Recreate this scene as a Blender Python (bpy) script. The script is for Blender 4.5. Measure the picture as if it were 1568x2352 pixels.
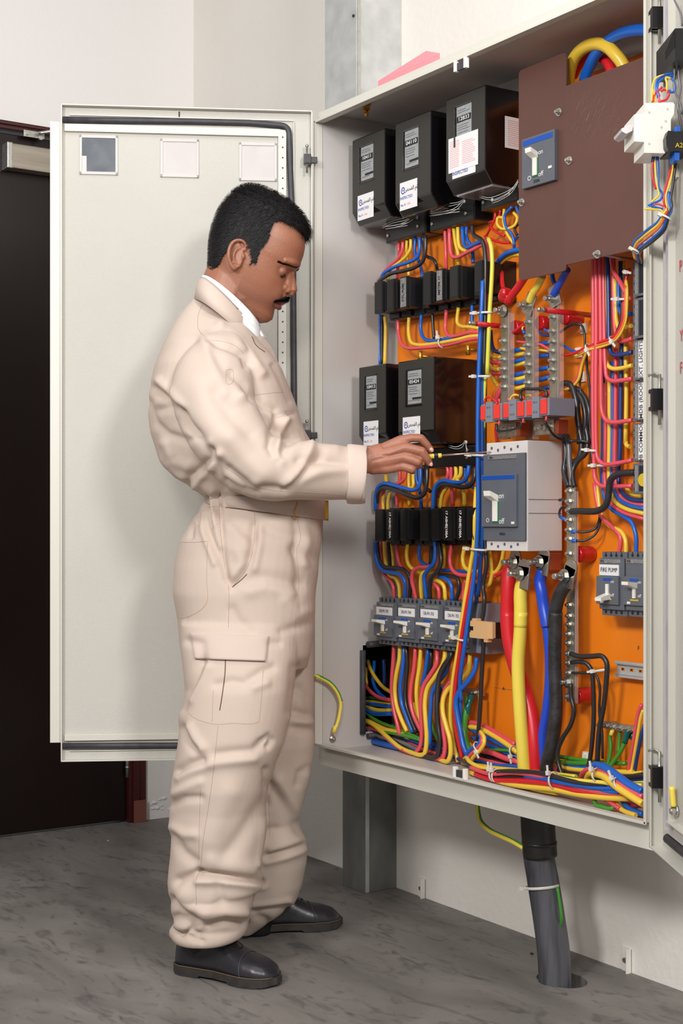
import bpy, bmesh, math, random
import numpy as np
from mathutils import Vector, Matrix
random.seed(7); np.random.seed(7)
for o in list(bpy.data.objects): bpy.data.objects.remove(o)
SC = bpy.context.scene
COL = SC.collection
# ------------------------------------------------------------------ camera, world, lights, exposure
# world axes: x runs along the cabinet front (to the right), y runs into the wall behind it, z up
F = 3269.0; HZ = 1205.0; CH = 1.0
S_, C_ = 0.83267, 0.55371            # camera frame (X right, Y depth) -> world
cam = bpy.data.cameras.new('camera'); camo = bpy.data.objects.new('camera', cam); COL.objects.link(camo)
cam.sensor_fit = 'VERTICAL'; cam.sensor_height = 36.0; cam.lens = F/2352*36
cam.shift_y = (HZ-1176)/2352*1.0
cam.clip_start = 0.05
camo.location = (0, 0, CH); camo.rotation_euler = (math.pi/2, 0, math.atan2(S_, C_))
SC.camera = camo
SC.view_settings.view_transform = 'Standard'; SC.view_settings.look = 'None'
SC.view_settings.exposure = 0.0; SC.view_settings.gamma = 1.0; SC.view_settings.use_curve_mapping = False
W = bpy.data.worlds.new('world'); SC.world = W; W.use_nodes = True
W.node_tree.nodes['Background'].inputs[0].default_value = (1, 0.99, 0.985, 1)
W.node_tree.nodes['Background'].inputs[1].default_value = 0.3
def c2w(X, Y, Z): return Vector((C_*X - S_*Y, S_*X + C_*Y, Z))
def area(name, pos, tgt, size, power, col=(1, .98, .965)):
    l = bpy.data.lights.new(name, 'AREA'); l.shape = 'RECTANGLE'; l.size = size[0]; l.size_y = size[1]
    l.energy = power; l.color = col
    o = bpy.data.objects.new(name, l); COL.objects.link(o); p = c2w(*pos); o.location = p
    o.rotation_euler = (c2w(*tgt)-p).to_track_quat('-Z', 'Y').to_euler()
    return o
area('key_softbox', (1.15, -0.1, 2.4), (0.0, 3.3, 1.1), (0.45, 0.45), 62)
area('left_softbox', (-1.6, 0.1, 2.45), (0.2, 3.4, 1.0), (0.5, 0.5), 64)
area('flash_umbrella', (-0.5, -0.1, 2.15), (-0.2, 3.4, 1.2), (0.5, 0.5), 30)
area('ceiling_bounce', (-0.3, 2.0, 3.1), (-0.3, 3.4, 0.6), (2.4, 1.4), 22, (1, 1, 1))

# ------------------------------------------------------------------ pixel -> world at a known plane
def wp(px, py, w):
    k = (px-784)/F; t = w/(S_*k + C_)
    return Vector(((C_*k - S_)*t, w, CH - (py-HZ)/F*t))
def cpt(px, py, Y):                   # camera-frame depth
    return c2w((px-784)/F*Y, Y, CH - (py-HZ)/F*Y)
def up(px, py, u):                    # plane of constant x (side walls)
    k = (px-784)/F; t = u/(C_*k - S_)
    return Vector((u, (S_*k + C_)*t, CH - (py-HZ)/F*t))
PL = 2.125                            # front face of the orange mounting plate
FR = {'F1': (780, 170, 3.4844), 'F2': (820, 520, 3.92), 'F3': (780, 800, 3.4844), 'F4': (820, 1040, 3.92),
      'F5': (800, 1340, 3.6465), 'F6': (1080, 560, 3.92), 'F7': (1080, 980, 3.824), 'F8': (1080, 1400, 3.213),
      'G1': (1168, 0, 3.675), 'G7': (1100, 1780, 3.35), 'G8': (1340, 560, 3.178), 'H2': (680, 1480, 5.6),
      'H3': (1400, 0, 6.917), 'H4': (1400, 1640, 5.6), 'H7': (1420, 200, 5.345), 'K6': (1120, 880, 7.467), 'P': (0, 0, 1)}
def fp(fr, x, y):
    a, b, s = FR[fr]; return a + x/s, b + y/s

# ------------------------------------------------------------------ materials
def srgb(c):
    return tuple((v/255/12.92 if v/255 <= .04045 else ((v/255+.055)/1.055)**2.4) for v in c)
MT = {}
def mat(name, rgb, rough=.5, metal=0, noise=0, nscale=20, bump=0, bscale=60, spec=.5, rgb2=None, alpha=1, trans=0, coat=0, stretch=None, attr=None, emit=0):
    m = bpy.data.materials.new(name); m.use_nodes = True; nt = m.node_tree; b = nt.nodes['Principled BSDF']
    c = (*srgb(rgb), 1)
    b.inputs['Base Color'].default_value = c; b.inputs['Roughness'].default_value = rough
    b.inputs['Metallic'].default_value = metal; b.inputs['Specular IOR Level'].default_value = spec
    if coat: b.inputs['Coat Weight'].default_value = coat; b.inputs['Coat Roughness'].default_value = .15
    if alpha < 1: b.inputs['Alpha'].default_value = alpha
    if trans: b.inputs['Transmission Weight'].default_value = trans
    tc = nt.nodes.new('ShaderNodeTexCoord'); mp = nt.nodes.new('ShaderNodeMapping')
    nt.links.new(tc.outputs['Object'], mp.inputs[0])
    if stretch: mp.inputs['Scale'].default_value = stretch
    src = None
    if attr:
        at = nt.nodes.new('ShaderNodeVertexColor'); at.layer_name = attr; src = at.outputs[0]
    if noise:
        n = nt.nodes.new('ShaderNodeTexNoise'); n.inputs['Scale'].default_value = nscale; n.inputs['Detail'].default_value = 6
        nt.links.new(mp.outputs[0], n.inputs['Vector'])
        r = nt.nodes.new('ShaderNodeMapRange'); r.inputs['From Min'].default_value = .35; r.inputs['From Max'].default_value = .65
        r.inputs['To Max'].default_value = noise
        nt.links.new(n.outputs[0], r.inputs[0])
        mx = nt.nodes.new('ShaderNodeMix'); mx.data_type = 'RGBA'
        nt.links.new(r.outputs[0], mx.inputs[0]); mx.inputs[6].default_value = c
        if src: nt.links.new(src, mx.inputs[6])
        mx.inputs[7].default_value = (*srgb(rgb2 if rgb2 else tuple(v*.75 for v in rgb)), 1)
        src = mx.outputs[2]
    if src: nt.links.new(src, b.inputs['Base Color'])
    if bump:
        n2 = nt.nodes.new('ShaderNodeTexNoise'); n2.inputs['Scale'].default_value = bscale; n2.inputs['Detail'].default_value = 4
        nt.links.new(mp.outputs[0], n2.inputs['Vector'])
        bp = nt.nodes.new('ShaderNodeBump'); bp.inputs['Strength'].default_value = bump; bp.inputs['Distance'].default_value = .01
        nt.links.new(n2.outputs[0], bp.inputs['Height']); nt.links.new(bp.outputs[0], b.inputs['Normal'])
    if emit:
        b.inputs['Emission Color'].default_value = c; b.inputs['Emission Strength'].default_value = emit
    MT[name] = m; return m
mat('wall_white', (230, 226, 223), .75, noise=.25, nscale=2.2, bump=.12, bscale=70, rgb2=(226, 221, 215))
mat('wall_cream', (234, 229, 221), .6, noise=.4, nscale=3, bump=.15, bscale=50, rgb2=(224, 218, 208))
mat('paint', (208, 205, 194), .38, noise=.15, nscale=3, bump=.05, bscale=700, spec=.5, rgb2=(203, 199, 187))
mat('paint_inner', (196, 191, 187), .42, noise=.12, nscale=5, bump=.06, bscale=500)
mat('paint_door', (199, 196, 187), .27, noise=.1, nscale=3, bump=.35, bscale=900, spec=.6)
mat('orange', (250, 136, 20), .42, noise=.25, nscale=3, bump=.03, bscale=30, rgb2=(238, 124, 14), stretch=(1, 1, .35))
mat('brown_board', (98, 64, 55), .42, noise=.3, nscale=6, bump=.03, bscale=150, rgb2=(84, 54, 46))
mat('black_plastic', (20, 19, 20), .28, spec=.5, noise=.3, nscale=8, rgb2=(28, 27, 28))
mat('meter_black', (52, 50, 46), .5, noise=.3, nscale=9, rgb2=(44, 42, 39), bump=.02, bscale=300)
mat('meter_gloss', (14, 12, 13), .12, spec=.6, coat=.4)
mat('holder_black', (26, 25, 26), .38, bump=.05, bscale=90)
mat('rubber', (54, 52, 56), .55, noise=.4, nscale=50, rgb2=(78, 76, 84))
mat('grey_breaker', (98, 102, 110), .45, noise=.15, nscale=30, bump=.03, bscale=200)
mat('grey_light', (128, 133, 146), .45)
mat('grey_case', (222, 217, 214), .42, noise=.1, nscale=20)
mat('case_side', (205, 198, 200), .45)
mat('blue_strip', (10, 78, 176), .4)
mat('white_plastic', (240, 236, 226), .35)
mat('cable_tie', (228, 224, 214), .35, spec=.5)
mat('label_white', (236, 234, 234), .5)
mat('strip_silver', (170, 168, 166), .35, metal=.3, noise=.8, nscale=420, rgb2=(92, 92, 94))
mat('ink_black', (30, 30, 34), .6)
mat('ink_grey', (96, 94, 100), .6)
mat('ink_blue', (66, 84, 160), .6)
mat('ink_red', (205, 60, 60), .6)
mat('ink_pink', (226, 150, 150), .6)
mat('ink_white', (236, 234, 230), .5)
mat('ink_green', (30, 120, 70), .5)
mat('ink_yellow', (214, 184, 40), .5)
mat('red_panel', (236, 62, 52), .4)
mat('dial', (168, 172, 172), .3, noise=.6, nscale=260, rgb2=(120, 124, 126), stretch=(.35, 1, 2.4))
mat('glass_dark', (38, 44, 46), .08, alpha=.35, spec=.6)
mat('zinc', (200, 198, 190), .28, metal=.9, noise=.4, nscale=60, bump=.05, bscale=200)
mat('tinned', (182, 176, 160), .34, metal=.75, noise=.7, nscale=50, rgb2=(140, 134, 116), stretch=(1, 1, .3))
mat('copper', (176, 92, 62), .4, metal=.6)
mat('bare_wood', (122, 74, 62), .4)
mat('brass', (214, 160, 62), .25, metal=.9)
mat('galv', (178, 180, 178), .5, metal=.35, noise=.8, nscale=14, bump=.06, bscale=40, rgb2=(206, 206, 204))
mat('galv_dark', (108, 112, 110), .5, metal=.4, noise=.8, nscale=16, bump=.08, bscale=40, rgb2=(138, 136, 130), stretch=(1, 1, .5))
mat('clear_plastic', (226, 214, 214), .15, alpha=.28)
mat('red_insulator', (196, 24, 32), .22, coat=.4)
mat('dark_door', (22, 11, 11), .3, noise=.5, nscale=5, spec=.4, rgb2=(30, 14, 12), stretch=(1, 1, .2))
mat('door_frame', (70, 24, 22), .28, noise=.4, nscale=9, rgb2=(52, 18, 18))
mat('beige_block', (224, 180, 128), .5)
mat('teal', (10, 96, 92), .25)
mat('pipe', (54, 54, 60), .42, noise=.9, nscale=16, bump=.1, bscale=40, rgb2=(98, 98, 104), stretch=(3, 3, .25))
mat('pipe_sleeve', (36, 33, 32), .35, noise=.5, nscale=30)
mat('pink_board', (238, 150, 158), .6)
WC = {'P': (232, 84, 96), 'Y': (244, 204, 66), 'B': (20, 98, 196), 'K': (44, 42, 44), 'R': (220, 34, 44), 'G': (70, 150, 50),
      'C': (226, 226, 82), 'N': (110, 106, 108), 'D': (26, 60, 130), 'O': (236, 120, 60), 'L': (34, 78, 206), 'A': (250, 224, 88), 'W': (226, 226, 222)}
for k, v in WC.items(): mat('wire_'+k, v, .34, spec=.5, coat=.15)
mat('wire_K2', (38, 36, 38), .5, noise=.6, nscale=40, rgb2=(70, 68, 70), bump=.15, bscale=90)
mat('skin', (150, 98, 74), .44, attr='tint', noise=.12, nscale=60, rgb2=(132, 78, 58), bump=.08, bscale=260)
mat('hair', (14, 11, 12), .55, spec=.3)
mat('nail', (214, 160, 140), .3)
mat('coverall', (199, 182, 169), .8, attr='tint', noise=.25, nscale=6, bump=.12, bscale=900, spec=.15, rgb2=(186, 167, 152))
mat('shirt', (238, 244, 246), .7, bump=.1, bscale=600)
mat('shoe_black', (34, 33, 38), .32, noise=.3, nscale=20, rgb2=(56, 54, 58), bump=.05, bscale=80)
mat('sole', (42, 38, 36), .6, noise=.6, nscale=50, rgb2=(62, 55, 48))
mat('welt', (120, 96, 64), .7)
mat('lace', (22, 21, 24), .7)
# floor: dark dusty screed with scuffs
def floor_mat():
    m = bpy.data.materials.new('floor_screed'); m.use_nodes = True; nt = m.node_tree; b = nt.nodes['Principled BSDF']
    N = lambda t: nt.nodes.new(t)
    tc = N('ShaderNodeTexCoord'); mp = N('ShaderNodeMapping'); nt.links.new(tc.outputs['Object'], mp.inputs[0])
    mp.inputs['Rotation'].default_value = (0, 0, math.radians(-50)); mp.inputs['Scale'].default_value = (1.0, 2.6, 1)
    def noise(sc, det, dist, f0, f1):
        n = N('ShaderNodeTexNoise'); n.inputs['Scale'].default_value = sc; n.inputs['Detail'].default_value = det; n.inputs['Distortion'].default_value = dist
        nt.links.new(mp.outputs[0], n.inputs['Vector']); r = N('ShaderNodeMapRange'); r.inputs[1].default_value = f0; r.inputs[2].default_value = f1
        nt.links.new(n.outputs[0], r.inputs[0]); return r.outputs[0], n.outputs[0]
    def mix(f, a, c):
        x = N('ShaderNodeMix'); x.data_type = 'RGBA'; nt.links.new(f, x.inputs[0])
        if isinstance(a, tuple): x.inputs[6].default_value = (*srgb(a), 1)
        else: nt.links.new(a, x.inputs[6])
        x.inputs[7].default_value = (*srgb(c), 1); return x.outputs[2]
    f1, h = noise(2.2, 8, .8, .35, .68); c = mix(f1, (106, 101, 96), (132, 126, 121))
    f2, _ = noise(14, 8, 1.0, .55, .75); c = mix(f2, c, (86, 82, 82))
    f3, _ = noise(5, 8, 1.6, .58, .78); c = mix(f3, c, (76, 73, 76))
    f4, _ = noise(60, 2, 0, .77, .8); c = mix(f4, c, (170, 165, 158))
    nt.links.new(c, b.inputs['Base Color']); b.inputs['Roughness'].default_value = .55
    bp = N('ShaderNodeBump'); bp.inputs['Strength'].default_value = .25; bp.inputs['Distance'].default_value = .02
    nt.links.new(h, bp.inputs['Height']); nt.links.new(bp.outputs[0], b.inputs['Normal']); MT['floor_screed'] = m
floor_mat()

# ------------------------------------------------------------------ mesh builder
class MB:
    def __init__(s): s.bm = bmesh.new()
    def box(s, x0, x1, y0, y1, z0, z1, bev=0, mtx=None, seg=2):
        if x0 > x1: x0, x1 = x1, x0
        if y0 > y1: y0, y1 = y1, y0
        if z0 > z1: z0, z1 = z1, z0
        b = bmesh.new() if bev else s.bm
        v = [b.verts.new((x, y, z)) for z in (z0, z1) for y in (y0, y1) for x in (x0, x1)]
        for f in ((0, 2, 3, 1), (4, 5, 7, 6), (0, 1, 5, 4), (2, 6, 7, 3), (0, 4, 6, 2), (1, 3, 7, 5)): b.faces.new([v[i] for i in f])
        if bev:
            bmesh.ops.bevel(b, geom=b.edges[:], offset=bev, segments=seg, affect='EDGES', profile=.7, clamp_overlap=True)
            v = s._merge(b)
        if mtx is not None:
            for q in v: q.co = mtx @ q.co
        return s
    def _merge(s, b):
        mp = {}
        for q in b.verts: mp[q] = s.bm.verts.new(q.co)
        for f in b.faces:
            try:
                nf = s.bm.faces.new([mp[q] for q in f.verts]); nf.smooth = f.smooth
            except ValueError: pass
        b.free(); return list(mp.values())
    def rings(s, rs, cap=True, smooth=True, closed=False):
        vs = [[s.bm.verts.new(p) for p in r] for r in rs]; n = len(vs[0]); m = len(vs)
        for i in range(m if closed else m-1):
            a, b = vs[i], vs[(i+1) % m]
            for j in range(n):
                f = s.bm.faces.new((a[j], a[(j+1) % n], b[(j+1) % n], b[j])); f.smooth = smooth
        if cap and not closed:
            for r, rev in ((vs[0], True), (vs[-1], False)):
                try:
                    f = s.bm.faces.new(list(reversed(r)) if rev else r); f.smooth = False
                except ValueError: pass
        return vs
    def tube(s, pts, r, seg=8, res=4, cap=True, flat=1.0, spline=True):
        pts = [Vector(p) for p in pts]
        rr = r if isinstance(r, (list, tuple)) else [r]*len(pts)
        if spline and len(pts) > 2: pts, rr = catmull(pts, rr, res)
        rs = []; up_ = None
        for i, p in enumerate(pts):
            t = (pts[min(i+1, len(pts)-1)]-pts[max(i-1, 0)])
            if t.length < 1e-9: t = Vector((0, 0, 1))
            t.normalize()
            if up_ is None: up_ = t.orthogonal().normalized()
            else:
                up_ = up_ - t*up_.dot(t)
                up_ = up_.normalized() if up_.length > 1e-6 else t.orthogonal().normalized()
            sd = t.cross(up_)
            rs.append([p + (up_*math.cos(a) + sd*math.sin(a)*flat)*rr[i] for a in [2*math.pi*k/seg for k in range(seg)]])
        s.rings(rs, cap); return s
    def cyl(s, p0, p1, r, seg=16, r2=None, smooth=True):
        p0 = Vector(p0); p1 = Vector(p1); t = (p1-p0).normalized(); a = t.orthogonal().normalized(); b = t.cross(a)
        s.rings([[p + (a*math.cos(2*math.pi*k/seg)+b*math.sin(2*math.pi*k/seg))*q for k in range(seg)] for p, q in ((p0, r), (p1, r if r2 is None else r2))], True, smooth)
        return s
    def sphere(s, c, r, seg=12, rn=8, sc=(1, 1, 1)):
        c = Vector(c); rs = []
        for i in range(rn+1):
            th = math.pi*i/rn; q = max(math.sin(th), .02)
            rs.append([c+Vector((r*sc[0]*q*math.cos(2*math.pi*k/seg), r*sc[1]*q*math.sin(2*math.pi*k/seg), -r*sc[2]*math.cos(th))) for k in range(seg)])
        s.rings(rs); return s
    def prism(s, poly, axis, a0, a1, smooth=False):      # poly in the two other axes, extruded along axis
        def mk(p, a):
            if axis == 'x': return (a, p[0], p[1])
            if axis == 'y': return (p[0], a, p[1])
            return (p[0], p[1], a)
        s.rings([[mk(p, a) for p in poly] for a in (a0, a1)], True, smooth); return s
    def quad(s, a, b, c, d):
        s.bm.faces.new([s.bm.verts.new(p) for p in (a, b, c, d)]); return s
def catmull(pts, rr, res):
    P = [pts[0]*2-pts[1]] + pts + [pts[-1]*2-pts[-2]]; R = [rr[0]] + list(rr) + [rr[-1]]; out = []; ro = []
    for i in range(1, len(P)-2):
        p0, p1, p2, p3 = P[i-1:i+3]
        a1 = max((p1-p0).length, 1e-5)**.5; a2 = max((p2-p1).length, 1e-5)**.5; a3 = max((p3-p2).length, 1e-5)**.5
        m1 = ((p1-p0)/a1 - (p2-p0)/(a1+a2) + (p2-p1)/a2)*a2
        m2 = ((p2-p1)/a2 - (p3-p1)/(a2+a3) + (p3-p2)/a3)*a2
        for k in range(res):
            t = k/res; t2 = t*t; t3 = t2*t
            out.append(p1*(2*t3-3*t2+1) + m1*(t3-2*t2+t) + p2*(-2*t3+3*t2) + m2*(t3-t2)); ro.append(R[i]*(1-t)+R[i+1]*t)
    out.append(P[-2]); ro.append(R[-2]); return out, ro

def tagp(o, label=None, cat=None, group=None, kind=None):
    if label: o['label'] = label
    if cat: o['category'] = cat
    if group: o['group'] = group
    if kind: o['kind'] = kind
    return o
def wloc(o):
    v = Vector((0, 0, 0))
    while o is not None: v = v + o.location; o = o.parent
    return v
def link(name, me, material, parent=None, origin=None):
    o = bpy.data.objects.new(name, me); COL.objects.link(o)
    me.name = name
    if material: me.materials.append(MT[material] if isinstance(material, str) else material)
    if parent is not None:
        o.parent = parent; off = wloc(parent)
        me.transform(Matrix.Translation(-off))
    else:
        n = len(me.vertices); co = np.empty(n*3, 'f'); me.vertices.foreach_get('co', co); co = co.reshape(-1, 3)
        if origin is None:
            mn, mx = co.min(0), co.max(0); origin = Vector(((mn[0]+mx[0])/2, (mn[1]+mx[1])/2, mn[2]))
        me.transform(Matrix.Translation(-Vector(origin))); o.location = origin
    return o
def build(mb, name, material, parent=None, label=None, cat=None, group=None, kind=None, origin=None):
    me = bpy.data.meshes.new(name)
    bmesh.ops.recalc_face_normals(mb.bm, faces=mb.bm.faces[:])
    mb.bm.to_mesh(me); mb.bm.free()
    return tagp(link(name, me, material, parent, origin), label, cat, group, kind)
def thing(name, loc, label, cat, group=None):
    o = bpy.data.objects.new(name, None); o.empty_display_size = .02; COL.objects.link(o); o.location = Vector(loc)
    return tagp(o, label, cat, group)
def text(s, size, loc, material, parent, roll=0, name='printed_text', ext=.0002, sx=1.0, yaw=0, bold=0, tilt=None):
    cu = bpy.data.curves.new('t', 'FONT'); cu.body = s; cu.size = size; cu.align_x = 'CENTER'; cu.align_y = 'CENTER'; cu.extrude = ext
    cu.offset = bold; cu.resolution_u = 3
    o = bpy.data.objects.new('t', cu); me = bpy.data.meshes.new_from_object(o)
    bpy.data.objects.remove(o); bpy.data.curves.remove(cu)
    M = Matrix.Translation(Vector(loc)) @ Matrix.Rotation(yaw, 4, 'Z') @ Matrix.Rotation(math.pi/2, 4, 'X') @ Matrix.Rotation(roll, 4, 'Z') @ Matrix.Diagonal((sx, 1, 1, 1))
    me.transform(M)
    if not len(me.vertices): return None
    return link(name, me, material, parent)
# ------------------------------------------------------------------ the room
WY = 2.297; BX = -4.377; TOPZ = 3.0
def struct(mb, name, m, label=None): return build(mb, name, m, kind='structure', label=label)
# floor with the hole where the conduit drops through
hc = wp(1290, 2238, 2.135); hc.z = 0
fm = MB(); nseg = 32; R = .062
ring = [fm.bm.verts.new((hc.x+R*math.cos(a), hc.y+R*.8*math.sin(a), 0)) for a in [2*math.pi*k/nseg for k in range(nseg)]]
ringd = [fm.bm.verts.new((q.co.x, q.co.y, -.12)) for q in ring]
sq = []
for k in range(nseg):
    a = 2*math.pi*k/nseg; c, s = math.cos(a), math.sin(a); q = .12/max(abs(c), abs(s)); sq.append(fm.bm.verts.new((hc.x+q*c, hc.y+q*s, 0)))
for k in range(nseg):
    j = (k+1) % nseg; fm.bm.faces.new((ring[k], ring[j], sq[j], sq[k])); fm.bm.faces.new((ring[j], ring[k], ringd[k], ringd[j]))
x0, x1, y0, y1 = BX-.15, 1.4, -3.6, WY+.1; a0, a1, b0, b1 = hc.x-.12, hc.x+.12, hc.y-.12, hc.y+.12
for r in ((x0, a0, y0, y1), (a1, x1, y0, y1), (a0, a1, y0, b0), (a0, a1, b1, y1)): fm.quad((r[0], r[2], 0), (r[1], r[2], 0), (r[1], r[3], 0), (r[0], r[3], 0))
bmesh.ops.remove_doubles(fm.bm, verts=fm.bm.verts[:], dist=1e-5)
struct(fm, 'floor', 'floor_screed')
struct(MB().box(BX-.15, 1.4, WY, WY+.12, 0, TOPZ), 'wall_right', 'wall_cream')
# back wall with the door opening
dl, dr = -1.2, 0
p_r = None
def byp(px, py): return up(px, py, BX)           # point on the back wall
fr_out = byp(332, 1885).y; fr_in = byp(293, 1889).y; dtop = byp(60, 286).z
wb = MB().box(BX-.14, BX, fr_out, WY, 0, TOPZ).box(BX-.14, BX, -1.2, fr_out, dtop, TOPZ).box(BX-.14, BX, -3.6, fr_in-1.1, 0, dtop)
struct(wb, 'wall_back', 'wall_white')
hd = byp(100, 318).z
f = MB()
for (ya, yb, px) in ((fr_in, fr_out, .012), (fr_in+.012, fr_out-.03, .022)): f.box(BX-.1, BX+px, ya, yb, 0, dtop-(0 if px < .02 else .012), .003)
struct(f, 'trim_1', 'door_frame')
f = MB().box(BX-.1, BX+.012, fr_in-1.1, fr_in, hd+.01, dtop, .003).box(BX-.1, BX+.022, fr_in-1.1, fr_in+.02, hd+.022, dtop-.014, .003)
struct(f, 'trim_2', 'door_frame')
struct(MB().box(BX+.0225, BX+.0255, fr_in+.012, fr_out-.006, 0, .075, .001), 'trim_3', 'bare_wood', 'worn bare patch at the foot of the dark red door frame')
door = thing('door_1', (BX-.03, fr_in-.5, 0), 'dark varnished wooden door with a brushed closer along its top', 'door'); door['kind'] = 'structure'
door.pop('category', None) if hasattr(door, 'pop') else None
build(MB().box(BX-.05, BX-.008, fr_in-1.08, fr_in-.002, .008, hd, .003), 'door_leaf', 'dark_door', door)
h = byp(291, 1745)
hm = MB(); hz0 = byp(291, 1785).z; hz1 = byp(291, 1742).z+.06
hm.cyl((BX+.006, fr_in-.004, hz0), (BX+.006, fr_in-.004, hz1), .0065, 12); hm.cyl((BX+.006, fr_in-.004, (hz0+hz1)/2-.03), (BX+.006, fr_in-.004, (hz0+hz1)/2-.024), .0082, 12)
build(hm, 'hinge', 'zinc', door)
c0 = byp(2, 335); c1 = byp(118, 402)
cz1 = byp(20, 336).z; cz0 = byp(20, 392).z
m_cl = mat('brushed', (176, 166, 152), .32, metal=.7, noise=.5, nscale=30, stretch=(1, .1, 4), rgb2=(140, 130, 118))
build(MB().box(BX-.006, BX+.045, c0.y+.01, c0.y+.33, cz0, cz1, .004), 'closer_body', 'brushed', door)
build(MB().box(BX-.006, BX+.047, c0.y+.004, c0.y+.022, cz0-.002, cz1+.002, .003), 'closer_cap', 'zinc', door, label='bright polished end cap')
# closer arm bracket on the frame
ca = byp(48, 301); cb = byp(85, 305); cc = byp(116, 296)
arm = thing('door_closer_arm', (BX+.03, ca.y+.03, ca.z-.01), 'zinc door closer arm bracket screwed to the dark red door head', 'closer arm')
build(MB().box(BX+.022, BX+.026, ca.y, cb.y+.015, ca.z-.022, ca.z-.001, .001), 'bracket', 'zinc', arm)
build(MB().cyl((BX+.026, ca.y+.012, ca.z-.011), (BX+.032, ca.y+.012, ca.z-.011), .006, 10), 'screw', 'zinc', arm)
build(MB().cyl((BX+.026, cb.y, ca.z-.02), (BX+.034, cb.y, ca.z-.02), .008, 10), 'pivot', 'zinc', arm)
build(MB().tube([(BX+.04, cb.y-.01, cb.z-.012), (BX+.06, cb.y+.03, cb.z-.004), (BX+.11, cb.y+.09, cb.z+.012)], .0055, 8), 'rod', 'zinc', arm)
# galvanised trunking above, channel leg below
tk = thing('cable_trunking', (-3.235, 2.22, 2.03), 'pale galvanised square cable trunking rising above the cabinet', 'trunking')
build(MB().box(-3.312, -3.157, 2.147, WY, 2.031, TOPZ-.001, .002), 'duct', 'galv', tk)
build(MB().box(-3.1555, -3.153, 2.15, 2.157, 2.031, TOPZ-.001), 'folded_seam', 'zinc', tk)
bz = wp(812, 37, 2.147)
build(MB().cyl((-3.168, 2.146, bz.z), (-3.168, 2.1435, bz.z), .004, 10), 'rivet', 'ink_black', tk)
lg = thing('cabinet_leg', (-3.234, 2.24, 0), 'dark galvanised channel leg standing on the floor under the cabinet', 'leg')
build(MB().box(-3.288, -3.18, 2.19, WY, 0, .4, .002), 'channel', 'galv_dark', lg)
build(MB().box(-3.1795, -3.177, 2.192, 2.203, .001, .4), 'folded_lip', 'galv', lg)
# pink board lying on the cabinet
q1 = wp(872, 185, 2.08)
pb = MB(); bz0 = 2.036
pa, pb_, pc = wp(1006, 121, 1.97), wp(980, 117, 2.1), wp(875, 186, 2.1)
m_ = MB(); pts = [wp(868, 186, 2.0), wp(1010, 122, 1.97), wp(978, 117, 2.1), wp(915, 160, 2.12)]
m_.rings([[Vector((p.x, p.y, bz0)) for p in pts], [Vector((p.x, p.y, max(p.z, bz0+.004))) for p in pts]], True, False)
build(m_, 'foam_wedge', 'pink_board', label='pink folded foam sheet lying on top of the cabinet', cat='foam sheet')
# small brackets at the wall foot
for i, (px, py, lab) in enumerate(((970, 2040, 'small painted clip at the wall foot right of the leg'), (1440, 2205, 'small painted angle clip low on the wall right of the conduit'))):
    p = wp(px, py, WY); t = thing('wall_clip', (p.x, WY, p.z-.02), lab, 'clip')
    build(MB().box(p.x-.014, p.x+.014, WY-.003, WY, p.z-.03, p.z+.03, .001).box(p.x+.011, p.x+.014, WY-.016, WY, p.z-.03, p.z+.028, .001), 'plate', 'wall_cream', t)
    build(MB().cyl((p.x-.003, WY-.003, p.z), (p.x-.003, WY-.008, p.z), .005, 10), 'screw', 'galv_dark', t)
# flaked plaster at wall foot beside the door frame
pm = MB()
for k in range(9):
    px = 345+random.random()*50; py = 1860-random.random()*28; p = byp(px, py); r = .004+random.random()*.008
    pm.sphere((BX+.001, p.y, p.z), r, 7, 4, (.3, 1+random.random(), .7))
p = wp(757, 1972, WY)
tagp(build(pm, 'plaster_flakes', 'wall_white', kind='stuff'), 'flaking plaster lumps at the wall foot beside the door frame', 'plaster')
# debris on the floor: pink chip
p = cpt(248, 1930, 1); 
def fl(px, py): Y = CH*F/(py-HZ); return c2w((px-784)/F*Y, Y, 0)
p = fl(248, 1932); build(MB().sphere((p.x, p.y, .0015), .006, 8, 5, (1, .6, .25)), 'floor_chip', 'pink_board', label='tiny pink chip lying on the floor near the door', cat='debris')
p = fl(1221, 2192); build(MB().sphere((p.x, p.y, .002), .005, 8, 5, (1, .8, .4)), 'pebble', 'ink_black', label='tiny dark pebble on the floor left of the conduit', cat='debris')

# ------------------------------------------------------------------ the cabinet
U0, U1 = -2.990, -1.825; Wf, Wl, Wb = 1.922, 1.90, 2.147; Z0, Z1 = .402, 2.028; L0, L1 = -2.974, -1.858; LZ0, LZ1 = .456, 1.998
cab = thing('distribution_cabinet', ((U0+U1)/2, 2.03, Z0), 'large beige steel distribution cabinet with orange inside, doors swung open', 'cabinet')
T = .003
def cpart(mb, name, m='paint', label=None, parent=None): return build(mb, name, m, parent or cab, label=label)
cpart(MB().box(U0, U1, Wf+.0012, Wb, Z1-T, Z1), 'top_panel', 'paint_inner')
cpart(MB().box(U0, U1, Wf+.0012, Wb, Z0, Z0+T), 'bottom_panel', 'paint_inner')
cpart(MB().box(L0-.002, L1+.002, Wf, Wb-.005, LZ0-.02, LZ0-.017), 'floor_plate', 'paint_inner')
kz0, kz1 = .472, .694; ky0, ky1 = up(833, 1600, L0).y, 2.135
cpart(MB().box(U0, U0+T, Wf+.0012, Wb, Z0, kz0).box(U0, U0+T, Wf+.0012, Wb, kz1, Z1).box(U0, U0+T, Wf+.0012, ky0, kz0, kz1).box(L0-.003, L0, Wf, ky0, LZ0-.02, Z1-T).box(L0-.003, L0, ky0, Wb, kz1, Z1-T).box(L0-.003, L0, ky0, Wb, LZ0-.02, kz0), 'side_panel', 'paint_inner')
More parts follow.
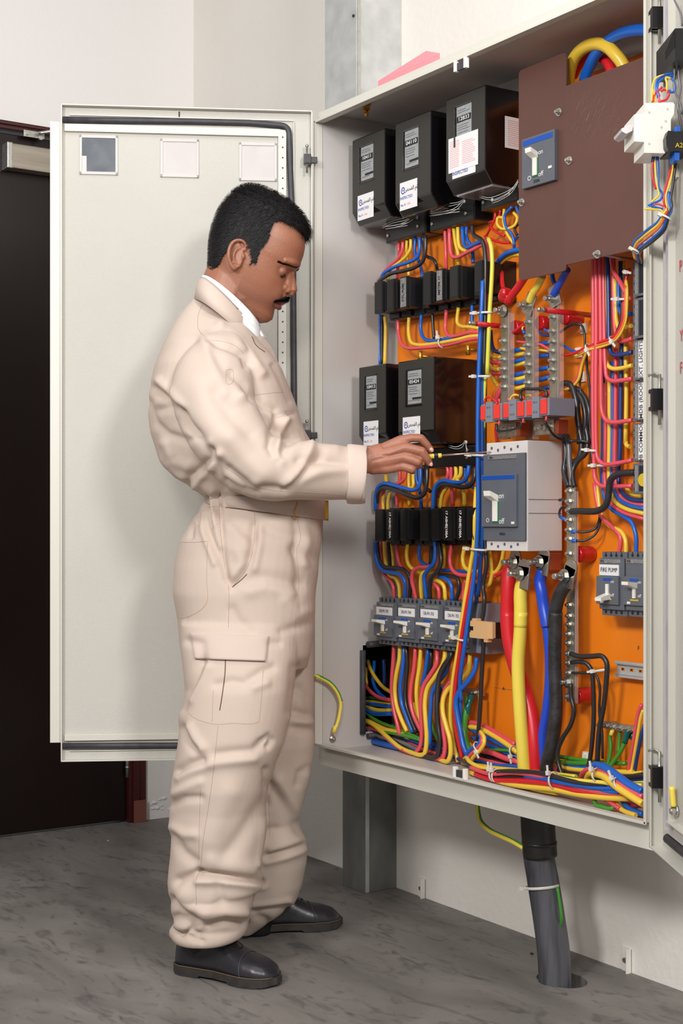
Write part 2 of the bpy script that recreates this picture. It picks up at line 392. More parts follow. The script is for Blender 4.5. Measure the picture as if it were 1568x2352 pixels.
cpart(MB().box(U1-T, U1, Wf, Wb, Z0, Z1).box(L1, L1+.003, Wf, Wb, LZ0, LZ1), 'side_panel', 'paint_inner')
cpart(MB().box(U0, U1, Wb-.003, Wb, Z0, Z1), 'back_panel', 'paint_inner')
# front frame: recessed face plus the rain lip standing proud of it
cpart(MB().box(U0, L0, Wf-.002, Wf+.001, LZ0, LZ1, .0008).box(L1, U1, Wf-.002, Wf+.001, LZ0, LZ1, .0008).box(U0, U1, Wf-.002, Wf+.001, LZ1, Z1, .0008).box(U0, U1, Wf-.002, Wf+.001, Z0, LZ0, .0008), 'front_frame')
cpart(MB().box(L0-.002, L0, Wl, Wf, LZ0-.002, LZ1+.002, .0006).box(L1, L1+.002, Wl, Wf, LZ0-.002, LZ1+.002, .0006).box(L0-.002, L1+.002, Wl, Wf, LZ1, LZ1+.002, .0006).box(L0-.002, L1+.002, Wl, Wf, LZ0-.002, LZ0, .0006)
      .box(L0-.0045, L0+.0015, Wl-.002, Wl+.001, LZ0-.003, LZ1+.003, .001).box(L1-.0015, L1+.0045, Wl-.002, Wl+.001, LZ0-.003, LZ1+.003, .001).box(L0-.004, L1+.004, Wl-.002, Wl+.001, LZ1-.002, LZ1+.004, .001).box(L0-.004, L1+.004, Wl-.002, Wl+.001, LZ0-.004, LZ0+.002, .001), 'rain_lip')
pz = .505
cpart(MB().box(-2.938, -1.87, PL, PL+.003, pz-.035, 1.965, .001), 'mounting_plate', 'orange')
# pencilled marks and lines on the plate
for s, px, py in (('A', 1156, 1582), ('F', 1466, 1489)):
    text(s, .012, wp(px, py, PL-.0006), 'ink_black', cab)
pl_ = MB()
for y_ in (1497, 1583):
    a, b = wp(1135, y_-4, PL), wp(1175, y_+4, PL); pl_.box(a.x, b.x, PL-.0004, PL, a.z-.0004, a.z+.0004)
cpart(pl_, 'pencil_line', 'ink_grey')
# rubber edging round the cable knock-out of the left side
ke = MB()
ke.tube([(L0+.006, ky0-.004, kz0-.002), (L0+.006, ky0-.004, kz1-.012)], .0075, 10, spline=False)
ke.tube([(L0+.01, ky0+.008, kz1+.002), (L0+.01, ky1, kz1+.004)], .0085, 10, spline=False)
ke.tube([(L0+.006, ky0+.01, kz0-.008), (L0+.006, ky1, kz0-.008)], .007, 10, spline=False)
cpart(ke, 'rubber_edging', 'rubber')
# unseen wireway box added outside the knock-out, coloured black to darken the opening
cpart(MB().box(-3.15, -2.9905, ky0-.02, ky0-.018, .44, .76).box(-3.15, -3.148, ky0-.02, 2.145, .44, .76).box(-3.15, -2.9905, 2.143, 2.145, .44, .76).box(-3.15, -2.9905, ky0-.02, 2.145, .758, .76).box(-3.15, -2.9905, ky0-.02, 2.145, .44, .442), 'added_dark_wireway', 'black_plastic')
# bolt through the roof, lip clips
def bolt(mb, p, ax, r=.008, h=.008, nut=True, tail=.006):
    p = Vector(p); ax = Vector(ax).normalized()
    mb.cyl(p, p+ax*.002, r*1.45, 14); mb.cyl(p+ax*.002, p+ax*(.002+h), r, 6, smooth=False)
    if tail: mb.cyl(p+ax*(.002+h), p+ax*(.002+h+tail), r*.55, 10)
b = up(841, 268, L0+.085)
bm_ = MB(); q = wp(841, 262, 1.965); bolt(bm_, (q.x, 1.965, LZ1+.022), (0, 0, -1), .009, .012, tail=.014); cpart(bm_, 'roof_bolt', 'brass')
for px, py, sgn in ((1058, 148, -1), (1056, 1776, 1)):
    p = wp(px, py, Wl)
    for dx in (-.017, .017):
        c = cpart(MB().box(p.x+dx-.004, p.x+dx+.004, Wl-.004, Wl+.006, p.z-.012, p.z+.012, .002), 'latch_keeper', 'white_plastic', 'white prong of the latch keeper')
    cpart(MB().box(p.x-.0128, p.x+.0128, Wl-.001, Wl+.005, p.z-.011, p.z+.006, .001), 'keeper_block', 'rubber', parent=c)

# --- doors: local frame (along leaf, thickness, z) turned about the hinge
def door_mtx(px, py, Y, dirXY):
    h = cpt(px, py, Y); d = c2w(dirXY[0], dirXY[1], 0).normalized(); n = Vector((0, 0, 1)).cross(d)
    M = Matrix(((d.x, n.x, 0, h.x), (d.y, n.y, 0, h.y), (0, 0, 1, 0), (0, 0, 0, 1))); return M
DZ0, DZ1 = .424, 2.022
# left door; local x from hinge to free edge, local y = +n.  inner face looks at the camera
ML = door_mtx(716, 1205, 3.53, (-.6095, -.058))
nc = (ML.to_3x3() @ Vector((0, 1, 0))); s1 = 1 if nc.dot(Vector((0, 0, 0))-ML.translation) > 0 else -1
def dpart(M, mb, name, m, parent, label=None):
    mb.bm.transform(M); return build(mb, name, m, parent, label=label)
WD = .612
ld = cpart(MB().box(0, WD, -.0015*s1, .0015*s1, DZ0, DZ1, mtx=ML), 'left_door', 'paint_door', 'inside of the left door, white-grey paint with glints')
def L_(mb, name, m, label=None): return dpart(ML, mb, name, m, ld, label)
y = lambda v: v*s1
rim = MB().box(0, WD, 0, y(.018), DZ1-.003, DZ1, .001).box(0, WD, 0, y(.018), DZ0, DZ0+.003, .001).box(0, .003, 0, y(.018), DZ0, DZ1, .001).box(WD-.003, WD, 0, y(.018), DZ0, DZ1, .001)
L_(rim, 'folded_rim', 'paint')
L_(MB().box(WD-.001, WD+.027, y(.002), y(.005), DZ0+.045, DZ1-.04, .001), 'closing_strip', 'paint')
gz1 = 1+(1205-284)/F*3.5; gz0 = 1+(1205-1708)/F*3.5; gx = WD*(718-664)/575
gk = MB(); gw = .0075
gk.tube([(WD-.004, y(.008), gz1), (gx+.02, y(.008), gz1), (gx+.006, y(.008), gz1-.006), (gx, y(.008), gz1-.02), (gx, y(.008), gz0+.02), (gx+.006, y(.008), gz0+.006), (gx+.02, y(.008), gz0), (WD-.004, y(.008), gz0)], gw, 10, res=4)
L_(gk, 'gasket', 'rubber')
L_(MB().box(gx-.013, gx-.011, y(.001), y(.008), gz0-.01, gz1+.01).box(gx-.013, WD-.02, y(.001), y(.006), gz1+.012, gz1+.014).box(gx-.013, WD-.02, y(.001), y(.006), gz0-.014, gz0-.012), 'gasket_channel', 'paint')
hx0 = WD*(718-656)/575; hx1 = WD*(718-643)/575
L_(MB().box(hx0-.002, hx1+.004, y(.001), y(.011), gz0+.016, gz1-.012, .0015).box(gx+.022, WD-.008, y(.001), y(.010), gz1-.028, gz1-.010, .0015).box(gx+.022, WD-.008, y(.001), y(.010), gz0+.012, gz0+.028, .0015), 'stiffener_rail', 'paint')
hl = MB(); z = gz1-.03
while z > gz0+.03:
    hl.cyl(((hx0+hx1)/2, y(.0108), z), ((hx0+hx1)/2, y(.0115), z), .0021, 8); z -= .0253
o = L_(hl, 'rail_holes', 'ink_black'); o['kind'] = 'stuff'
# three meter windows cut in the door
for i, (xa, xb, ya, yb) in enumerate(((184, 271, 314, 404), (368, 456, 318, 406), (549, 636, 322, 410))):
    a = WD*(718-xb)/575; b_ = WD*(718-xa)/575; za = 1+(1205-yb)/F*3.49; zb = 1+(1205-ya)/F*3.49
    wf = L_(MB().box(a, b_, y(.001), y(.005), zb-.007, zb, .001).box(a, b_, y(.001), y(.005), za, za+.007, .001).box(a, a+.006, y(.001), y(.005), za, zb, .001).box(b_-.006, b_, y(.001), y(.005), za, zb, .001), 'window_bezel', 'paint_inner', 'ragged pale bezel of a small viewing window')
    gm = mat('pane_%d' % i, ((92, 96, 102) if i == 0 else (204, 198, 195)), .15, noise=.6, nscale=18, rgb2=((118, 122, 128) if i == 0 else (196, 190, 188)))
    L_(MB().box(a+.006, b_-.006, y(.0014), y(.0028), za+.007, zb-.007), 'window_pane', 'pane_%d' % i, 'smoked dusty pane' if i == 0 else 'pale clouded pane')
    if i == 0: L_(MB().box(b_-.017, b_-.006, y(.0028), y(.0034), za+.007, za+.045), 'tape_remnant', 'paint_inner')
a = WD*(718-411)/575; L_(MB().box(a-.0018, a+.0018, y(.0015), y(.0022), 1+(1205-270)/F*3.5, 1+(1205-257)/F*3.5), 'pen_mark', 'ink_black')
def hinge(M, x, z, yy, sg, parent, big=False):
    h = dpart(M, MB().box(x-.004, x+.014, yy, yy+sg*.02, z-.012, z+.012, .002).box(x-.02, x, yy+sg*.004, yy+sg*.012, z-.009, z+.007, .002), 'hinge', 'black_plastic', parent)
    dpart(M, MB().cyl((x+.006, yy+sg*.012, z-.034), (x+.006, yy+sg*.012, z+.03), .0028, 10).sphere((x+.006, yy+sg*.012, z+.033), .0045, 8, 5), 'hinge_pin', 'zinc', parent)
for py in (372, 1000): hinge(ML, .008, 1+(1205-py)/F*3.53, y(.012), s1, ld)
# right door: nearly edge-on, swings towards the camera
MR = door_mtx(1491, 1205, 2.544, (.041, -.999))
nr = MR.to_3x3() @ Vector((0, 1, 0)); s2 = 1 if nr.dot(c2w(-1, 0, 0)) > 0 else -1
WR = .56
# leaf lies to the right of its folded hinge edge; inner face looks left
rd = cpart(MB().box(0, WR, -.0015*s2 - .025*s2, .0015*s2 - .025*s2, DZ0, DZ1, mtx=MR), 'right_door', 'paint_door', 'inside of the right door, seen almost edge on')
def R_(mb, name, m, label=None, parent=None): return dpart(MR, mb, name, m, parent or rd, label)
v = lambda a: (a-.025)*s2
R_(MB().box(0, .002, v(0), v(.026), DZ0, DZ1, .0008).box(0, WR, v(0), v(.026), DZ0, DZ0+.003, .0008).box(0, WR, v(0), v(.026), DZ1-.003, DZ1, .0008).box(WR-.002, WR, v(0), v(.026), DZ0, DZ1, .0008).box(0, .008, v(.023), v(.026), DZ0, DZ1, .0008), 'folded_rim', 'paint')
R_(MB().box(.036, .038, v(.001), v(.010), DZ0+.04, DZ1-.04).box(.038, WR-.03, v(.001), v(.01), DZ0+.038, DZ0+.04), 'gasket_channel', 'paint_inner')
gm_ = mat('gasket_light', (186, 182, 194), .5, noise=.5, nscale=20)
R_(MB().box(.058, .078, v(.002), v(.012), DZ0+.05, DZ1-.05, .003), 'gasket', 'gasket_light', 'greyish foam gasket strip')
R_(MB().tube([(.06, v(.008), DZ0+.028), (WR-.05, v(.008), DZ0+.028)], .009, 10, spline=False), 'gasket', 'rubber')
R_(MB().box(.082, WR-.05, v(.001), v(.018), DZ0+.062, DZ0+.064).box(.082, .084, v(.001), v(.014), DZ0+.062, DZ1-.06), 'inner_fold', 'paint')
rh = MB(); z = DZ0+.07
while z < DZ1-.05: rh.cyl((.047, v(.001), z), (.047, v(.0022), z), .0018, 6); z += .03
o = R_(rh, 'rail_holes', 'ink_grey'); o['kind'] = 'stuff'
for py in (32, 915, 1790):
    z = 1+(1205-py)/F*2.5
    h = R_(MB().box(.0, .026, v(.008), v(.027), z+.012, z+.019, .001).box(.0, .026, v(.008), v(.027), z-.019, z-.012, .001).box(.016, .03, v(.004), v(.028), z-.019, z+.019, .0015), 'hinge', 'black_plastic')
    R_(MB().cyl((.02, v(.012), z-.045), (.02, v(.012), z+.045), .003, 10).tube([(.02, v(.012), z+.042), (.012, v(.018), z+.047), (.004, v(.028), z+.044)], .0025, 8), 'hinge_pin', 'zinc')
# red pen letters on the right door
dyaw = math.atan2((MR.to_3x3() @ Vector((1, 0, 0))).y, (MR.to_3x3() @ Vector((1, 0, 0))).x)
def on_right(px, py, off=.001):      # point of the right door's inner face seen at a pixel
    o_ = MR @ Vector((0, v(off), 0)); d = MR.to_3x3() @ Vector((1, 0, 0)); n = Vector((0, 0, 1)).cross(d)
    k = (px-784)/F; ray = Vector((C_*k - S_, S_*k + C_, 0)); t = n.dot(Vector((o_.x, o_.y, 0)))/n.dot(ray)
    return Vector((ray.x*t, ray.y*t, CH-(py-HZ)/F*t))
yawt = dyaw + (0 if s2 < 0 else math.pi)
for s, px, py in (('P', 1562, 612), ('Y', 1564, 772), ('F', 1563, 846)):
    p = on_right(px, py, .003)
    text(s, .028, p, 'ink_red', rd, yaw=dyaw, sx=1.1, name='pen_letter')
# ------------------------------------------------------------------ devices on the plate
def span(pl, pr, py, w):
    a, b = wp(pl, py, w), wp(pr, py, w); return a.x, b.x
def zat(px, py, w): return wp(px, py, w).z
def screw(mb, x, y, z, r=.004, h=.003):
    mb.cyl((x, y, z), (x, y-h, z), r, 10); mb.box(x-r*.8, x+r*.8, y-h-.0006, y-h, z-.0006, z+.0006)
# electricity meters -------------------------------------------------
def sticker(parent, x, z, w, width, hgt, kind='inspect'):
    s = build(MB().box(x, x+width, w-.0008, w, z-hgt, z), 'sticker', 'label_white', parent, label='white inspection sticker')
    cx = x+width*.5
    b = MB()
    for k in range(10):
        a = 2*math.pi*k/10; a2 = 2*math.pi*(k+1)/10
    b.rings([[Vector((x+width*.19+r*math.cos(t), w-.001, z-hgt*.30+r*1.1*math.sin(t))) for t in [2*math.pi*q/16 for q in range(16)]] for r in (hgt*.12, hgt*.08)], False)
    b.box(x+width*.16, x+width*.22, w-.0012, w-.0008, z-hgt*.32, z-hgt*.26)
    build(b, 'emblem', 'ink_blue', s)
    text('\uFEBA\uFEA4\uFED4\uFEDF\uFE8D \uFEE2\uFE97', hgt*.2, (x+width*.66, w-.001, z-hgt*.3), 'ink_black', s)
    text('INSPECTED', hgt*.15, (x+width*.38, w-.001, z-hgt*.57), 'ink_blue', s)
    text('No. R', hgt*.12, (x+width*.2, w-.001, z-hgt*.82), 'ink_blue', s)
    text('1184', hgt*.12, (x+width*.5, w-.001, z-hgt*.82), 'ink_pink', s)
def meter(pxr, pyt, width, hgt, depth, label, digits, papers=None, gloss=True, st=None, chamf=.03, w=1.99, cover=None):
    a = wp(pxr, pyt, w); x1 = a.x; x0 = x1-width; z1 = a.z; z0 = z1-hgt
    t = thing('electricity_meter', ((x0+x1)/2, w+depth, z0), label, 'electricity meter', 'electricity meters in the cabinet')
    m = MB()
    prof = [(w, z1), (w, z0+chamf), (w+chamf*.7, z0), (w+depth, z0), (w+depth, z1)]
    # front shell: chamfered plan with bevelled corners
    b = bmesh.new(); vs = [[b.verts.new((x, p[0], p[1])) for p in prof] for x in (x0, x1)]
    b.faces.new(vs[0]); b.faces.new(list(reversed(vs[1])))
    for i in range(5): b.faces.new((vs[0][i], vs[1][i], vs[1][(i+1) % 5], vs[0][(i+1) % 5]))
    bmesh.ops.recalc_face_normals(b, faces=b.faces[:]); bmesh.ops.bevel(b, geom=b.edges[:], offset=.0035, segments=2, affect='EDGES', profile=.6)
    m._merge(b); build(m, 'case', 'meter_gloss', t)
    build(MB().box(x0+.003, x1-.003, w-.0008, w+.004, z0+chamf+.002, z1-.003, .0008), 'front_plate', 'meter_black', t)
    # register window
    wx0 = x0+width*.29; wx1 = x0+width*.66; wz1 = z1-hgt*.13; wz0 = z1-hgt*.52
    fr = build(MB().box(wx0-.008, wx0-.003, w-.004, w, wz0-.004, wz1+.002, .001).box(wx0-.008, wx1+.003, w-.002, w, wz0-.006, wz0-.003).box(wx0-.008, wx1+.003, w-.002, w, wz1+.001, wz1+.004), 'window_frame', 'meter_gloss', t)
    dl_ = build(MB().box(wx0, wx1, w-.0012, w+.001, wz0, wz1), 'dial_plate', 'dial', t)
    hh = wz1-wz0
    build(MB().box(wx0+.0015, wx1-.0015, w-.002, w-.001, wz1-hh*.42, wz1-hh*.26), 'number_window', 'ink_black', dl_); build(MB().box(wx0+(wx1-wx0)*.35, wx1, w-.002, w-.001, wz0+hh*.13, wz0+hh*.19), 'disc_window', 'ink_black', dl_)
    text(digits, hh*.15, ((wx0+wx1)/2, w-.0022, wz1-hh*.34), 'ink_white', dl_, sx=1.3)
    b = MB()
    for q in (.1, .16, .5, .56, .62, .70, .9): b.box(wx0+.004, wx1-.004-random.random()*.015, w-.0016, w-.001, wz1-hh*q-.0006, wz1-hh*q+.0006)
    build(b, 'dial_print', 'ink_grey', dl_)
    if st: sticker(t, x0+width*st[0], z1-hgt*st[1], w-.0009, st[2], st[3])
    # terminal cover underneath
    if cover:
        cpl, cpr, cyt, cyb, cw = cover
        cx0, cx1 = span(cpl, cpr, cyt, cw); zt = zat(cpl, cyt, cw); zb = zat(cpl, cyb, cw)
        build(MB().box(cx0, cx1, cw, PL, zb, zt, .004).box(cx0+.003, cx1-.003, cw-.0015, cw, zb+.003, zb+(zt-zb)*.55, .0007), 'terminal_cover', 'black_plastic', t)
        for sx_, sw_, sz_ in ((cx0+.012, cw-.0015, zb+.018), (cx1-.03, cw-.0015, zb+.02), (cx1-.03, cw-.0005, zt-.012)):
            s_ = MB(); screw(s_, sx_, sw_, sz_); build(s_, 'cover_screw', 'zinc', t)
    return t, x0, x1, z0, z1, w
m1 = meter(884, 293, .142, .212, .13, 'leftmost of the top row black electricity meters', '10411', st=(.19, .68, .068, .062), cover=(886, 978, 490, 560, 2.07))
m2 = meter(990, 252, .142, .222, .13, 'middle one of the three top black electricity meters', '04110', st=(.15, .66, .068, .066), cover=(987, 1090, 463, 534, 2.07))
m3 = meter(1115, 193, .142, .216, .13, 'top right black electricity meter with red printed notice stuck on it', '12833', cover=(1104, 1192, 446, 486, 2.07))
m4 = meter(887, 834, .118, .200, .13, 'smaller black electricity meter lowest at the left side', '10413', st=(.2, .68, .062, .06))
m5 = meter(997, 818, .142, .200, .13, 'wide glossy black electricity meter just above the hand', '05424', st=(.15, .67, .068, .062), cover=(974, 1093, 1030, 1076, 2.07))
t, x0, x1, z0, z1, w = m3
# papers on meter three
zt = zat(1034, 330, w); s = build(MB().box(x0+.013, x0+.118, w-.0025, w-.0017, z0+.045, z0+.123), 'notice', 'label_white', t, label='white notice with faint red print')
b = MB()
for k in range(15): b.box(x0+.018, x0+.05+random.random()*.004, w-.0028, w-.0025, z0+.113-k*.0041, z0+.114-k*.0041)
for k in range(13): b.box(x0+.062, x0+.095+random.random()*.016, w-.0028, w-.0025, z0+.106-k*.0041, z0+.107-k*.0041)
build(b, 'notice_print', 'ink_pink', s)
s = build(MB().box(x0+.026, x0+.108, w-.0017, w-.0009, z0+.030, z0+.08), 'sticker', 'label_white', t, label='half hidden white inspection sticker')
text('INSPECTED', .011, (x0+.055, w-.0021, z0+.0405), 'ink_blue', s); 
s = build(MB().box(x1, x1+.0008, w+.055, w+.125, z0+.085, z0+.155), 'notice', 'label_white', t, label='white notice with red print on the meter side')
b = MB()
for k in range(13): b.box(x1+.0008, x1+.0011, w+.062, w+.12, z0+.146-k*.0045, z0+.147-k*.0045)
build(b, 'notice_print', 'ink_pink', s)
build(MB().box(x0+.012, x1-.004, w+.022, w+.11, z0-.004, z0+.001, .001), 'clear_underside', 'copper' if 0 else 'clear_plastic', t)
# seal wires hanging under the meters
def seal(pts, w, label, seal_at):
    t = thing('seal_wire', wp(*pts[0], w), label, 'seal wire')
    m = MB(); m.tube([wp(x, y_, w-(.012 if i % 2 else .004)) for i, (x, y_) in enumerate(pts)], .0007, 5); m.tube([wp(x, y_+4+(i % 3), w-.008) for i, (x, y_) in enumerate(pts)], .0006, 5)
    build(m, 'wire_loop', 'wire_W', t)
    p = wp(*seal_at, w-.012); build(MB().sphere(p, .0045, 8, 6, (1, .6, 1)), 'lead_seal', 'galv', t)
seal([(878, 520), (900, 508), (930, 500), (948, 493), (955, 490), (945, 500), (915, 516), (885, 521), (935, 512)], 2.05, 'looped seal wire under the first top meter', (947, 498))
seal([(977, 482), (995, 473), (1030, 468), (1058, 462), (1066, 455), (1050, 474), (1010, 489), (985, 491), (1055, 480)], 2.05, 'looped seal wire under the middle top meter', (1066, 462))
seal([(1100, 449), (1125, 454), (1150, 446), (1180, 428), (1190, 412), (1175, 436), (1150, 455), (1130, 462)], 2.05, 'thin seal wire under the right top meter', (1130, 459))
seal([(1030, 1023), (1050, 1026), (1062, 1020), (1068, 1012), (1070, 1022), (1072, 1032)], 2.05, 'short seal wire under the glossy meter', (1070, 1016))
# meter hanging studs
for px, py, lab in ((965, 818, 'small brass stud above the glossy meter'), (1075, 803, 'taller brass stud above the right edge of the glossy meter')):
    p = wp(px, py, 2.05); build(MB().cyl((p.x, 2.05, p.z-.012), (p.x, 2.05, p.z+.012), .006, 10).cyl((p.x, 2.05, p.z), (p.x, PL, p.z), .003, 8), 'stud', 'brass', label=lab, cat='stud')

# fuse holders --------------------------------------------------------
def holders(xs, yt0, yt1, yb0, yb1, row, order, texts, low):
    base_w = 2.085; n = len(xs); X = [q for q in xs]
    for i, (pl, pr) in enumerate(X):
        f = (pl-X[0][0])/(X[-1][0]-X[0][0]); yt = yt0+(yt1-yt0)*f; yb = yb0+(yb1-yb0)*f
        w = 2.03 if i not in low else 2.062
        a0, a1 = span(pl, pr, yt, 2.03); zt = zat(pl, yt, 2.03); zb = zat(pl, yb, 2.03)
        lab = '%s fuse holder from the left in the %s row' % (order[i], row)
        t = thing('fuse_holder', ((a0+a1)/2, PL, zb), lab + (', carrier pulled low' if i in low else ''), 'fuse holder', row+' row of fuse holders')
        nxt = span(X[min(i+1, n-1)][0], X[min(i+1, n-1)][1], yt, 2.03)[0] if i < n-1 else a1+.006
        bx = max(a1+.004, nxt-.001)
        build(MB().box(a0-.003, bx-.003, base_w, PL, zb-.012, zt+.004, .002).box(a0, a1, base_w-.006, base_w, zb-.008, zb+.004, .001).box(a0, a1, base_w-.006, base_w, zt-.006, zt+.004, .001), 'base', 'black_plastic', t)
        c = build(MB().box(a0, a1, w+.008, base_w, zb+.004, zt-.002, .002).box(a0+.005, a1-.004, w, w+.01, zb, zt, .002), 'carrier', 'holder_black', t)
        build(MB().box(a0+.007, a1-.006, w-.0008, w+.001, zb+.006, zt-.006, .0005), 'front_rib', 'black_plastic', c)
        if i in texts:
            build(MB().box(a0+.009, a1-.006, w-.0012, w-.0006, zb+.004, zt-.004), 'label_strip', 'strip_silver' if row == 'upper' else 'black_plastic', c)
            text(texts[i], .0105, ((a0+a1)/2+.001, w-.0016, (zt+zb)/2), 'ink_black' if row == 'upper' else 'ink_white', c, roll=math.pi/2 if row == 'upper' else -math.pi/2, bold=.0002)
order = ['first', 'second', 'third', 'fourth', 'fifth', 'sixth', 'seventh', 'eighth', 'ninth']
holders([(857, 880), (885, 906), (915, 936), (942, 962), (969, 991), (998, 1019), (1029, 1055), (1060, 1080), (1086, 1110)], 650, 602, 722, 680, 'upper', order, {2: 'CTL FUSE', 5: 'METER 17'}, (3, 7))
holders([(858, 881), (884, 907), (916, 932), (936, 960), (962, 984), (988, 1008), (1013, 1038), (1046, 1068), (1070, 1090)], 1170, 1166, 1243, 1240, 'lower', order, {1: '17 ASHE(100A', 6: '17 ASHE(100A', 7: '17 ASHE(100A'}, (3,))

# moulded-case breakers ----------------------------------------------
def toggle(parent, cx, cz, w, s, on=True, txt=True, rise=1.0):
    tg = build(MB().box(cx-s*.012, cx+s*.014, w-.0012, w, cz-s*.04, cz+s*.04), 'slot', 'ink_green', parent, label='green-edged toggle slot')
    m = MB()
    m.box(cx-s*.009, cx+s*.011, w-.004, w-.001, cz-s*.036, cz+s*.034, .001)
    if on: m.prism([(w-.001, cz+s*.018), (w-s*.03, cz+s*.034), (w-s*.032, cz+s*.048), (w-.001, cz+s*.036)], 'x', cx-s*.014, cx+s*.014)
    else: m.prism([(w-.001, cz-s*.036), (w-s*.03, cz-s*.048), (w-s*.032, cz-s*.034), (w-.001, cz-s*.018)], 'x', cx-s*.014, cx+s*.014)
    build(m, 'toggle', 'white_plastic', parent, label='white toggle lever up' if on else 'white toggle lever down')
    if txt:
        text('on', s*.022, (cx+s*.026, w-.0008, cz+s*.034), 'ink_white', parent); text('off', s*.022, (cx+s*.027, w-.0008, cz-s*.036), 'ink_white', parent)
def mccb(px, pyt, wd, ht, dep, label, tag_txt, nh=3, on=True, w=2.045, lab_w=None):
    a = wp(px, pyt, w); x0 = a.x; x1 = x0+wd; z1 = a.z; z0 = z1-ht
    t = thing('circuit_breaker', ((x0+x1)/2, w+dep, z0), label, 'circuit breaker', 'small grey circuit breakers')
    build(MB().box(x0+.002, x1-.001, w+.012, w+dep, z0, z1, .0015).box(x0+.002, x1-.001, w+.004, w+.014, z0+ht*.1, z1-ht*.1, .0015), 'case', 'grey_breaker', t)
    build(MB().box(x0-.001, x1-wd*.16, w-.002, w+.006, z0+ht*.18, z0+ht*.62, .0015), 'toggle_plate', 'grey_breaker', t)
    hb = MB()
    for k in range(4):
        q = x0+wd*(.18+.2*k)
        for zz in (z1-ht*.055, z0+ht*.055): hb.cyl((q, w+.0135, zz), (q, w+.0114, zz), wd*.045, 8); hb.box(q-.001, q+.001, w+.011, w+.0118, zz+ht*.03, zz+ht*.05)
    build(hb, 'terminal_holes', 'ink_black', t)
    s = build(MB().box(x0+wd*.06, x1-wd*.14, w+.0028, w+.0042, z1-ht*.175, z1-ht*.115), 'rating_strip', 'strip_silver', t)
    oval(s, x0+wd*.15, w+.0024, z1-ht*.145, wd*.07, ht*.02)
    if tag_txt:
        l = build(MB().box(x0+wd*.05, x1-wd*.2, w+.0022, w+.0042, z1-ht*.37, z1-ht*.2), 'name_label', 'label_white', t, label='white label reading ' + tag_txt)
        text(tag_txt, ht*.095, ((x0+wd*.05+x1-wd*.2)/2, w+.0018, z1-ht*.285), 'ink_grey' if 'DB' in tag_txt else 'ink_black', l, sx=.8 if 'DB' in tag_txt else .85)
    cx = x0+wd*.42
    m = MB().box(cx-wd*.16, cx+wd*.16, w-.0026, w-.002, z0+ht*.55, z0+ht*.59); build(m, 'blue_mark', 'blue_strip', t)
    m = MB().box(cx-wd*.14, cx+wd*.16, w-.0026, w-.002, z0+ht*.25, z0+ht*.275); build(m, 'yellow_mark', 'ink_yellow', t)
    m = MB().box(cx-wd*.26, cx-wd*.14, w-.0028, w-.002, z0+ht*.2, z0+ht*.235); build(m, 'test_button', 'white_plastic', t)
    tg = MB(); s_ = ht*.5
    tg.box(cx-wd*.03, cx+wd*.08, w-.006, w-.002, z0+ht*.29, z0+ht*.5, .001)
    if on: tg.prism([(w-.002, z0+ht*.44), (w-.028, z0+ht*.50), (w-.028, z0+ht*.55), (w-.002, z0+ht*.53)], 'x', cx-wd*.12, cx+wd*.12)
    else: tg.prism([(w-.002, z0+ht*.26), (w-.028, z0+ht*.24), (w-.028, z0+ht*.29), (w-.002, z0+ht*.35)], 'x', cx-wd*.12, cx+wd*.12)
    build(tg, 'toggle', 'white_plastic', t)
    text('on', ht*.07, (cx+wd*.2, w-.0024, z0+ht*.54), 'ink_white', t); text('off', ht*.07, (cx+wd*.2, w-.0024, z0+ht*.33), 'ink_white', t)
    return t
def oval(parent, x, w, z, rx, rz):
    b = MB(); b.rings([[Vector((x+rx*q*math.cos(t), w, z+rz*q*math.sin(t))) for t in [2*math.pi*k/16 for k in range(16)]] for q in (1, .72)], False)
    b.box(x-rx*.5, x+rx*.5, w-.0002, w, z-rz*.25, z+rz*.25); build(b, 'oval_logo', 'ink_black', parent)
for px, py, s, lab in ((860, 1371.5, 'DB-PH 701', 'leftmost of the four small grey breakers, labelled DB-PH 701'), (910, 1373.5, 'DB-PH 704', 'second small grey breaker from the left, labelled DB-PH 704'), (961, 1376, 'DB-PH 703', 'third small grey breaker from the left, labelled DB-PH 703'), (1016.5, 1380, 'DB-PH 702', 'rightmost of the four small grey breakers, labelled DB-PH 702')):
    mccb(px, py, .088, .117, .075, lab, s)
a = wp(1086, 1385, 2.075); b = wp(1121, 1503, 2.075)
build(MB().box(a.x-.03, b.x, 2.075, PL, b.z, a.z, .001), 'spacer_box', 'grey_light', label='pale grey blank box right of the four small breakers', cat='blank box')
mccb(1371, 1267, .074, .13, .075, 'grey breaker labelled FIRE PUMP, lever down', 'FIRE PUMP', on=False, w=2.05)
mccb(1431.5, 1267, .074, .13, .075, 'unlabelled grey breaker right of the FIRE PUMP breaker', None, on=True, w=2.05)
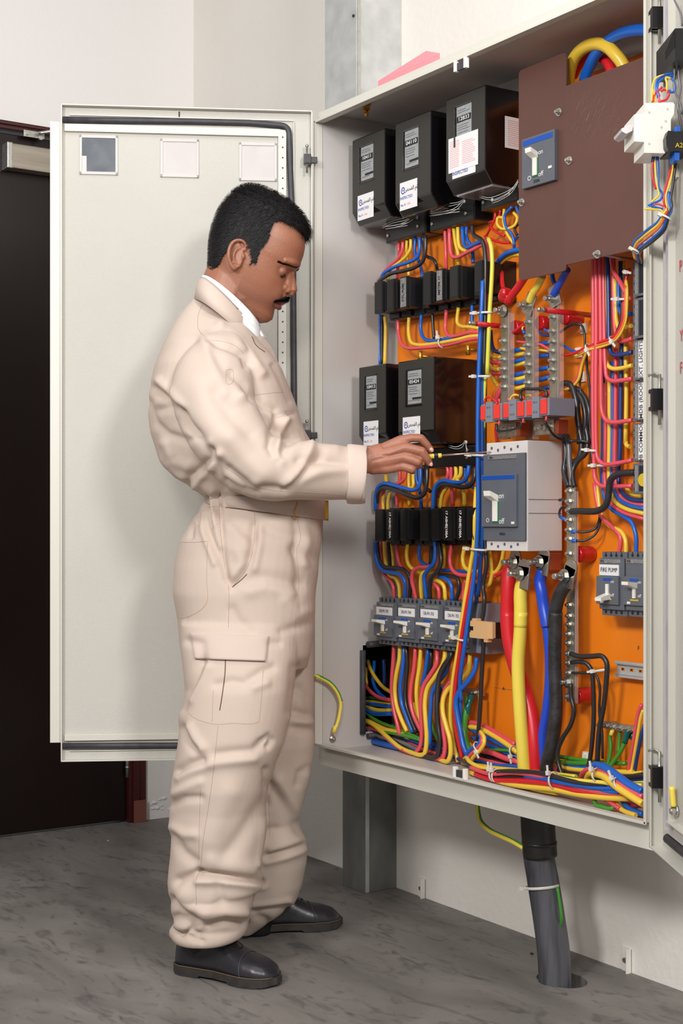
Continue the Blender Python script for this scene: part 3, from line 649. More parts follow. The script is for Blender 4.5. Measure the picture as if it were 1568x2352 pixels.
# right-hand column of breakers, turned on their side
col = [(601, 685, None, 'topmost breaker of the right-hand column, half under the brown board'), (688, 781, None, 'second breaker of the right-hand column, no label'),
       (784, 876, 'EXT. LIGHTS', 'sideways breaker labelled EXT. LIGHTS'), (879, 969, 'SMDB (ROOF)', 'sideways breaker labelled SMDB (ROOF)'),
       (973, 1062, 'DB COMMON', 'sideways breaker labelled DB COMMON'), (1065, 1136, None, 'lowest breaker of the right-hand column with a worn round sticker')]
for i, (ya, yb, s, lab) in enumerate(col):
    w = 2.05; a = wp(1445, ya, w); b = wp(1445, yb, w); x0 = a.x; x1 = x0+.12; z1, z0 = a.z, b.z+.001; ht = z1-z0
    t = thing('circuit_breaker', ((x0+x1)/2, PL, z0), lab, 'circuit breaker', 'sideways breakers of the right column')
    build(MB().box(x0, x0+.014, w+.01, PL, z0, z1, .001).box(x0+.014, x1-.014, w, PL, z0, z1, .001).box(x1-.014, x1, w+.01, PL, z0, z1, .001), 'case', 'grey_breaker', t)
    hb = MB()
    for k in range(4):
        zz = z0+ht*(.17+.22*k); hb.cyl((x0+.0075, w+.0102, zz), (x0+.0075, w+.0085, zz), .0042, 10)
    build(hb, 'terminal_holes', 'ink_black', t)
    st = build(MB().box(x0+.016, x0+.0245, w-.0012, w, z0+.004, z1-.004), 'rating_strip', 'strip_silver', t)
    if s:
        l = build(MB().box(x0+.026, x0+.05, w-.0014, w, z0+.003, z1-.003), 'name_label', 'label_white', t, label='white label reading ' + s)
        text(s, .0135, (x0+.0335, w-.0018, (z0+z1)/2), 'ink_grey', l, roll=math.pi/2, bold=.0002)
    else:
        g = MB()
        for k in range(12): g.box(x0+.027+k*.0018, x0+.0278+k*.0018, w-.0008, w, z0+.005, z1-.005)
        build(g, 'cooling_ribs', 'ink_black', t)
        if i == 5: build(MB().cyl((x0+.038, w-.0006, z0+ht*.45), (x0+.038, w-.0016, z0+ht*.45), .013, 16), 'worn_sticker', 'ink_yellow', t)

# the big breaker ------------------------------------------------------
w = 1.99; a = wp(1117, 1018, w); x0 = a.x; x1 = wp(1211, 1009, w).x; z1 = a.z; z0 = wp(1117, 1264, w).z; D = w+.098; wd = x1-x0; ht = z1-z0
t = thing('main_breaker', ((x0+x1)/2, D, z0), 'large grey and white main circuit breaker at the screwdriver tip', 'circuit breaker')
build(MB().box(x0, x1, w, D, z0, z1, .002), 'case', 'grey_case', t)
build(MB().box(x1-.0002, x1+.0006, w+.003, D-.002, z0+ht*.34, z0+ht*.345).box(x1-.0002, x1+.0006, w+.003, D-.002, z0+ht*.465, z0+ht*.47), 'side_seams', 'ink_grey', t)
build(MB().box(x0-.004, x1-.002, w-.006, w+.002, z0+.022, z1-.026, .0015), 'front_cover', 'grey_breaker', t)
tp = build(MB().box(x0-.002, x1-.022, w-.013, w-.004, z0+ht*.22, z0+ht*.70, .0015), 'toggle_plate', 'grey_breaker', t, label='raised grey plate around the lever')
build(MB().box(x0+.001, x1-.027, w-.0138, w-.0125, z0+ht*.655, z0+ht*.69), 'blue_band', 'blue_strip', tp)
s = build(MB().box(x0+wd*.1, x0+wd*.8, w-.0075, w-.006, z1-.037, z1-.029), 'rating_strip', 'strip_silver', t); oval(s, x0+wd*.18, w-.008, z1-.033, .006, .0028)
cx = x0+wd*.34; zc = z0+ht*.39
toggle(tp, cx, zc, w-.013, .78)
text('O', .013, (x0+wd*.15, w-.0135, zc-.026), 'ink_white', tp); build(MB().box(x1-.036, x1-.027, w-.0145, w-.013, zc-.034, zc-.029), 'test_button', 'white_plastic', tp)
text('400A', .009, (x0+wd*.45, w-.0065, z0+.036), 'ink_black', t)
for k in range(5):
    for zz in (z1-.013, z0+.013):
        hb = MB(); hb.cyl((x0+wd*(.13+.16*k), w+.001, zz+(-.004 if k % 2 else .001)), (x0+wd*(.13+.16*k), w-.0004, zz+(-.004 if k % 2 else .001)), .0036, 10); build(hb, 'screw_hole', 'ink_grey', t)

# brown boards -----------------------------------------------------------
def board(name, pl, ptl, pbl, pr, w, label):
    a = wp(pl, ptl, w); b = wp(pl, pbl, w); x1 = wp(pr, ptl, w).x
    t = thing('cover_board', ((a.x+x1)/2, w, b.z), label, 'cover board')
    r = .008; m = MB(); poly = []
    for cx, cz, a0 in ((x1-r, a.z-r, 0), (a.x+r, a.z-r, 90), (a.x+r, b.z+r, 180), (x1-r, b.z+r, 270)):
        for k in range(5): an = math.radians(a0+k*22.5); poly.append((cx+r*math.cos(an), cz+r*math.sin(an)))
    m.prism(poly, 'y', w, w+.004); build(m, 'panel', 'brown_board', t)
    return t, a.x, x1, b.z, a.z
t1 = board('b', 1191, 163, 645, 1300, 2.0, 'narrow dark brown cover board carrying a grey breaker face')
t2 = board('b', 1296, 199, 609, 1520, 1.985, 'wide dark brown cover board with scratches')
def nut(px, py, w, parent, stem=0):
    p = wp(px, py, w); m = MB(); m.cyl((p.x, w, p.z), (p.x, w-.002, p.z), .0085, 14); m.cyl((p.x, w-.002, p.z), (p.x, w-.007, p.z), .0062, 6, smooth=False); m.cyl((p.x, w-.007, p.z), (p.x, w-.012, p.z), .0032, 8)
    m.cyl((p.x, w+.004, p.z), (p.x, PL, p.z), .003, 8)
    build(m, 'nut_and_stud', 'zinc', parent)
nut(1284, 258, 2.0, t1[0]); nut(1199, 465, 2.0, t1[0]); nut(1308, 369, 1.985, t2[0]); nut(1373, 584, 1.985, t2[0])
# scratches
sc = MB()
for k in range(110):
    g = random.random(); x = 1325+g*100+random.gauss(0, 8); y_ = 205+random.random()*95; ln = 4+random.random()*20
    a = wp(x, y_, 1.9846); b = wp(x-ln*.42, y_+ln, 1.9846); dx = Vector((.00012+random.random()*.00022, 0, 0)); sc.quad(a-dx, a+dx, b+dx, b-dx)
m_sc = mat('scratch', (140, 112, 106), .6)
o = build(sc, 'scratches', 'scratch', t2[0]); o['kind'] = 'stuff'
# breaker face poking through the narrow board
w = 1.99; a = wp(1198, 321, w); x1 = wp(1273, 295, w).x; zb = wp(1198, 435, w).z; wd = x1-a.x; ht = a.z-zb
t = thing('board_breaker', ((a.x+x1)/2, 2.0, zb), 'grey breaker face with blue band set in the narrow brown board', 'circuit breaker')
build(MB().box(a.x, x1, w, 2.0, zb, a.z, .0015), 'face_plate', 'grey_breaker', t)
build(MB().box(a.x+.004, x1-.006, w-.0006, w+.001, a.z-.016, a.z-.005), 'blue_band', 'blue_strip', t)
toggle(t, a.x+wd*.42, zb+ht*.42, w, .66); text('O', .014, (a.x+wd*.24, w-.0006, zb+ht*.17), 'ink_white', t); text('250A', .009, (a.x+wd*.46, w-.0006, zb+ht*.08), 'ink_black', t)
build(MB().box(x1-.018, x1-.008, w-.0015, w, zb+ht*.25, zb+ht*.30), 'test_button', 'white_plastic', t)

# busbars --------------------------------------------------------------
def busbar(pl, pr, yt, yb, w, label, bolts, mat_='tinned', shield=.012):
    a = wp(pl, yt, w); x1 = wp(pr, yt, w).x; zb = wp(pl, yb, w).z
    t = thing('busbar', ((a.x+x1)/2, w, zb), label, 'busbar')
    build(MB().box(a.x, x1, w, w+.005, zb, a.z, .0006), 'bar', mat_, t)
    if shield: build(MB().box(x1+.003, x1+.0045, w-.004, w+shield, zb, a.z-.01), 'clear_shield', 'clear_plastic', t)
    for (bx, by) in bolts:
        m = MB(); p = wp(bx, by, w); bolt(m, p, (0, -1, 0), .0058, .005, tail=.005); build(m, 'bolt', 'zinc', t)
    return t
def f6(l): return [fp('F6', *q) for q in l]
bb1 = busbar(1150, 1168, 712, 1010, 2.06, 'left flat upright busbar above the relays', f6([(305, 752), (300, 877), (295, 962), (298, 1042), (300, 1128), (300, 1205), (305, 1290)]))
bb2 = busbar(1206, 1224, 700, 1010, 2.06, 'middle flat upright busbar above the relays', f6([(525, 708), (525, 832), (515, 916), (520, 1000), (525, 1090), (520, 1162), (520, 1252)]))
bb3 = busbar(1261, 1281, 686, 1010, 2.06, 'right flat upright busbar above the relays', f6([(745, 662), (740, 788), (745, 882), (738, 966), (740, 1050), (740, 1135), (742, 1222)]))
for px, py, tt in ((1155, 714, bb1), (1210, 702, bb2), (1270, 687, bb3)):
    p = wp(px, py, 2.056); m = MB(); bolt(m, p, (0, -1, 0), .0095, .009, tail=.014); build(m, 'terminal_bolt', 'zinc', tt[0] if isinstance(tt, tuple) else tt)
for px, py, ang, lab in ((1213, 702, .5, 'x'), (1273, 682, -.3, 'x')):
    p = wp(px, py, 2.055); m = MB().box(-.016, .016, 0, .003, -.02, .028, .003, mtx=Matrix.Translation(p) @ Matrix.Rotation(ang, 4, 'Y')); build(m, 'cable_lug', 'zinc', bb2 if px < 1250 else bb3)
nb = busbar(1301, 1321, 1118, 1613, 2.065, 'long neutral bar full of bolts, right of the big breaker', [(fp('F7', 872, y_)) for y_ in (565, 655, 735, 820, 905, 985, 1115, 1565, 1660, 1735)] + [fp('F8', 727, y_) for y_ in (180, 247, 325, 392, 465, 640)], shield=.004)
p = wp(1304, 1323, 2.065); m = MB(); bolt(m, p, (0, -1, 0), .012, .012, tail=.022); build(m, 'terminal_bolt', 'zinc', nb)
p = wp(*fp('F8', 716, 535), 2.065); m = MB(); bolt(m, p, (0, -1, 0), .0085, .007, tail=.01); build(m, 'terminal_bolt', 'zinc', nb)
# silver clamps between relays and breaker
for i, (l, r, yt, yb, lab) in enumerate(((1140, 1184, 973, 1006, 'left bolted silver clamp under the relays'), (1227, 1271, 966, 1000, 'right bolted silver clamp under the relays'))):
    w = 2.02; a = wp(l, yt, w); x1 = wp(r, yt, w).x; zb = wp(l, yb, w).z
    t = thing('busbar_clamp', ((a.x+x1)/2, 2.06, zb), lab, 'clamp')
    build(MB().box(a.x, x1, w, w+.014, zb, a.z, .002), 'block', 'tinned', t); build(MB().box(x1, x1+.012, w+.003, w+.03, zb, a.z-.002, .001), 'copper_end', 'copper', t)
    m = MB()
    for k in range(4): m.cyl((a.x+.008+k*.014, w, (a.z+zb)/2-.002+.003*(k % 2)), (a.x+.008+k*.014, w-.005, (a.z+zb)/2-.002+.003*(k % 2)), .0055, 6, smooth=False)
    build(m, 'bolt_row', 'zinc', t)
# red insulators
def insul(px, py, r, w0, label, parent=None):
    p = wp(px, py, w0); t = thing('insulator', (p.x, PL, p.z-r), label, 'insulator', 'red standoff insulators')
    m = MB(); m.rings([[Vector((p.x+q*math.cos(a), yy, p.z+q*math.sin(a))) for a in [2*math.pi*k/20 for k in range(20)]] for yy, q in ((w0, r*.8), (w0+.002, r*.95), (w0+.012, r), (w0+.022, r*.93), (w0+.024, r*.93), (w0+.034, r), (PL-.004, r*.95), (PL-.0005, r*.8))])
    build(m, 'body', 'red_insulator', t)
insul(1178, 752, .0165, 2.078, 'red insulator behind the left busbar'); insul(1237, 741, .0165, 2.078, 'red insulator behind the middle busbar'); insul(1294, 729, .0165, 2.078, 'red insulator behind the right busbar')
insul(1322, 1273, .018, 2.078, 'upper red insulator behind the neutral bar'); insul(1320, 1599, .018, 2.078, 'lower red insulator behind the neutral bar')
# red sleeved studs standing straight out of the plate
for (pa, pb_, lab) in (((1079, 742), (1150, 750), 'red sleeved stud sticking out beside the blue cables'), ((1238, 711), (1338, 722), 'red sleeved stud sticking out at the right busbar')):
    p = wp(pa[0], pa[1], 1.965 if pa[0] > 1100 else 1.985); w0 = p.y
    t = thing('standoff_stud', (p.x, PL, p.z-.006), lab, 'stud')
    build(MB().cyl((p.x, w0+.018, p.z), (p.x, PL-.004, p.z), .0058, 14), 'sleeve', 'red_insulator', t)
    m = MB().sphere((p.x, w0, p.z), .0052, 10, 6).cyl((p.x, w0, p.z), (p.x, w0+.02, p.z), .0042, 10).cyl((p.x, w0+.008, p.z), (p.x, w0+.012, p.z), .006, 6, smooth=False); build(m, 'screw', 'zinc', t); build(MB().cyl((p.x, PL-.005, p.z), (p.x, PL, p.z), .01, 14), 'base_washer', 'zinc', t)
# relays / transducers with red faces
for i, (l, r, yt, yb, lab) in enumerate(((1102, 1150, 930, 968, 'leftmost grey relay with two red squares'), (1154, 1206, 924, 963, 'middle grey relay with two red squares'), (1207.5, 1258.6, 918, 958, 'rightmost grey relay with two red squares and long grey side'))):
    w = 1.975; a = wp(l, yt, w); x1 = wp(r, yt, w).x; zb = wp(l, yb, w).z; zt = a.z; wd = x1-a.x
    t = thing('relay', ((a.x+x1)/2, 2.045, zb), lab, 'relay', 'grey relays with red squares')
    build(MB().box(a.x, x1, w+.003, w+.074, zb, zt, .001).box(a.x+wd*.3, x1-wd*.38, w-.002, w+.01, zb-.004, zt+.004, .001), 'case', 'grey_light', t)
    build(MB().box(a.x+wd*.02, a.x+wd*.3, w, w+.004, zb+.003, zt-.003, .0006), 'red_square', 'red_panel', t)
    build(MB().box(x1-wd*.36, x1-wd*.08, w, w+.004, zb+.003, zt-.003, .0006), 'red_square', 'red_panel', t)
    text('10 11', .006, (a.x+wd*.45, w-.0026, zt-.008), 'ink_grey', t); text('14 12', .006, (a.x+wd*.45, w-.0026, zb+.008), 'ink_grey', t)
    m = MB()
    for f_ in (.15, .8): m.tube([(a.x+wd*f_, w+.008, zt), (a.x+wd*f_, w+.006, zt+.009)], .0022, 8, spline=False)
    m.tube([(a.x+wd*.8, w+.008, zb), (a.x+wd*.8, w+.006, zb-.011)], .0024, 8, spline=False)
    build(m, 'ferrules', 'wire_P', t)
# beige terminal block
w = 2.03; a = wp(1080, 1422, w); b = wp(1120, 1473, w); t = thing('terminal_block', ((a.x+b.x)/2, 2.075, b.z), 'beige terminal block clipped on the grey blank box', 'terminal block')
m = MB().box(a.x, b.x, w, w+.016, b.z+.004, a.z-.003, .001).box(a.x+.004, a.x+.02, w+.001, w+.015, a.z-.003, a.z+.002, .001).box(b.x-.016, b.x-.004, w+.001, w+.015, b.z-.003, b.z+.005, .001).box(a.x-.006, a.x, w+.002, w+.014, b.z+.004, b.z+.016, .001).box(a.x-.004, a.x, w+.002, w+.014, a.z-.016, a.z-.006, .001)
for k in range(4): m.box(b.x, b.x+.014, w+.002+k*.0035, w+.0035+k*.0035, b.z+.006+k*.001, a.z-.004)
build(m, 'body', 'beige_block', t); build(MB().box(b.x+.001, b.x+.016, w+.012, w+.03, b.z+.006, a.z-.004, .001), 'dark_clip', 'black_plastic', t); build(MB().box(a.x-.002, a.x+.010, w-.0006, w, (a.z+b.z)/2-.002, (a.z+b.z)/2+.007), 'wire_entry', 'black_plastic', t)
# din rail
w = 2.10; a = wp(1411, 1517, w); z0 = wp(1411, 1554, w).z; x1 = -1.87; zc = (a.z+z0)/2
t = thing('din_rail', (a.x, PL, z0), 'short empty slotted metal rail at the lower right', 'mounting rail')
m = MB().box(a.x, x1, w, w+.0015, zc+.011, a.z).box(a.x, x1, w, w+.0015, z0, zc-.011).box(a.x, x1, w, w+.008, zc+.010, zc+.0115).box(a.x, x1, w, w+.008, zc-.0115, zc-.010).box(a.x, x1, w+.007, w+.0085, zc-.011, zc+.011)
build(m, 'rail', 'galv', t); m = MB()
for k in range(6): m.cyl((a.x+.014+k*.025, w+.0068, zc), (a.x+.014+k*.025, w+.0062, zc), .003, 8).cyl((a.x+.020+k*.025, w+.0068, zc), (a.x+.020+k*.025, w+.0062, zc), .003, 8).box(a.x+.014+k*.025, a.x+.02+k*.025, w+.0062, w+.0068, zc-.003, zc+.003)
build(m, 'slots', 'orange', t)
# earth bars
def earthbar(l, r, y_, label, n, w=2.09):
    a = wp(l, y_, w); x1 = wp(r, y_, w).x; t = thing('earth_bar', ((a.x+x1)/2, PL, a.z-.006), label, 'earth bar')
    build(MB().box(a.x, x1, w, w+.008, a.z-.007, a.z+.007, .001).box(a.x+.01, a.x+.02, w+.008, PL, a.z-.004, a.z+.004), 'bar', 'tinned', t)
    for k in range(n):
        m = MB(); bolt(m, (a.x+(x1-a.x)*(k+.5)/n, w, a.z-.001), (0, -1, 0), .0052, .006, tail=.005); build(m, 'bolt', 'zinc', t)
earthbar(1373, 1460, 1662, 'tinned earth bar with a row of bolts at the lower right', 6)
earthbar(1010, 1108, 1577, 'tinned earth bar half hidden behind the lower left cables', 3, 2.10)
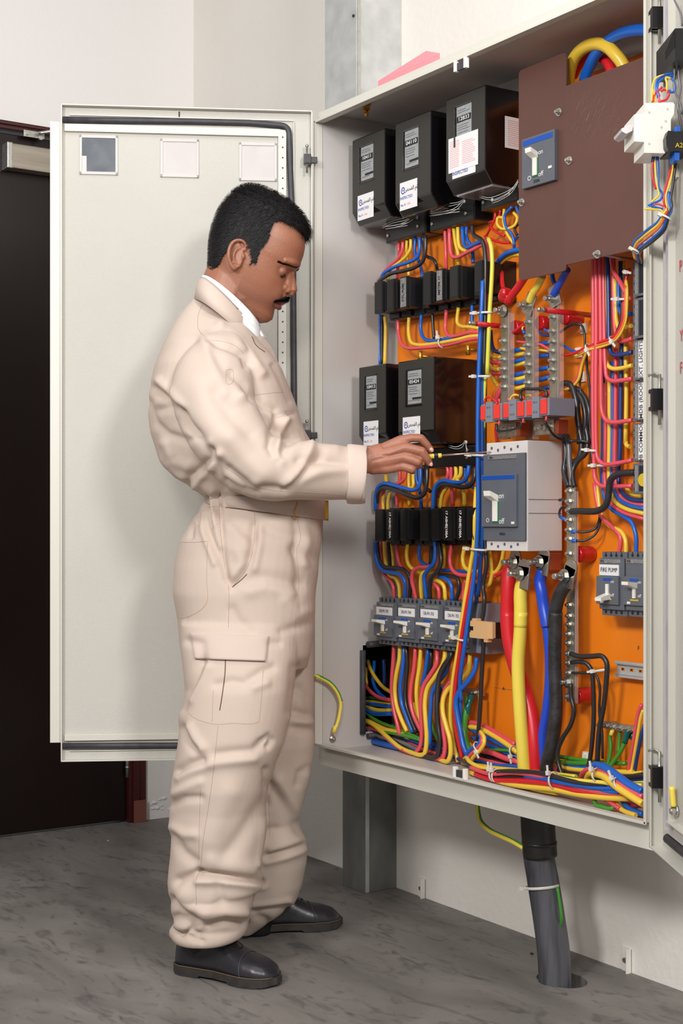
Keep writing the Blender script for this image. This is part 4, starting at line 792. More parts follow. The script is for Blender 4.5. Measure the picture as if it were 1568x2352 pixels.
# ------------------------------------------------------------------ wires and cables
# colour radius(mm) frame | x,y,height-above-plate(cm) ... | label
WT = """
P 4 F2|372,150,4 375,230,4 374,330,3 362,400,3 358,475,2.5|straight pink wire under the first top meter
P 4 F2|410,140,5 405,215,5 370,285,5 300,350,5 250,400,5 215,465,5 208,530,5|pink wire swinging left from the first top meter
Y 4 F2|447,125,4 445,210,4 455,300,3 462,380,3 462,460,3|straight yellow wire under the first top meter
Y 4 F2|482,118,5 478,200,5 440,268,5 370,330,5 310,375,5 285,420,4.5 272,490,4.5|yellow wire swinging left from the first top meter
B 4 F2|520,105,4 520,240,4 555,310,4 578,390,3 585,470,3|blue wire dropping behind to the upper fuse row
B 4.5 F2|560,100,6 560,215,6 540,278,6 470,320,6 360,355,6 275,395,6 228,440,6 208,530,6|blue wire sweeping left to the first upper fuse holder
K 4 F2|592,90,4 597,170,4 620,265,4 685,295,4 710,340,4 722,395,3|thin black wire bending right to the upper fuse row
K 5 F2|614,80,6 612,230,6 588,315,6 520,368,6 420,400,6.5 320,420,6.5 250,455,6.5 195,500,6 185,540,5|thick black wire sweeping left over the upper fuse row
P 4.5 F2|790,30,4 795,150,4 800,280,4 802,385,3.5|straight pink wire under the middle top meter
P 4.5 F2|828,25,5 835,190,5 850,262,5 900,278,5.5 980,240,6 1060,200,7 1130,160,7|pink wire hooking right from the middle top meter
Y 4.5 F2|868,20,4 885,150,4 908,240,4 912,350,3.5|straight yellow wire under the middle top meter
Y 4.5 F2|905,10,5 918,175,5 960,215,5 1010,210,5 1060,180,5|yellow wire hooking right under the middle top meter
B 4.5 F2|945,5,5 960,150,5.5 985,190,6 1040,168,7 1120,130,8|blue wire hooking right under the middle top meter
B 4.5 F2|985,0,4 980,90,4 1030,190,4 1042,270,3 1042,330,3|blue wire dropping to the upper fuse row right end
K 5 F2|1035,-10,7 1045,70,7.5 1085,100,8 1125,130,8.5 1145,200,8.5 1155,320,8.5 1152,600,8.5 1150,900,8.5 1138,1333,8.5|thick black cable arching over beside the blue main cable
P 4 F2|1150,120,5 1185,220,6.5 1192,400,7 1185,640,7 1165,900,7|pink cable running down behind the light yellow-green one
C 5 F2|1180,110,7.5 1205,180,8.5 1215,300,8.5 1208,520,8.5 1190,800,8.5 1182,1000,8.5 1170,1333,8|light yellow-green upright cable right of the blue ones
B 5 P|1106,600,7 1108,640,9 1106,700,9.5 1102,780,9.5 1099,860,9.5 1097,950,9.5 1097,1060,9.5 1098,1160,9.5 1096,1230,9.5 1092,1290,9.5 1085,1350,9.5 1075,1420,9.5 1067,1480,9.5 1060,1530,9 1056,1570,8 1059,1610,7.5|long bright blue upright cable in front of the panel middle
B 5 P|1110,760,7.5 1107,860,8 1106,950,8 1106,1080,8 1106,1230,8 1103,1300,7 1098,1370,6|second blue upright cable just behind the bright one
K 5 P|1118,640,6 1116,760,7 1113,900,7 1113,1040,7 1115,1150,7 1114,1250,7 1117,1300,7 1109,1345,7 1112,1375,7.5 1110,1405,7.5 1106,1430,7.5 1110,1470,7.5 1106,1550,7 1101,1650,6.5 1096,1700,6|long black upright cable passing the beige terminal block
C 4.5 P|1118,800,7 1114,860,7.5 1110,940,7.5 1112,1000,7|yellow-green cable end running down behind the relays
Y 5 P|1093,1120,7 1090,1180,9 1088,1250,9 1080,1300,9 1070,1360,9 1060,1430,9 1052,1490,8.5 1040,1560,8 1034,1640,7 1040,1700,6 1052,1755,6|long yellow cable slanting down beside the bright blue one
R 5 P|1095,1290,7 1085,1330,8.5 1072,1390,8.8 1062,1450,8.8 1054,1510,8.5 1045,1580,8 1044,1650,7 1052,1700,6.5 1062,1745,6|long red cable slanting down between the yellow and blue ones
B 4.5 F2|200,790,3 200,900,3 198,1050,3 202,1260,3|blue upright wire left of the orange plate
K 4.5 F2|222,800,2.5 220,1000,2.5 222,1260,2.5|black upright wire left of the orange plate
Y 4.5 F2|248,815,3 255,900,3 252,1050,3 246,1250,3|yellow upright wire left of the orange plate
P 4.5 F2|366,845,4 370,950,4 398,1055,4.5 450,1095,5 600,1092,5.5 800,1070,5.5 1000,1022,6 1100,1005,6|lowest pink wire looping right under the upper fuse row
Y 4.5 F2|466,820,4 462,950,4 482,1040,4.5 540,1066,5 700,1055,5.5 900,1020,6 1010,992,6 1100,985,6|yellow wire looping right above the lowest pink one
B 4.5 F2|578,790,4 572,930,4 598,1005,4.5 660,1030,5 760,1020,5 880,998,5 1000,990,4.5|blue wire looping right under the upper fuse row
K 4 F2|675,765,3 680,850,3 685,940,3 692,1010,3|short black upright wire under the upper fuse row
P 4.5 F2|803,750,4.5 795,930,4.5 828,985,5 900,982,5.5 1000,955,6 1100,952,6|upper pink wire looping right under the upper fuse row
Y 4.5 F2|912,730,4.5 900,860,4.5 935,898,5 1020,905,6 1100,918,6|upper yellow wire looping right under the upper fuse row
B 4.5 F2|1036,700,4 1033,800,4 1034,880,4|short blue wire at the right end of the upper fuse row
B 6 F6|215,300,3 222,240,4 250,160,5 320,90,6 400,60,6.5 470,50,6|blue cable arching into the narrow brown board
Y 5.5 F6|210,330,2.5 235,230,3.5 290,150,4.5 370,105,5 430,95,5.5 480,95,5.5|yellow cable arching under the blue one into the narrow board
R 5 F6|285,200,3 282,260,4 285,350,5 300,430,6|thin red cable dropping onto the left busbar joint
R 9 F6|500,280,9 430,390,8 385,450,7.5 340,520,7|thick red cable slanting down to the left busbar
A 8 F6|650,290,9 600,390,8 560,450,7.5 530,520,7|thick yellow cable slanting down to the middle busbar
L 8 F6|870,230,9 820,330,8 780,400,7.5 750,460,7|thick blue cable slanting down to the right busbar
B 5 F6|735,270,3 745,330,3 790,420,3|thin blue cable behind the thick blue one
D 5 F6|180,780,4 190,900,4 215,960,4 290,980,4|dark blue wire curving right behind the left busbar
Y 5 F6|175,960,4 190,1005,4 240,1022,4 300,1020,4 420,1000,3.5 500,985,3.5|top yellow wire crossing behind the left busbar
P 5 F6|175,1040,4 200,1065,4 260,1072,4 320,1065,4|pink wire crossing behind the left busbar
Y 5 F6|180,1080,4 200,1120,4 260,1130,4 330,1110,4 420,1090,3.5 500,1070,3.5|second yellow wire crossing behind the left busbar
P 5 F6|180,1120,3.5 205,1165,3.5 260,1165,3.5 310,1150,3.5|lower pink wire crossing behind the left busbar
B 5 F6|370,968,4 430,955,4 500,930,3.5 600,905,3.5 720,890,3.5|top blue wire between the left and middle busbars
B 5 F6|370,1065,4 420,1055,4 500,1035,3.5 620,1010,3.5 710,1005,3.5|second blue wire between the left and middle busbars
B 5 F6|370,1190,4 430,1175,4 500,1155,3.5 620,1130,3.5 710,1115,3.5|third blue wire between the left and middle busbars
Y 5 F6|370,1220,4 430,1218,4 500,1200,3.5|short yellow wire between the left and middle busbars
B 5 F6|370,1255,4 430,1250,4 500,1235,3.5 620,1225,3.5 715,1200,3.5|fourth blue wire crossing behind the middle busbar
Y 5 F6|370,1305,4 430,1300,4 500,1280,3.5|lowest yellow wire between the left and middle busbars
D 5 F6|590,1320,3 640,1305,3 720,1290,3|dark blue wire low between the middle and right busbars
R 4 F6|570,1400,3 640,1370,3 720,1340,3 800,1320,3|dark red wire low behind the right busbar
O 5 F6|205,1420,3 215,1370,3.5 245,1310,4 290,1260,4|orange-yellow wire rising behind the left busbar foot
P 6 F6|235,1420,3.5 250,1360,4 280,1300,4 300,1250,4|thick pink wire rising behind the left busbar foot
R 3 F6|345,810,5 400,785,6 480,725,6.5|small red wire crossing to the middle busbar
B 2.6 F6|335,850,6 345,815,6 350,800,5.5|tiny blue end at the left busbar
Y 2 F6|490,735,6 468,755,6.5 470,775,6.5 480,795,6.5|tiny yellow loop at the middle busbar
B 3 F6|470,780,6.6 490,810,6.6|tiny blue crimp at the middle busbar
B 3 F6|665,770,6 685,782,6 712,785,6|tiny blue crimp at the right busbar
D 3 F6|610,780,5 640,815,5 700,825,5 780,812,4.5 850,765,4 920,725,4 960,718,4|dark wire curving from the middle busbar over the right one
K 2.6 F6|830,778,4 900,735,4.5 960,718,4.5 1000,735,4 1025,800,4 1030,900,4 1030,980,4|thin black wire arching to the white clip
P 3 F6|415,880,4.5 470,885,5 580,895,5 640,910,5 700,945,5 760,970,4.5|thin pink wire weaving behind the middle busbar
Y 3 F6|450,940,5 520,950,5 600,955,4.5 700,965,4.5|thin yellow wire weaving behind the middle busbar
B 3 F6|800,905,4 850,925,4 900,955,4 960,975,4.5|thin blue wire running right from the right busbar
R 3.2 F6|825,1000,4 880,1000,4.5 960,975,5 1060,925,6 1180,880,6.5 1270,850,6.5 1330,790,6.5 1370,680,6.5 1380,500,6.5 1385,380,6.5 1430,220,6|red control wire of the bundle climbing to the right column
K 3 F6|960,985,4.5 1060,935,5.5 1180,892,6.2 1275,855,6.2 1320,790,6.2 1355,680,6.2 1365,500,6.2 1370,360,6.2 1415,230,6|black control wire of the bundle climbing to the right column
Y 3.2 F6|940,1010,4.5 1000,990,5 1060,955,6 1180,925,6.6 1285,880,6.8 1350,810,6.8 1395,700,6.8 1408,560,6.8 1410,400,6.8 1400,330,6.5|yellow control wire of the bundle climbing to the right column
O 2.8 F6|970,990,5 1060,945,6 1180,905,6.8 1280,868,7 1340,800,7 1385,690,7 1395,520,7 1398,380,7|orange control wire of the bundle climbing to the right column
K 2.6 F6|950,1260,3 990,1210,3 1010,1090,3.5 1040,980,4.5|thin black wire rising at the lower white clip
P 2.8 F6|800,1275,3.5 850,1290,3.5 920,1260,3.5 970,1180,3.8 1000,1060,4 1040,980,5|thin pink wire looping up from the relay corner
Y 3.2 F6|800,1310,3.5 850,1312,3.5 920,1285,3.5 975,1215,3.8 1005,1090,4.2 1050,960,5.5|thin yellow wire looping up from the relay corner
K 7 F6|800,1275,3 860,1255,3.5 910,1280,3.8 950,1400,3.8 965,1560,3.8 985,1700,3.8 985,1803,3.8|black cable arching from the right busbar foot, left of three
K 6 F6|900,1310,3 960,1340,3.2 1010,1420,3.4 1035,1560,3.4 1030,1700,3.4 1040,1803,3.4|black cable arching from the right busbar foot, middle of three
K 6 F6|930,1290,3 990,1330,2.6 1050,1430,2.8 1070,1550,2.8 1030,1690,3|black cable arching from the right busbar foot, right of three
K 2.6 F6|1045,1000,4 1050,1120,3.5 1070,1280,3.2 1080,1440,3 1075,1600,3 1085,1800,3|thin black wire falling right of the arching cables
K 2.4 F6|1020,1000,4 1000,1120,3.4 985,1250,3 1000,1400,3 1030,1540,3 1060,1700,3|thin black wire falling beside the clip
K 3.4 F6|455,1410,15 452,1340,15 475,1310,15 560,1308,15 650,1308,15 680,1330,15 685,1380,15|black jumper wire bridging the tops of the relays
R 2.2 F6|125,1440,15 135,1395,15 160,1380,15 200,1395,15 245,1440,15|pink-red jumper wire on the leftmost relay
Y 2.6 F6|355,1410,14 370,1380,14 400,1360,14 440,1370,13 480,1385,12|yellow wire arching over the middle relay
Y 2.4 F6|500,1370,12 540,1365,13 570,1390,14|short yellow wire behind the middle relay
K 2.6 F6|235,1625,14 240,1680,14 300,1685,14 400,1665,14 455,1640,14 460,1610,14|thin black jumper under the left relays
K 3 F6|668,1600,14 700,1650,13 745,1720,11 820,1762,8 900,1775,6 1000,1775,5 1070,1790,4|thin black wire from the rightmost relay out to the right
R 3.4 F6|232,1625,13.6 228,1690,13 240,1790,11|short red wire dropping from the leftmost relay
N 6 F7|800,35,5 850,90,5.2 865,200,5.4 870,330,5.6 885,450,5.8 890,520,6|grey-black cable entering the neutral bar top
K 6 F7|780,40,4.5 825,130,5 835,260,5.2 820,380,5.6 835,460,6 862,525,6.2|black cable entering the neutral bar top left
K 6 F7|950,0,4 975,150,4 950,280,4.4 880,320,5 830,370,5.4 830,440,5.8 855,520,6|black cable swinging left into the neutral bar
K 6 F7|1010,0,3.6 1030,120,3.6 1010,230,4 940,300,4.6 900,380,5.2 900,460,5.8 915,530,6|black cable swinging left beside its neighbour into the neutral bar
K 2.6 F7|1050,0,3 1055,160,3 1085,400,3 1110,540,3 1135,700,3 1130,820,3 1090,900,3.6 1000,925,5 920,922,6|thin black wire ending in a blue crimp on the neutral bar
K 2.6 F7|1060,40,2.6 1065,200,2.6 1100,480,2.6 1140,680,2.6 1145,800,2.6 1100,940,3.4 1000,1000,5 920,1003,6|thin black wire ending in the lower blue crimp
B 4.2 F7|890,920,6.3 930,924,6|upper blue crimp end on the neutral bar
B 4.2 F7|895,1002,6.3 935,1004,6|lower blue crimp end on the neutral bar
K 2.6 F7|840,695,6.2 800,712,6.5 782,745,6.6 785,790,6.6 820,808,6.4|short black loop left of the neutral bar
B 4 F7|795,795,6.5 845,820,6.5|blue crimp end left of the neutral bar
K 3.4 F7|780,645,6 810,640,6.2 845,655,6.6|short black stub at the neutral bar
K 7 F7|885,745,7 940,742,7 1040,745,7 1110,740,7 1170,710,7 1205,650,7 1215,560,7 1230,470,7 1290,420,7 1395,405,6.5 1440,403,6.3|thick black cable snaking from neutral bar to the lowest right breaker
K2 14 F7|850,1385,8.5 815,1420,8.8 775,1500,8.8 745,1620,8.8 730,1759,8.6|black sleeve of the thick neutral cable
K2 14 F8|630,20,8.8 625,150,8.6 622,400,8.2 630,600,8 628,800,8 600,1000,8 565,1130,8 555,1230,8|thick scuffed black main cable running to the cabinet floor
R 16 F7|345,1240,7 335,1330,7.4 330,1450,7.6 325,1600,7.6 325,1759,7.6|upper part of thick red main cable
R 17 F8|275,20,7.6 285,200,7.6 330,400,7 400,600,6.6 450,800,6.6 470,1000,7 480,1230,7|thick red main cable crossing behind the yellow one
A 15 F7|485,1330,9 450,1400,9.2 440,1480,9.4 442,1600,9.4 440,1759,9.4|upper part of thick yellow main cable
A 14.5 F8|375,20,9.4 365,200,9.4 352,400,9.4 358,600,9.4 370,800,9.4 385,1000,9.2 400,1220,9|thick bright yellow main cable running straight down
L 13 F7|640,1260,7 610,1350,7.2 625,1450,7.2 640,1560,7 665,1700,7 672,1759,7|upper part of thick blue main cable
L 10 F8|545,20,6.8 565,150,6.8 582,350,6.4 580,550,6.2 560,750,6.2 535,900,6.2 528,1050,6.2 530,1200,6.2|thick blue main cable tucked behind the black one
K 5.5 F8|740,325,7.5 800,345,7.5 900,345,7 970,345,6.8 1005,390,6.6 1005,500,6.6 985,700,6.4 950,900,6.2 935,1140,6|black cable looping right from the neutral bar, uppermost
K 5 F8|745,390,7.2 800,385,7.2 850,395,7 890,440,6.6 905,560,6.4 910,800,6.2 890,1050,6 870,1170,6|black cable looping right from the neutral bar, middle
K 3 F8|750,468,7 800,468,7 890,470,6.6 930,490,6.4 955,580,6.2 950,750,6 970,900,6 975,1100,6|thin black cable looping right from the neutral bar, lowest
K 5 F8|740,545,8 745,650,8 765,740,8 740,850,8 680,950,8 645,1040,8 645,1120,8 680,1230,8|black cable dropping from the foot of the neutral bar
G 4 F8|1045,900,3.6 1030,940,3.8 1035,1020,4 1020,1120,4.4 1000,1180,4.6|left green earth wire at the lower right earth bar
G 4 F8|1100,880,3 1098,960,3 1090,1060,3.4|short green-yellow earth wire behind at the earth bar
G 4.4 F8|1160,920,4 1140,980,4.4 1100,1060,4.8 1050,1130,5 1010,1180,5.2|right green earth wire curving down from the earth bar
A 4.6 F8|1050,885,3.6 1035,930,4|yellow heat sleeve on the left earth wire
teal 6 F8|1165,890,4.2 1150,935,4.3 1138,985,4.4|teal heat sleeve on the right earth wire
teal 9 F8|1160,910,3 1230,950,2.6|wide teal sleeved lug at the earth bar
P 4 F8|1265,700,5 1240,760,5 1215,900,5 1190,1050,5 1160,1220,5|pink wire slanting down at the right jamb
Y 4 F8|1275,740,4.6 1255,800,4.6 1235,920,4.6 1210,1060,4.6 1180,1220,4.6|yellow wire slanting down at the right jamb
D 4 F8|1285,850,4.2 1255,960,4.2 1230,1080,4.2 1205,1230,4.2|dark blue wire slanting down at the right jamb
"""
# right column risers, in full-image pixels
RC = []
for i, (col_, pts) in enumerate((
    ('P', '1361,575,6 1362,760,6 1361,900,6 1364,1060,6 1367,1100,6 1378,1115,6 1400,1117,6 1452,1116,6'),
    ('P', '1368,575,6.4 1369,760,6.4 1368,900,6.4 1369,1020,6.4 1372,1052,6.4 1385,1066,6.4 1410,1065,6.4 1452,1057,6.4'),
    ('P', '1377,575,6 1379,740,6 1380,900,6 1382,945,6 1392,966,6 1410,970,6 1452,965,6'),
    ('P', '1385,575,5.4 1387,740,5.6 1390,840,5.8 1394,868,5.8 1406,875,5.8 1425,874,5.8 1452,870,5.8'),
    ('Y', '1389,575,5 1390,700,5.2 1390,800,5.4 1393,835,5.4 1404,846,5.4 1425,846,5.4 1452,839,5.4'),
    ('D', '1395,575,5 1397,700,5 1399,790,5.2 1404,812,5.2 1420,815,5.2 1452,809,5.2'),
    ('P', '1408,575,4.6 1409,700,4.8 1413,760,5 1420,782,5 1435,783,5 1452,777,5'),
    ('P', '1402,575,6.6 1408,620,6.8 1425,650,6.8 1436,672,6.6 1448,690,6'),
    ('Y', '1412,640,4.6 1413,700,4.6 1416,740,4.8 1424,756,5 1440,751,5 1450,748,5'),
    ('B', '1420,640,4.2 1420,690,4.2 1424,716,4.6 1434,722,4.8 1450,721,4.8'),
    ('Y', '1372,1110,3 1374,1140,3.4 1380,1180,3.6 1400,1208,3.8 1425,1220,3.8 1436,1240,4 1437,1280,4'),
    ('P', '1365,1110,3.4 1370,1150,3.6 1380,1185,3.8 1405,1210,4 1424,1232,4 1424,1255,4 1417,1280,4'),
    ('B', '1384,800,3 1385,1000,3 1385,1130,3.2 1400,1165,3.6 1430,1185,3.8 1450,1200,4 1460,1230,4 1460,1280,4'),
    ('P', '1391,880,3.4 1390,1000,3.4 1390,1120,3.6 1400,1152,3.8 1430,1176,4 1480,1192,4'),
    ('Y', '1399,870,3.8 1399,1000,3.8 1400,1120,4 1412,1152,4.2 1440,1170,4.4 1480,1180,4.4'),
    ('B', '1406,830,3.4 1406,1000,3.4 1407,1110,3.6 1420,1145,3.8 1450,1162,4 1480,1168,4'),
    ('P', '1414,800,3.4 1413,960,3.4 1413,1100,3.4 1425,1140,3.4 1450,1156,3.6 1480,1160,3.6'),
    ('D', '1427,780,3.6 1425,900,3.6 1423,1040,3.6 1420,1090,3.6 1425,1125,3.8 1445,1145,4 1480,1150,4'),
    ('Y', '1434,620,3 1436,800,3.2 1438,900,3.4 1436,1020,3.4'),
    ('Y', '1438,960,3 1438,1022,3.4 1446,1026,3.6'),
    ('D', '1424,600,3 1426,650,3 1432,700,3 1436,780,3'),
    ('Y', '1430,600,2.4 1432,660,2.6 1438,740,2.6'),
    ('Y', '1436,1115,3 1446,1132,3 1480,1142,3'))):
    RC.append((col_, 4.6, 'P', pts, ['outermost pink riser turning into the lowest right breaker', 'second pink riser turning into the DB COMMON breaker', 'third pink riser turning into the SMDB breaker', 'fourth pink riser turning into the EXT. LIGHTS breaker foot',
        'yellow riser turning into the EXT. LIGHTS breaker', 'dark blue riser turning into the EXT. LIGHTS breaker', 'pink riser turning into the second right breaker foot', 'pink riser slanting off under the wide brown board', 'yellow wire turning into the second right breaker',
        'bright blue wire turning into the second right breaker', 'yellow wire leading down to the FIRE PUMP breaker', 'pink wire leading down to the FIRE PUMP breaker', 'blue wire leading down right of the FIRE PUMP wires', 'pink wire sweeping right above the FIRE PUMP breaker',
        'printed yellow wire sweeping right behind the jamb', 'blue wire sweeping right, lower of two', 'thin pink wire sweeping right between two blues', 'dark blue riser sweeping right at the column foot', 'yellow riser beside the right breaker column',
        'short yellow stub beside DB COMMON', 'dark blue riser at the top of the right column', 'yellow riser end at the top of the right column', 'short yellow wire under the lowest right breaker'][i]))
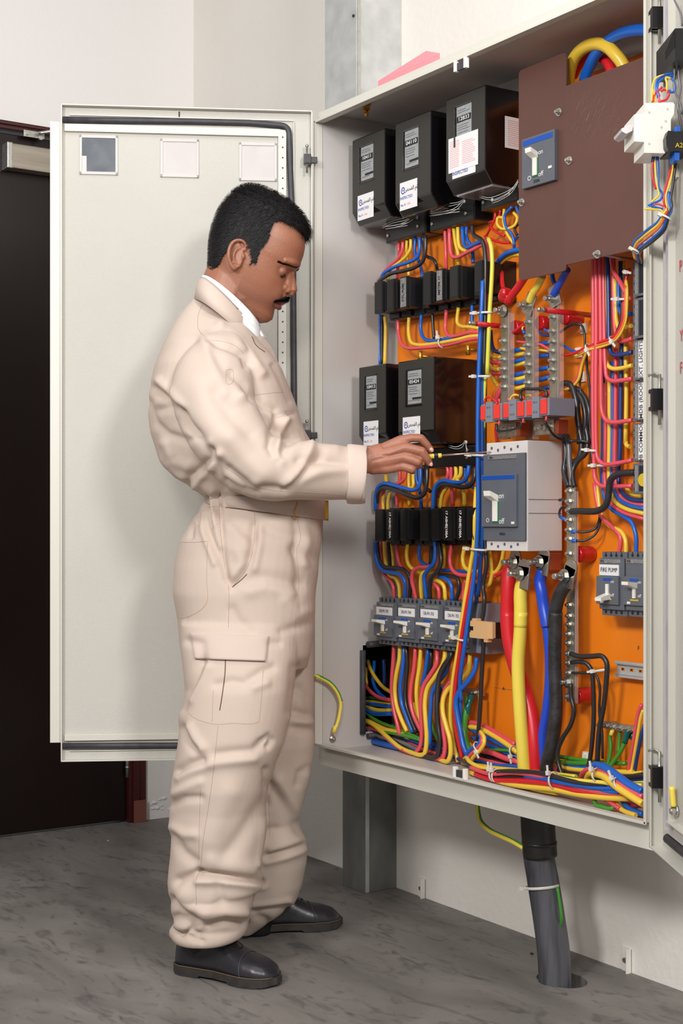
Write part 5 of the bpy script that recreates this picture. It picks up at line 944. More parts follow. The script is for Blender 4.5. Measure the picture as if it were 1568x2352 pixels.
# lower middle: meters to lower fuse row to small breakers, then down into the tray
WT2 = """
P 4.5 F4|435,150,5 430,215,5 400,260,5 340,285,5 270,300,5 235,350,4.5 215,430,4 210,520,4|pink wire swinging left under the hand
P 4 F4|385,150,4 385,250,4 365,330,3.4 355,400,3.2 358,490,3|straight pink wire under the hand
Y 4.5 F4|465,150,4 465,250,4 468,340,4 468,480,3|straight yellow wire under the hand
Y 4.5 F4|505,130,5 505,240,5 505,300,5 440,340,5 360,345,4.8 300,360,4.6 280,420,4.4 275,520,4|yellow wire swinging left under the hand
Y 5 F4|258,200,3.2 262,280,3.6 240,350,4 232,430,4 235,520,4|yellow wire coming down left of the hand
B 4.5 F4|532,120,4.4 535,240,4.4 560,330,4 572,400,3.4 575,490,3|blue wire falling to the lower fuse row
B 5 F4|570,110,6 568,250,6.2 550,315,6.4 500,335,6.4 420,318,6.4 320,290,6.4 240,275,6.4 190,305,6.4 168,370,6.2 163,460,6 165,520,5.6|blue wire sweeping left above the lower fuse row
K 4.5 F4|600,110,4 600,250,4 620,310,4 660,350,4|short black wire under the glossy meter
K 5.5 F4|630,120,6 625,280,6.4 600,370,6.6 550,402,6.6 480,390,6.6 380,350,6.6 280,315,6.4 220,320,6.2 185,370,6 178,450,5.6|black wire sweeping left above the lower fuse row
P 4.5 F4|812,125,5 818,190,5 790,270,5 755,330,5 735,400,4.6|pink wire bending left under the glossy meter
P 4.5 F4|848,125,5 845,200,5 850,330,4.6 862,480,4|straight pink wire under the glossy meter
Y 5 F4|888,125,5 890,200,5 870,250,5 800,320,5 760,400,4.8 750,500,4.4|yellow wire bending left under the glossy meter
Y 5 F4|935,120,5 930,200,5 900,240,5.2 940,300,5 962,380,4.6 965,480,4|yellow wire dropping right under the glossy meter
B 5 F4|1005,115,6.4 995,200,6.6 960,255,6.6 880,268,6.6 780,250,6.6 725,275,6.6 695,330,6.6 685,420,6.4 682,520,6.2|blue wire sweeping left above the lower row middle
B 4 F4|972,120,4 975,240,4 1020,300,4 1075,320,4|short blue wire running behind the bright blue cable
K 5.5 F4|1060,130,6 1055,230,6.4 1020,290,6.6 960,310,6.6 860,295,6.6 780,285,6.4 735,315,6.2 708,380,6 702,500,5.6|black wire sweeping left above the lower row middle
B 5 F4|163,790,5.4 165,900,5.6 185,1000,6 230,1060,6 310,1080,6 380,1095,6 425,1150,6 432,1230,5.6 430,1320,5|blue wire stepping right into the first small breaker
K 5 F4|180,790,5 185,900,5 205,980,5.4 260,1030,5.6 350,1035,5.6 430,1060,5.6 470,1120,5.4 478,1200,5 470,1320,4.4|black wire stepping right into the first small breaker
P 4.5 F4|205,800,3 212,900,3.4 225,1000,4 240,1090,4.6 290,1140,4.8 325,1210,4.8 330,1320,4.4|pink wire stepping right into the first small breaker
Y 5 F4|245,800,4 248,900,4.4 260,1020,4.6 290,1100,5 345,1130,5 375,1190,5 385,1320,4.6|printed yellow wire stepping right into the first small breaker
K 4 F4|280,800,3 290,920,3 300,1030,3|short black wire under the lower fuse row left
Y 4 F4|305,790,3.4 318,900,3.4 325,1030,3.4|thin yellow wire under the lower fuse row left
P 5 F4|355,820,4 362,920,4 385,1010,4 440,1070,3.4|pink wire curving right under the lower fuse row
Y 5 F4|455,820,4.4 445,920,4.4 465,1010,4.6 520,1060,4.6 600,1085,4 700,1080,4|yellow wire curving right under the lower fuse row
B 4.5 F4|570,820,3.4 555,900,3.4 570,970,3.6 620,1010,4 680,1020,3.6|blue wire curving right under the lower fuse row
P 5 F4|680,1020,5 620,1030,5.4 545,1035,5.6 500,1075,5.8 492,1150,5.6 510,1230,5.2 530,1320,4.6|pink wire dropping into the second small breaker
Y 5 F4|620,1065,5 585,1090,5.4 572,1150,5.4 575,1230,5.2 582,1320,4.6|yellow wire dropping into the second small breaker
B 5.4 F4|698,780,6 702,900,6.2 690,990,6.4 640,1050,6.4 605,1110,6.2 610,1200,5.8 628,1320,5|blue wire curving left into the second small breaker
K 5.6 F4|735,790,5.6 750,900,6 752,1000,6.2 710,1080,6.4 665,1130,6.2 652,1200,5.8 655,1320,5|black wire curving left into the second small breaker
K 6 F4|668,800,3 668,900,3 665,1010,3|short thick black wire under the lower row middle
Y 5 F4|775,800,4 780,900,4 775,1040,4|yellow upright wire under the lower row middle
P 5 F4|850,830,4.6 835,950,4.8 850,1040,5 900,1090,5 1000,1105,5 1120,1110,4.6 1250,1105,4.4 1330,1060,4.6|pink wire looping right under the lower fuse row
Y 5 F4|970,840,4.6 950,950,4.6 970,1030,4.8 1030,1065,4.8 1100,1070,4.6|yellow wire looping right under the lower fuse row
B 4 F4|740,1060,3.4 850,1060,3.4 960,1070,3.4 1080,1075,3.4|dark blue wire crossing low behind the loops
P 4.5 F4|640,1165,4.4 690,1180,5 730,1225,5 740,1320,4.6|pink wire dropping into the third small breaker
Y 5 F4|670,1150,4.6 730,1155,5 780,1200,5 795,1330,4.6|yellow wire dropping into the third small breaker
B 5 F4|740,1120,4.6 800,1135,5.2 845,1190,5.2 858,1335,4.8|blue wire dropping into the third small breaker
K 5 F4|740,1095,4.6 840,1110,5 905,1140,5.2 918,1200,5.2 905,1280,5 885,1340,4.8|black wire dropping into the third small breaker
P 5 F4|980,1150,4 955,1210,4 955,1340,4|pink wire behind the slanting cables
B 5 F4|1060,1180,5 1070,1260,5 1075,1350,5|blue wire behind the slanting cables
Y 5 F4|1190,880,4.4 1205,1000,5 1205,1120,5 1190,1180,5 1160,1200,5|yellow wire hooking left under the big breaker
Y 5 F4|1320,880,4 1300,980,4.4 1260,1060,4.6 1225,1085,4.6|yellow wire curving from under the big breaker
R 5.4 F4|1360,1010,5 1320,1070,4.8 1250,1100,4.4 1160,1105,4|red wire curving left under the big breaker
R 4.5 F4|1100,900,4.4 1085,1000,4.4 1075,1080,4.4|short red wire behind the bright blue cable
P 5.4 F5|380,530,4.6 375,640,4.8 365,780,5 362,900,5 380,1050,5.2 410,1180,5.2 430,1270,5|pink cable falling from the leftmost small breaker
Y 5.4 F5|430,540,4.6 425,640,4.8 400,760,5 388,880,5 400,1010,5.2 440,1130,5.2 490,1240,5|yellow cable falling from the leftmost small breaker
B 5.4 F5|465,545,4.2 455,700,4.6 435,860,4.8 445,1000,4.8 490,1130,4.8 540,1250,4.6|blue cable falling from the leftmost small breaker
K 6 F5|485,550,4 492,700,4 478,850,4.2 480,1000,4.4 520,1130,4.4 570,1250,4.2|black cable falling from the leftmost small breaker
P 5.4 F5|560,560,5 550,700,5 525,850,5.2 518,980,5.4 545,1100,5.4 590,1200,5.2 640,1300,5|pink cable falling from the second small breaker
Y 5.4 F5|605,565,5 595,700,5 572,850,5.2 572,980,5.4 590,1100,5.2 640,1250,5|yellow cable falling from the second small breaker
B 5.4 F5|665,570,4.4 650,700,4.4 630,800,4.4 615,860,4.4|blue cable falling from the second small breaker
K 5.4 F5|692,590,4 690,680,4 665,760,4|black cable falling from the second small breaker
P 5.6 F5|742,590,5.6 738,670,6 690,760,6.4 630,860,6.8 608,980,7 608,1100,7 615,1250,7 600,1370,7 550,1430,7 480,1420,6.8 400,1360,6 300,1280,5 200,1220,4.4 130,1210,4|pink cable looping to the cabinet floor and away left
Y 5.8 F5|808,600,5.6 790,680,6 720,790,6.6 660,880,7 640,1000,7.4 645,1130,7.6 655,1280,7.6 640,1420,7.6 600,1480,7.6 540,1470,7.2 440,1380,6.4 330,1290,5.4 200,1180,4.6 125,1155,4|yellow cable looping to the cabinet floor and away left
B 5.6 F5|850,620,4.8 810,750,5.2 740,840,6 700,920,6.6 690,1060,7 680,1200,7 680,1330,6.8 650,1400,6.4|blue cable falling from the third small breaker
K 6.4 F5|860,600,6 800,690,6.6 760,780,7.2 745,900,7.6 740,1040,8 748,1180,8 765,1320,8 745,1440,8 700,1475,7.6 600,1450,7 500,1400,6 330,1290,5 200,1240,4.6 125,1230,4|thick black cable looping to the cabinet floor and away left
P 5.6 F5|975,640,5 900,780,5.4 820,870,6.2 790,960,7 785,1080,7.4 795,1220,7.6 810,1370,7.6 790,1460,7.6 740,1500,7.4 660,1490,7 560,1440,6.4|pink cable falling from the rightmost small breaker
Y 5.8 F5|1015,650,5.6 1000,740,5.8 930,820,6.4 840,880,7 795,960,7.6 790,1080,8 820,1200,8 850,1310,8 855,1430,8 830,1490,8 760,1480,7.4|yellow cable with red rings falling from the rightmost small breaker
B 6 F5|1075,620,6 1060,720,6.4 1000,820,7.2 930,900,7.8 900,990,8 910,1100,8 935,1230,8 960,1350,8 990,1430,8|blue cable swinging left from the blank box
B 5.6 F5|930,620,7 930,750,7 935,900,7 935,1100,6.6 930,1250,6|deep blue cable behind the slanting red one
G 8 F5|1000,950,4 985,1080,5 965,1200,5.6 980,1330,6 1010,1420,6.4 1040,1500,6.4|thick green-yellow earth cable under the teal sleeve
teal 8.4 F5|1030,930,3.6 1015,985,4 1000,1030,4.6 995,1090,4.8|teal heat sleeve on the earth cable
teal 8 F5|770,870,2.6 762,940,2.8 760,1000,3|teal heat sleeve left on the hidden earth bar
Y 4 F5|830,1000,3 832,1100,3 840,1220,3|thin yellow-black upright wire in the lower middle
Y 4 F5|760,1000,3.6 765,1130,3.6 800,1290,3.6|thin yellow wire behind the black cable
Y 4 F5|1100,930,4 1100,1050,4 1105,1170,4|thin yellow upright wire right of the black cable
Y 5 H2|920,210,1 960,330,1.6 1040,460,2 1130,560,2.4 1230,620,2.8|yellow wire crossing the left knock-out diagonally
Y 5 H2|905,290,1 900,400,1 905,520,1|yellow wire stub inside the left knock-out
B 5 H2|1005,210,1 1000,300,1 985,430,1.4 1010,540,1.6 1060,620,2 1150,700,2.4|blue wire bending through the left knock-out
D 5 H2|1120,190,.6 1130,350,.6 1130,520,.6|dark blue upright wire inside the left knock-out
P 5 H2|870,470,2 900,540,2.4 980,630,3 1080,690,3.4 1220,715,3.8|pink wire sweeping right out of the left knock-out
G 3.6 H2|860,685,1.6 960,685,2 1060,700,2.4 1220,730,2.8|thin green-yellow wire out of the left knock-out, topmost
Y 4.6 H2|860,735,1.6 950,735,2 1060,750,2.4 1220,765,2.8|yellow wire out of the knock-out under the green one
P 3.6 H2|860,752,1.4 960,750,1.6 1220,775,2|thin pink wire out of the left knock-out
B 5 H2|860,768,2 980,770,2.6 1100,785,3 1220,800,3.4|blue wire out of the left knock-out, upper
Y 6 H2|890,790,2 960,825,2.6 1060,850,3 1220,850,3.4|thick yellow wire out of the left knock-out
B 6 H2|865,820,2.4 930,870,3 1020,895,3.4 1230,890,3.8|blue wire out of the left knock-out, lower
G 4 H2|865,850,3 960,930,3.4 1100,1010,3.8 1300,1080,4.2 1480,1160,4.6 1568,1200,4.8 1700,1270,5|long yellow-green wire slanting right along the tray
Y 7 H2|860,980,3 940,1000,3.4 1040,1050,3.8 1150,1100,4 1300,1130,4.2 1450,1190,4.4|thick yellow wire slanting right along the tray
P 5 H2|940,950,2.4 1040,1000,2.8 1160,1070,3.2 1330,1120,3.6|pink wire slanting right along the tray
G 5 H2|860,1045,3.6 960,1060,4 1100,1110,4.2 1280,1150,4.6 1450,1185,5 1600,1230,5|green wire slanting right along the tray
N 6 H2|860,1085,4 940,1110,4.6 1100,1190,5 1250,1230,5 1420,1290,5 1568,1360,5|grey cable slanting right along the tray
B 5.6 H2|1380,1200,3.4 1480,1230,3.6 1600,1270,3.8 1750,1330,4|blue cable low in the tray, left
B 7 H2|865,1245,4.4 960,1260,5 1080,1310,5.4 1200,1360,5.6 1320,1400,5.6|thick blue cable lowest in the left knock-out
B 6 H2|1250,1250,4.6 1350,1300,5 1450,1350,5.2 1568,1390,5.4|blue cable between the looping ones on the tray
K 6 F5|880,1380,4 1000,1420,4 1140,1440,4 1280,1490,4 1430,1540,4.6|black cable lying low across the tray middle
P 6 F5|985,1160,3.6 1100,1180,3.8 1200,1230,4 1300,1290,4 1400,1350,4|pink cable climbing left out of the floor bundle
Y 6 F5|1000,1200,4 1110,1220,4.4 1220,1280,4.6 1330,1350,4.8 1420,1420,5|yellow cable climbing left out of the floor bundle
B 6 F5|985,1190,3.6 1100,1260,4 1220,1320,4.2 1330,1370,4.4 1420,1400,4.6|blue cable climbing left out of the floor bundle
B 5 F5|1040,1290,3.4 1150,1340,3.8 1280,1400,4.2 1420,1460,4.4|second blue cable climbing left out of the floor bundle
G 4 F5|1100,1400,4.4 1200,1395,4.6 1330,1400,4.8 1430,1420,5|green-yellow wire crossing the floor bundle
P 6.5 F5|1100,1400,5 1200,1420,5.4 1300,1460,5.6 1430,1500,5.6|thick pink cable on top of the floor bundle
Y 5 F5|1000,1330,3 1100,1420,3.4 1200,1480,3.6 1300,1500,4|yellow-black cable under the floor bundle
K 5 F5|1050,1400,4.4 1150,1470,4.6 1280,1500,4.8 1430,1520,5|black cable under the thick pink one
B 5 F5|985,1470,9 1000,1420,9 1040,1380,9 1090,1350,9 1110,1300,8.6 1100,1260,8|blue wire of the tied bundle turning up
P 4.6 F5|1000,1475,9 1020,1440,9.2 1070,1390,9.4 1115,1340,9.2 1120,1290,8.8 1100,1250,8|pink wire of the tied bundle turning up
Y 4.6 F5|1015,1500,9 1050,1450,9.4 1100,1400,9.6 1135,1340,9.4 1135,1290,9 1105,1240,8|yellow wire of the tied bundle turning up
Y 5 F5|960,1490,9 985,1460,10 1020,1500,12 1100,1540,13 1200,1560,13.5 1320,1590,14 1450,1600,14 1568,1600,14|yellow wire leading the long front bundle
K 4.4 F5|950,1480,10 1000,1510,12 1100,1550,13 1200,1580,13.8 1330,1570,14 1450,1572,14 1568,1580,14|black wire of the long front bundle, upper
P 4.6 F8|0,1165,13 60,1190,14 150,1215,14.6 300,1205,15 450,1220,15 560,1245,15 700,1290,15 850,1330,15 1000,1355,15 1150,1365,14.6 1270,1400,14|pink wire running the whole front bundle
Y 6 F8|0,1220,12.6 100,1260,13.6 250,1300,14.6 400,1305,15 600,1325,15 800,1365,15 1000,1390,15 1170,1395,14.6|thick yellow cable lowest in the front bundle
R 6 F8|0,1200,12 60,1245,13.4 180,1268,14.4 350,1265,15 500,1275,15 650,1300,15 800,1340,15 950,1360,14.6|thick red cable of the front bundle
B 5 F8|400,1235,14.6 520,1245,15 680,1280,15.4 800,1300,15.4 950,1318,15.2 1100,1320,14.8 1270,1310,14|blue wire of the front bundle
K 4.6 F8|200,1195,15 350,1195,15.4 480,1200,15.4 600,1225,15.6 720,1260,15.8 850,1285,15.6 1000,1290,15.2|black taped wire of the front bundle
A 4.4 F8|560,1205,14.8 680,1245,15.2 800,1262,15.4 950,1275,15.4 1100,1290,15 1270,1300,14.4|bright yellow wire of the front bundle right part
K 5 F8|180,1240,14 300,1240,14.4 450,1245,14.4|short black wire inside the front bundle
G 4.6 F8|620,1080,3.4 720,1095,3.6 850,1115,4 1000,1130,4 1150,1135,3.6|upper green-yellow wire lying at the plate foot
G 4.6 F8|620,1120,4 720,1130,4.4 850,1135,4.6 950,1130,4.6|lower green-yellow wire lying at the plate foot
P 5 F8|560,1150,5 650,1190,5.4 750,1230,6 850,1260,7|pink cable diving left of the right loop
Y 5 F8|640,1160,4.4 760,1180,4.8 900,1190,5 1050,1195,5 1200,1200,5|yellow cable lying behind the right loop
K 5.4 F8|650,1180,6 740,1215,6.6 850,1240,7 1000,1245,7 1150,1240,6.6 1270,1220,6|black cable lying behind the right loop
B 4.6 F8|700,1150,4 820,1165,4.4 950,1180,4.6|blue cable behind the yellow ones at right
Y 4.6 F8|1000,1200,5 1100,1200,5.4 1200,1210,5.4 1270,1205,5.4|second yellow cable behind the right loop
P 6 F8|815,1250,11 830,1210,12 870,1180,13 930,1175,14 1000,1205,15 1080,1265,16 1170,1330,16.6 1275,1385,17|pink cable of the big right loop, middle
B 8 F8|890,1160,13 940,1150,14 1010,1175,15 1080,1225,15.6 1170,1290,16.2 1275,1345,16.6|thick blue cable of the big right loop, top
Y 7 F8|860,1250,12 880,1215,13 930,1215,14.4 990,1235,15.6 1080,1310,16.8 1170,1370,17.4 1275,1435,17.8|thick yellow cable of the big right loop, lowest
Y 5 F8|1060,1400,13 1085,1450,14 1140,1490,15 1220,1520,15.6|yellow wire bending under the big right loop
B 5.4 F8|1120,1400,12.6 1140,1440,13.4 1190,1480,14.4 1275,1510,15|blue wire bending under the big right loop
B 5 F8|1180,1450,12 1230,1490,13 1275,1520,13.6|second blue wire bending under the big right loop
P 4.4 F8|980,1390,14 1040,1430,14.6 1100,1470,15|pink wire ending under the big right loop
P 6 F8|1140,1400,12 1200,1440,12.6 1275,1440,13|thick pink cable under the right loop end
G 4.4 F8|910,1380,14 925,1440,14.6 970,1480,15 1030,1485,15 1060,1460,14.6|small green wire loop lying on the cabinet floor
K 6 F8|330,1330,13 450,1345,13.4 560,1350,13.4|short black wire behind the lip
"""
HEAP = """
Y 5 F8|-60,1130,6 60,1150,7 180,1170,7.6 330,1185,8 480,1200,8.4 620,1215,8.8 780,1235,9|yellow cable lying just behind the front bundle
B 4.6 F8|-40,1110,5 80,1125,5.6 200,1150,6 340,1160,6.4 420,1180,6.6|blue cable lying behind the yellow main cable foot
K 5 F8|-20,1150,8 100,1185,9 230,1200,10 380,1215,10.6|black cable behind the left part of the front bundle
P 4.6 F8|-10,1080,5 100,1110,5.4 220,1140,5.6 350,1170,6|pink wire crossing low behind the main cables
K 6 F8|380,1225,11 520,1255,12 660,1270,13 800,1290,13.4|thick black cable inside the front bundle, right part
R 5 F8|520,1260,13 640,1290,13.6 760,1325,14 860,1350,14|red wire inside the front bundle, right part
G 4 F8|430,1180,6 560,1210,8 720,1240,10 900,1270,12 1100,1285,12.6 1270,1290,12.6|green-yellow wire emerging from the front bundle to the right
Y 6 F8|240,1320,13 360,1335,13.4 500,1345,13.8 640,1350,14|yellow cable showing under the left front bundle
B 4.6 F8|880,1330,14.6 1000,1345,15 1100,1350,15|blue wire under the loop at the front lip
K 5 F8|960,1225,8 1080,1235,8 1200,1232,8 1300,1225,8|black cable low behind the big right loop
Y 4.6 F8|1150,1290,12 1220,1285,12 1300,1280,12|short yellow wire behind the loop at the jamb
D 5 F8|1090,1240,7 1180,1250,7.4 1300,1262,7.6|dark blue cable behind the loop at the jamb
K 6 F5|1010,1380,3 1100,1450,4 1180,1500,5 1300,1540,6|black cable deep under the tied bundle
N 5 F5|880,1300,3 960,1380,4 1050,1470,5|grey cable deep behind the yellow and red pair
D 5 F5|720,1380,4 820,1430,5 920,1470,6 980,1500,7|dark blue cable low in the tray middle
P 5 F5|500,1330,3 600,1380,3.6 720,1420,4 840,1450,4.6|pink cable low in the tray behind the loops
D 6 F5|560,1280,2.6 680,1340,3 800,1390,3.4|dark blue cable deep in the tray
Y 5 F5|540,1000,1.6 560,1100,1.8 600,1200,2|thin yellow wire deep behind the second breaker wires
K 6 F5|560,1120,1.6 640,1200,2 740,1290,2.4|black cable deep behind the looping cables
G 4.4 F5|690,1130,2 710,1220,2.4 740,1300,2.8 790,1380,3|green wire deep behind the black looping cable
Y 5 F6|190,1160,3 220,1240,3 260,1290,3|yellow wire end at the foot of the left busbar
"""
TOP = """
Y 13 G1|500,720,7 515,600,8 560,480,9 640,400,9.6 740,370,9.8 830,395,9.8 900,460,9.4 960,540,8.6 1000,640,8 1020,740,7.6|thick yellow cable arching above the wide brown board
B 12 G1|640,680,7 670,590,7.6 730,470,8.4 800,390,9 880,320,9.6 980,275,10 1090,255,10 1200,255,9.6|thick blue cable arching above the wide brown board
R 11 G1|540,640,5 580,560,5.6 650,490,6 720,470,6.4|thick red cable behind the yellow arch, left part
R 12 G1|800,490,6 840,530,6 870,600,6 890,700,6|thick red cable end diving behind the wide board
R 3 F1|1170,1300,4 1200,1240,4.6 1240,1160,5 1245,1110,5|thin red wire rising at the top right fuse tangle
R 3 F1|1160,1300,5 1230,1330,5 1300,1350,4.6 1360,1350,4|thin red wire running right in the tangle
R 3 F1|1200,1220,4.6 1260,1270,5 1320,1295,4.6|short red wire in the tangle, upper
R 3 F1|1190,1190,4 1270,1150,4.6 1285,1090,5|red wire under the right top meter
Y 3.4 F1|1315,1080,5 1310,1180,5 1340,1280,5 1400,1370,5|yellow wire falling under the right top meter
Y 3.4 F1|1390,1110,5 1420,1150,5 1400,1210,5.4 1300,1240,5.4 1260,1200,5.4 1265,1150,5 1310,1150,5|yellow wire curl beside the narrow brown board
B 3.4 F1|1380,1060,5.4 1320,1130,5.6 1330,1220,5.6 1380,1290,5.4 1400,1380,5|blue wire falling under the right top meter
B 3.4 F1|1410,1060,5 1430,1110,5 1450,1130,5|short blue wire tip at the narrow board edge
D 3.4 F1|1440,1290,4.6 1400,1330,5 1395,1400,5|dark blue wire curl at the narrow board edge
K 3 F1|1440,1190,4.6 1400,1240,4.8 1420,1290,4.6|thin black wire curl at the narrow board edge
"""
def wire(col_, r, fr, pts, label, cat=None):
    P = []; Q = pts.split()
    if fr == 'F5' and ('falling from' in label or 'looping to the cabinet floor' in label):
        a_ = list(map(float, Q[0].split(','))); Q = ['%f,%f,%f' % (a_[0]+2, a_[1]-75, a_[2]-1)] + Q
    for q in Q:
        x, y_, d = map(float, q.split(',')); x, y_ = fp(fr, x, y_)
        p = wp(x, y_, PL-d/100)
        p.z = max(p.z, LZ0-.015+r/1000)
        P.append(p)
    m = MB(); m.tube(P, r/1000, 8 if r < 7 else 14, res=4 if r < 7 else 6)
    thick = r >= 7
    nm = 'heat_sleeve' if 'sleeve' in label else ('crimp_end' if 'crimp' in label else ('cable' if ('cable' in label or thick) else 'wire'))
    mt = col_ if col_ == 'teal' else 'wire_'+col_
    return build(m, nm, mt, label=label, cat=cat or nm.replace('_', ' '))
for T_ in (WT, WT2, HEAP, TOP):
    for ln in T_.strip().split('\n'):
        h, pts, label = ln.split('|'); c, r, fr = h.split(); wire(c, float(r), fr, pts, label)
for c, r, fr, pts, label in RC: wire(c, r, fr, pts, label)
# taped joint on the left busbar and lugs under the big breaker
p = wp(1160, 681, 2.05); m = MB()
for k in range(5): m.sphere(p+Vector((random.uniform(-.006, .006), random.uniform(-.004, .004), random.uniform(-.012, .012))), .0125, 12, 8, (1, .9, 1.1))
build(m, 'tape_wrap', 'red_insulator', label='glossy red taped joint on top of the left busbar', cat='tape')
def lug(px, py, w, ang, label, bx, by, sz=1.0):
    p = wp(px, py, w); t = thing('cable_lug', (p.x, w, p.z-.03), label, 'cable lug')
    M = Matrix.Translation(p) @ Matrix.Rotation(ang, 4, 'Y')
    m = MB(); m.box(-.017*sz, .017*sz, 0, .004, -.03*sz, .016*sz, .003, mtx=M)
    m.rings([[M @ Vector((.0175*sz*math.cos(a), yy, .012*sz+.0175*sz*math.sin(a))) for a in [2*math.pi*k/20 for k in range(20)]] for yy in (0, .004)])
    build(m, 'tongue', 'zinc', t)
    q = wp(bx, by, w-.002); m = MB(); bolt(m, q, (0, -1, 0), .0105, .009, tail=.02); build(m, 'bolt', 'zinc', t)
lug(1182, 1292, 2.04, .0, 'upper left lug under the big breaker', 1178, 1291)
lug(1201, 1318, 2.02, .12, 'middle lug joining the yellow main cable', 1193, 1318, 1.1)
lug(1247, 1290, 2.045, .15, 'right lug joining the blue main cable', 1238, 1291)
lug(1306, 1318, 2.045, .35, 'lug joining the thick black cable to the neutral bar', 1296, 1323, 1.05)
p = wp(1262, 1270, 2.06); q = wp(1268, 1320, 2.06)
build(MB().box(p.x, q.x+.006, 2.05, 2.08, q.z+.01, p.z, .001), 'insulating_strip', 'copper', label='reddish insulating strip beside the right lug', cat='strip')
# cable ties
def tie(px, py, d, rx, rz, label, ang=0, head=(1, 0), w=None):
    p = wp(px, py, w if w else PL-d/100); M = Matrix.Translation(p) @ Matrix.Rotation(ang, 4, 'Y')
    t = thing('cable_tie', p, label, 'cable tie', 'white cable ties')
    m = MB(); n = 20; rs = []
    for k in range(n):
        a = 2*math.pi*k/n; c, s = math.cos(a), math.sin(a)
        rs.append([M @ Vector((rx*c*q, rz*s*q, h)) for q, h in ((1, -.0022), (1.0, .0022), (1.12, .0022), (1.12, -.0022))])
    m.rings(rs, closed=True); build(m, 'strap', 'cable_tie', t)
    hx = rx*head[0]; m = MB(); m.box(hx-.0045, hx+.0045, -rz-.005, -rz+.002, -.0035, .0045, .001, mtx=M); m.box(hx+(.003 if head[0] > 0 else -.016), hx+(.016 if head[0] > 0 else -.003), -rz-.003, -rz-.001, -.0015, .003, mtx=M)
    build(m, 'head', 'cable_tie', t)
for a in ((1113, 719, 8.6, .02, .012, 'cable tie round the upright cables at the upper fuse row', .05, (-1, 0)), (1110, 865, 8.6, .019, .012, 'cable tie round the upright cables beside the glossy meter', .05, (-1, 0)),
          (1102, 1046, 9.2, .022, .012, 'cable tie just below the screwdriver shaft', .05, (-1, 0)), (1100, 1262, 8.6, .024, .014, 'cable tie at the foot of the big breaker', .05, (-1, 0)),
          (1061, 1468, 8.8, .016, .012, 'cable tie round the slanting cables at the rightmost small breaker', .15, (-1, 0)), (1097, 1716, 9, .012, .010, 'cable tie where the small bundle turns up', .9, (1, 0)),
          (1179, 1725, 5, .011, .011, 'cable tie standing up in the floor bundle', 1.35, (1, 0)), (1135, 1780, 14, .014, .014, 'left cable tie on the front bundle', 1.45, (-1, 0)),
          (1141, 1782, 14, .014, .014, 'second cable tie close to the left one on the front bundle', 1.5, (-1, 0)), (1272, 1792, 15.2, .016, .014, 'middle cable tie on the front bundle', 1.45, (-1, 0)),
          (1372, 1780, 15, .013, .014, 'cable tie on the top of the big right loop', 1.35, (-1, 0)), (1424, 1802, 16, .015, .014, 'cable tie on the right part of the big loop', 1.0, (-1, 0)),
          (1014, 787, 5.6, .012, .010, 'cable tie round the three looping wires under the upper fuses', 1.4, (-1, 0)), (1351, 798, 6, .008, .008, 'cable tie left on the climbing control bundle', 1.0, (1, 0)), (1407, 780, 6.6, .008, .008, 'cable tie middle on the climbing control bundle', .8, (1, 0)),
          (1431, 688, 6.6, .009, .008, 'cable tie on the control bundle beside the second right breaker', .1, (-1, 0)), (1438, 625, 6.4, .008, .008, 'topmost cable tie on the control bundle', .3, (1, 0)),
          (1362, 1035, 6.6, .009, .008, 'small cable tie on the pink risers', .1, (-1, 0)), (1395, 1069, 5.4, .028, .012, 'wide cable tie across all risers', 0, (-1, 0)), (1379, 1540, 6, .014, .008, 'cable tie near the empty rail', -.2, (-1, 0))): tie(*a)
for px, py, lab in ((1342, 755, 'upper white adhesive tie mount on the orange plate'), (1330, 810, 'middle white adhesive tie mount on the orange plate'), (1339, 866, 'lower white adhesive tie mount on the orange plate'), (1347, 1738, 'white adhesive tie mount at the plate foot')):
    p = wp(px, py, PL); t = thing('tie_mount', (p.x, PL, p.z-.01), lab, 'tie mount')
    build(MB().box(p.x-.009, p.x+.009, PL-.005, PL, p.z-.011, p.z+.011, .001).box(p.x-.004, p.x+.004, PL-.010, PL-.005, p.z-.006, p.z+.006, .001), 'base', 'white_plastic', t)
# bonding lead of the left door on the cabinet side wall
pts = [up(*fp('H2', x, y_), L0+.02) for x, y_ in ((330, 440), (430, 500), (520, 610), (570, 740), (560, 880), (535, 990), (505, 1080))]
pts = [wp(*fp('H2', 200, 405), 1.90)] + [up(*fp('H2', 270, 412), L0+.02)] + pts
t = thing('bonding_lead', pts[-1], 'yellow-green bonding lead looping onto the cabinet side wall', 'wire')
build(MB().tube(pts, .0042, 10), 'insulation', 'wire_A', t)
build(MB().tube([p+Vector((.0022, .0024, .0022)) for p in pts[:-3]], .0025, 8), 'green_stripe', 'wire_G', t)
build(MB().tube([pts[-1]+Vector((0, 0, .006)), pts[-1]+Vector((-.004, -.003, -.012))], .0052, 8, spline=False), 'crimp_sleeve', 'wire_A', t)
q = up(*fp('H2', 462, 1215), L0); m = MB(); m.cyl(q, q+Vector((.003, 0, 0)), .009, 16); m.cyl(q+Vector((.003, 0, 0)), q+Vector((.008, 0, 0)), .0065, 6, smooth=False); m.sphere(q+Vector((.008, 0, 0)), .0045, 8, 6); build(m, 'ring_bolt', 'zinc', t)

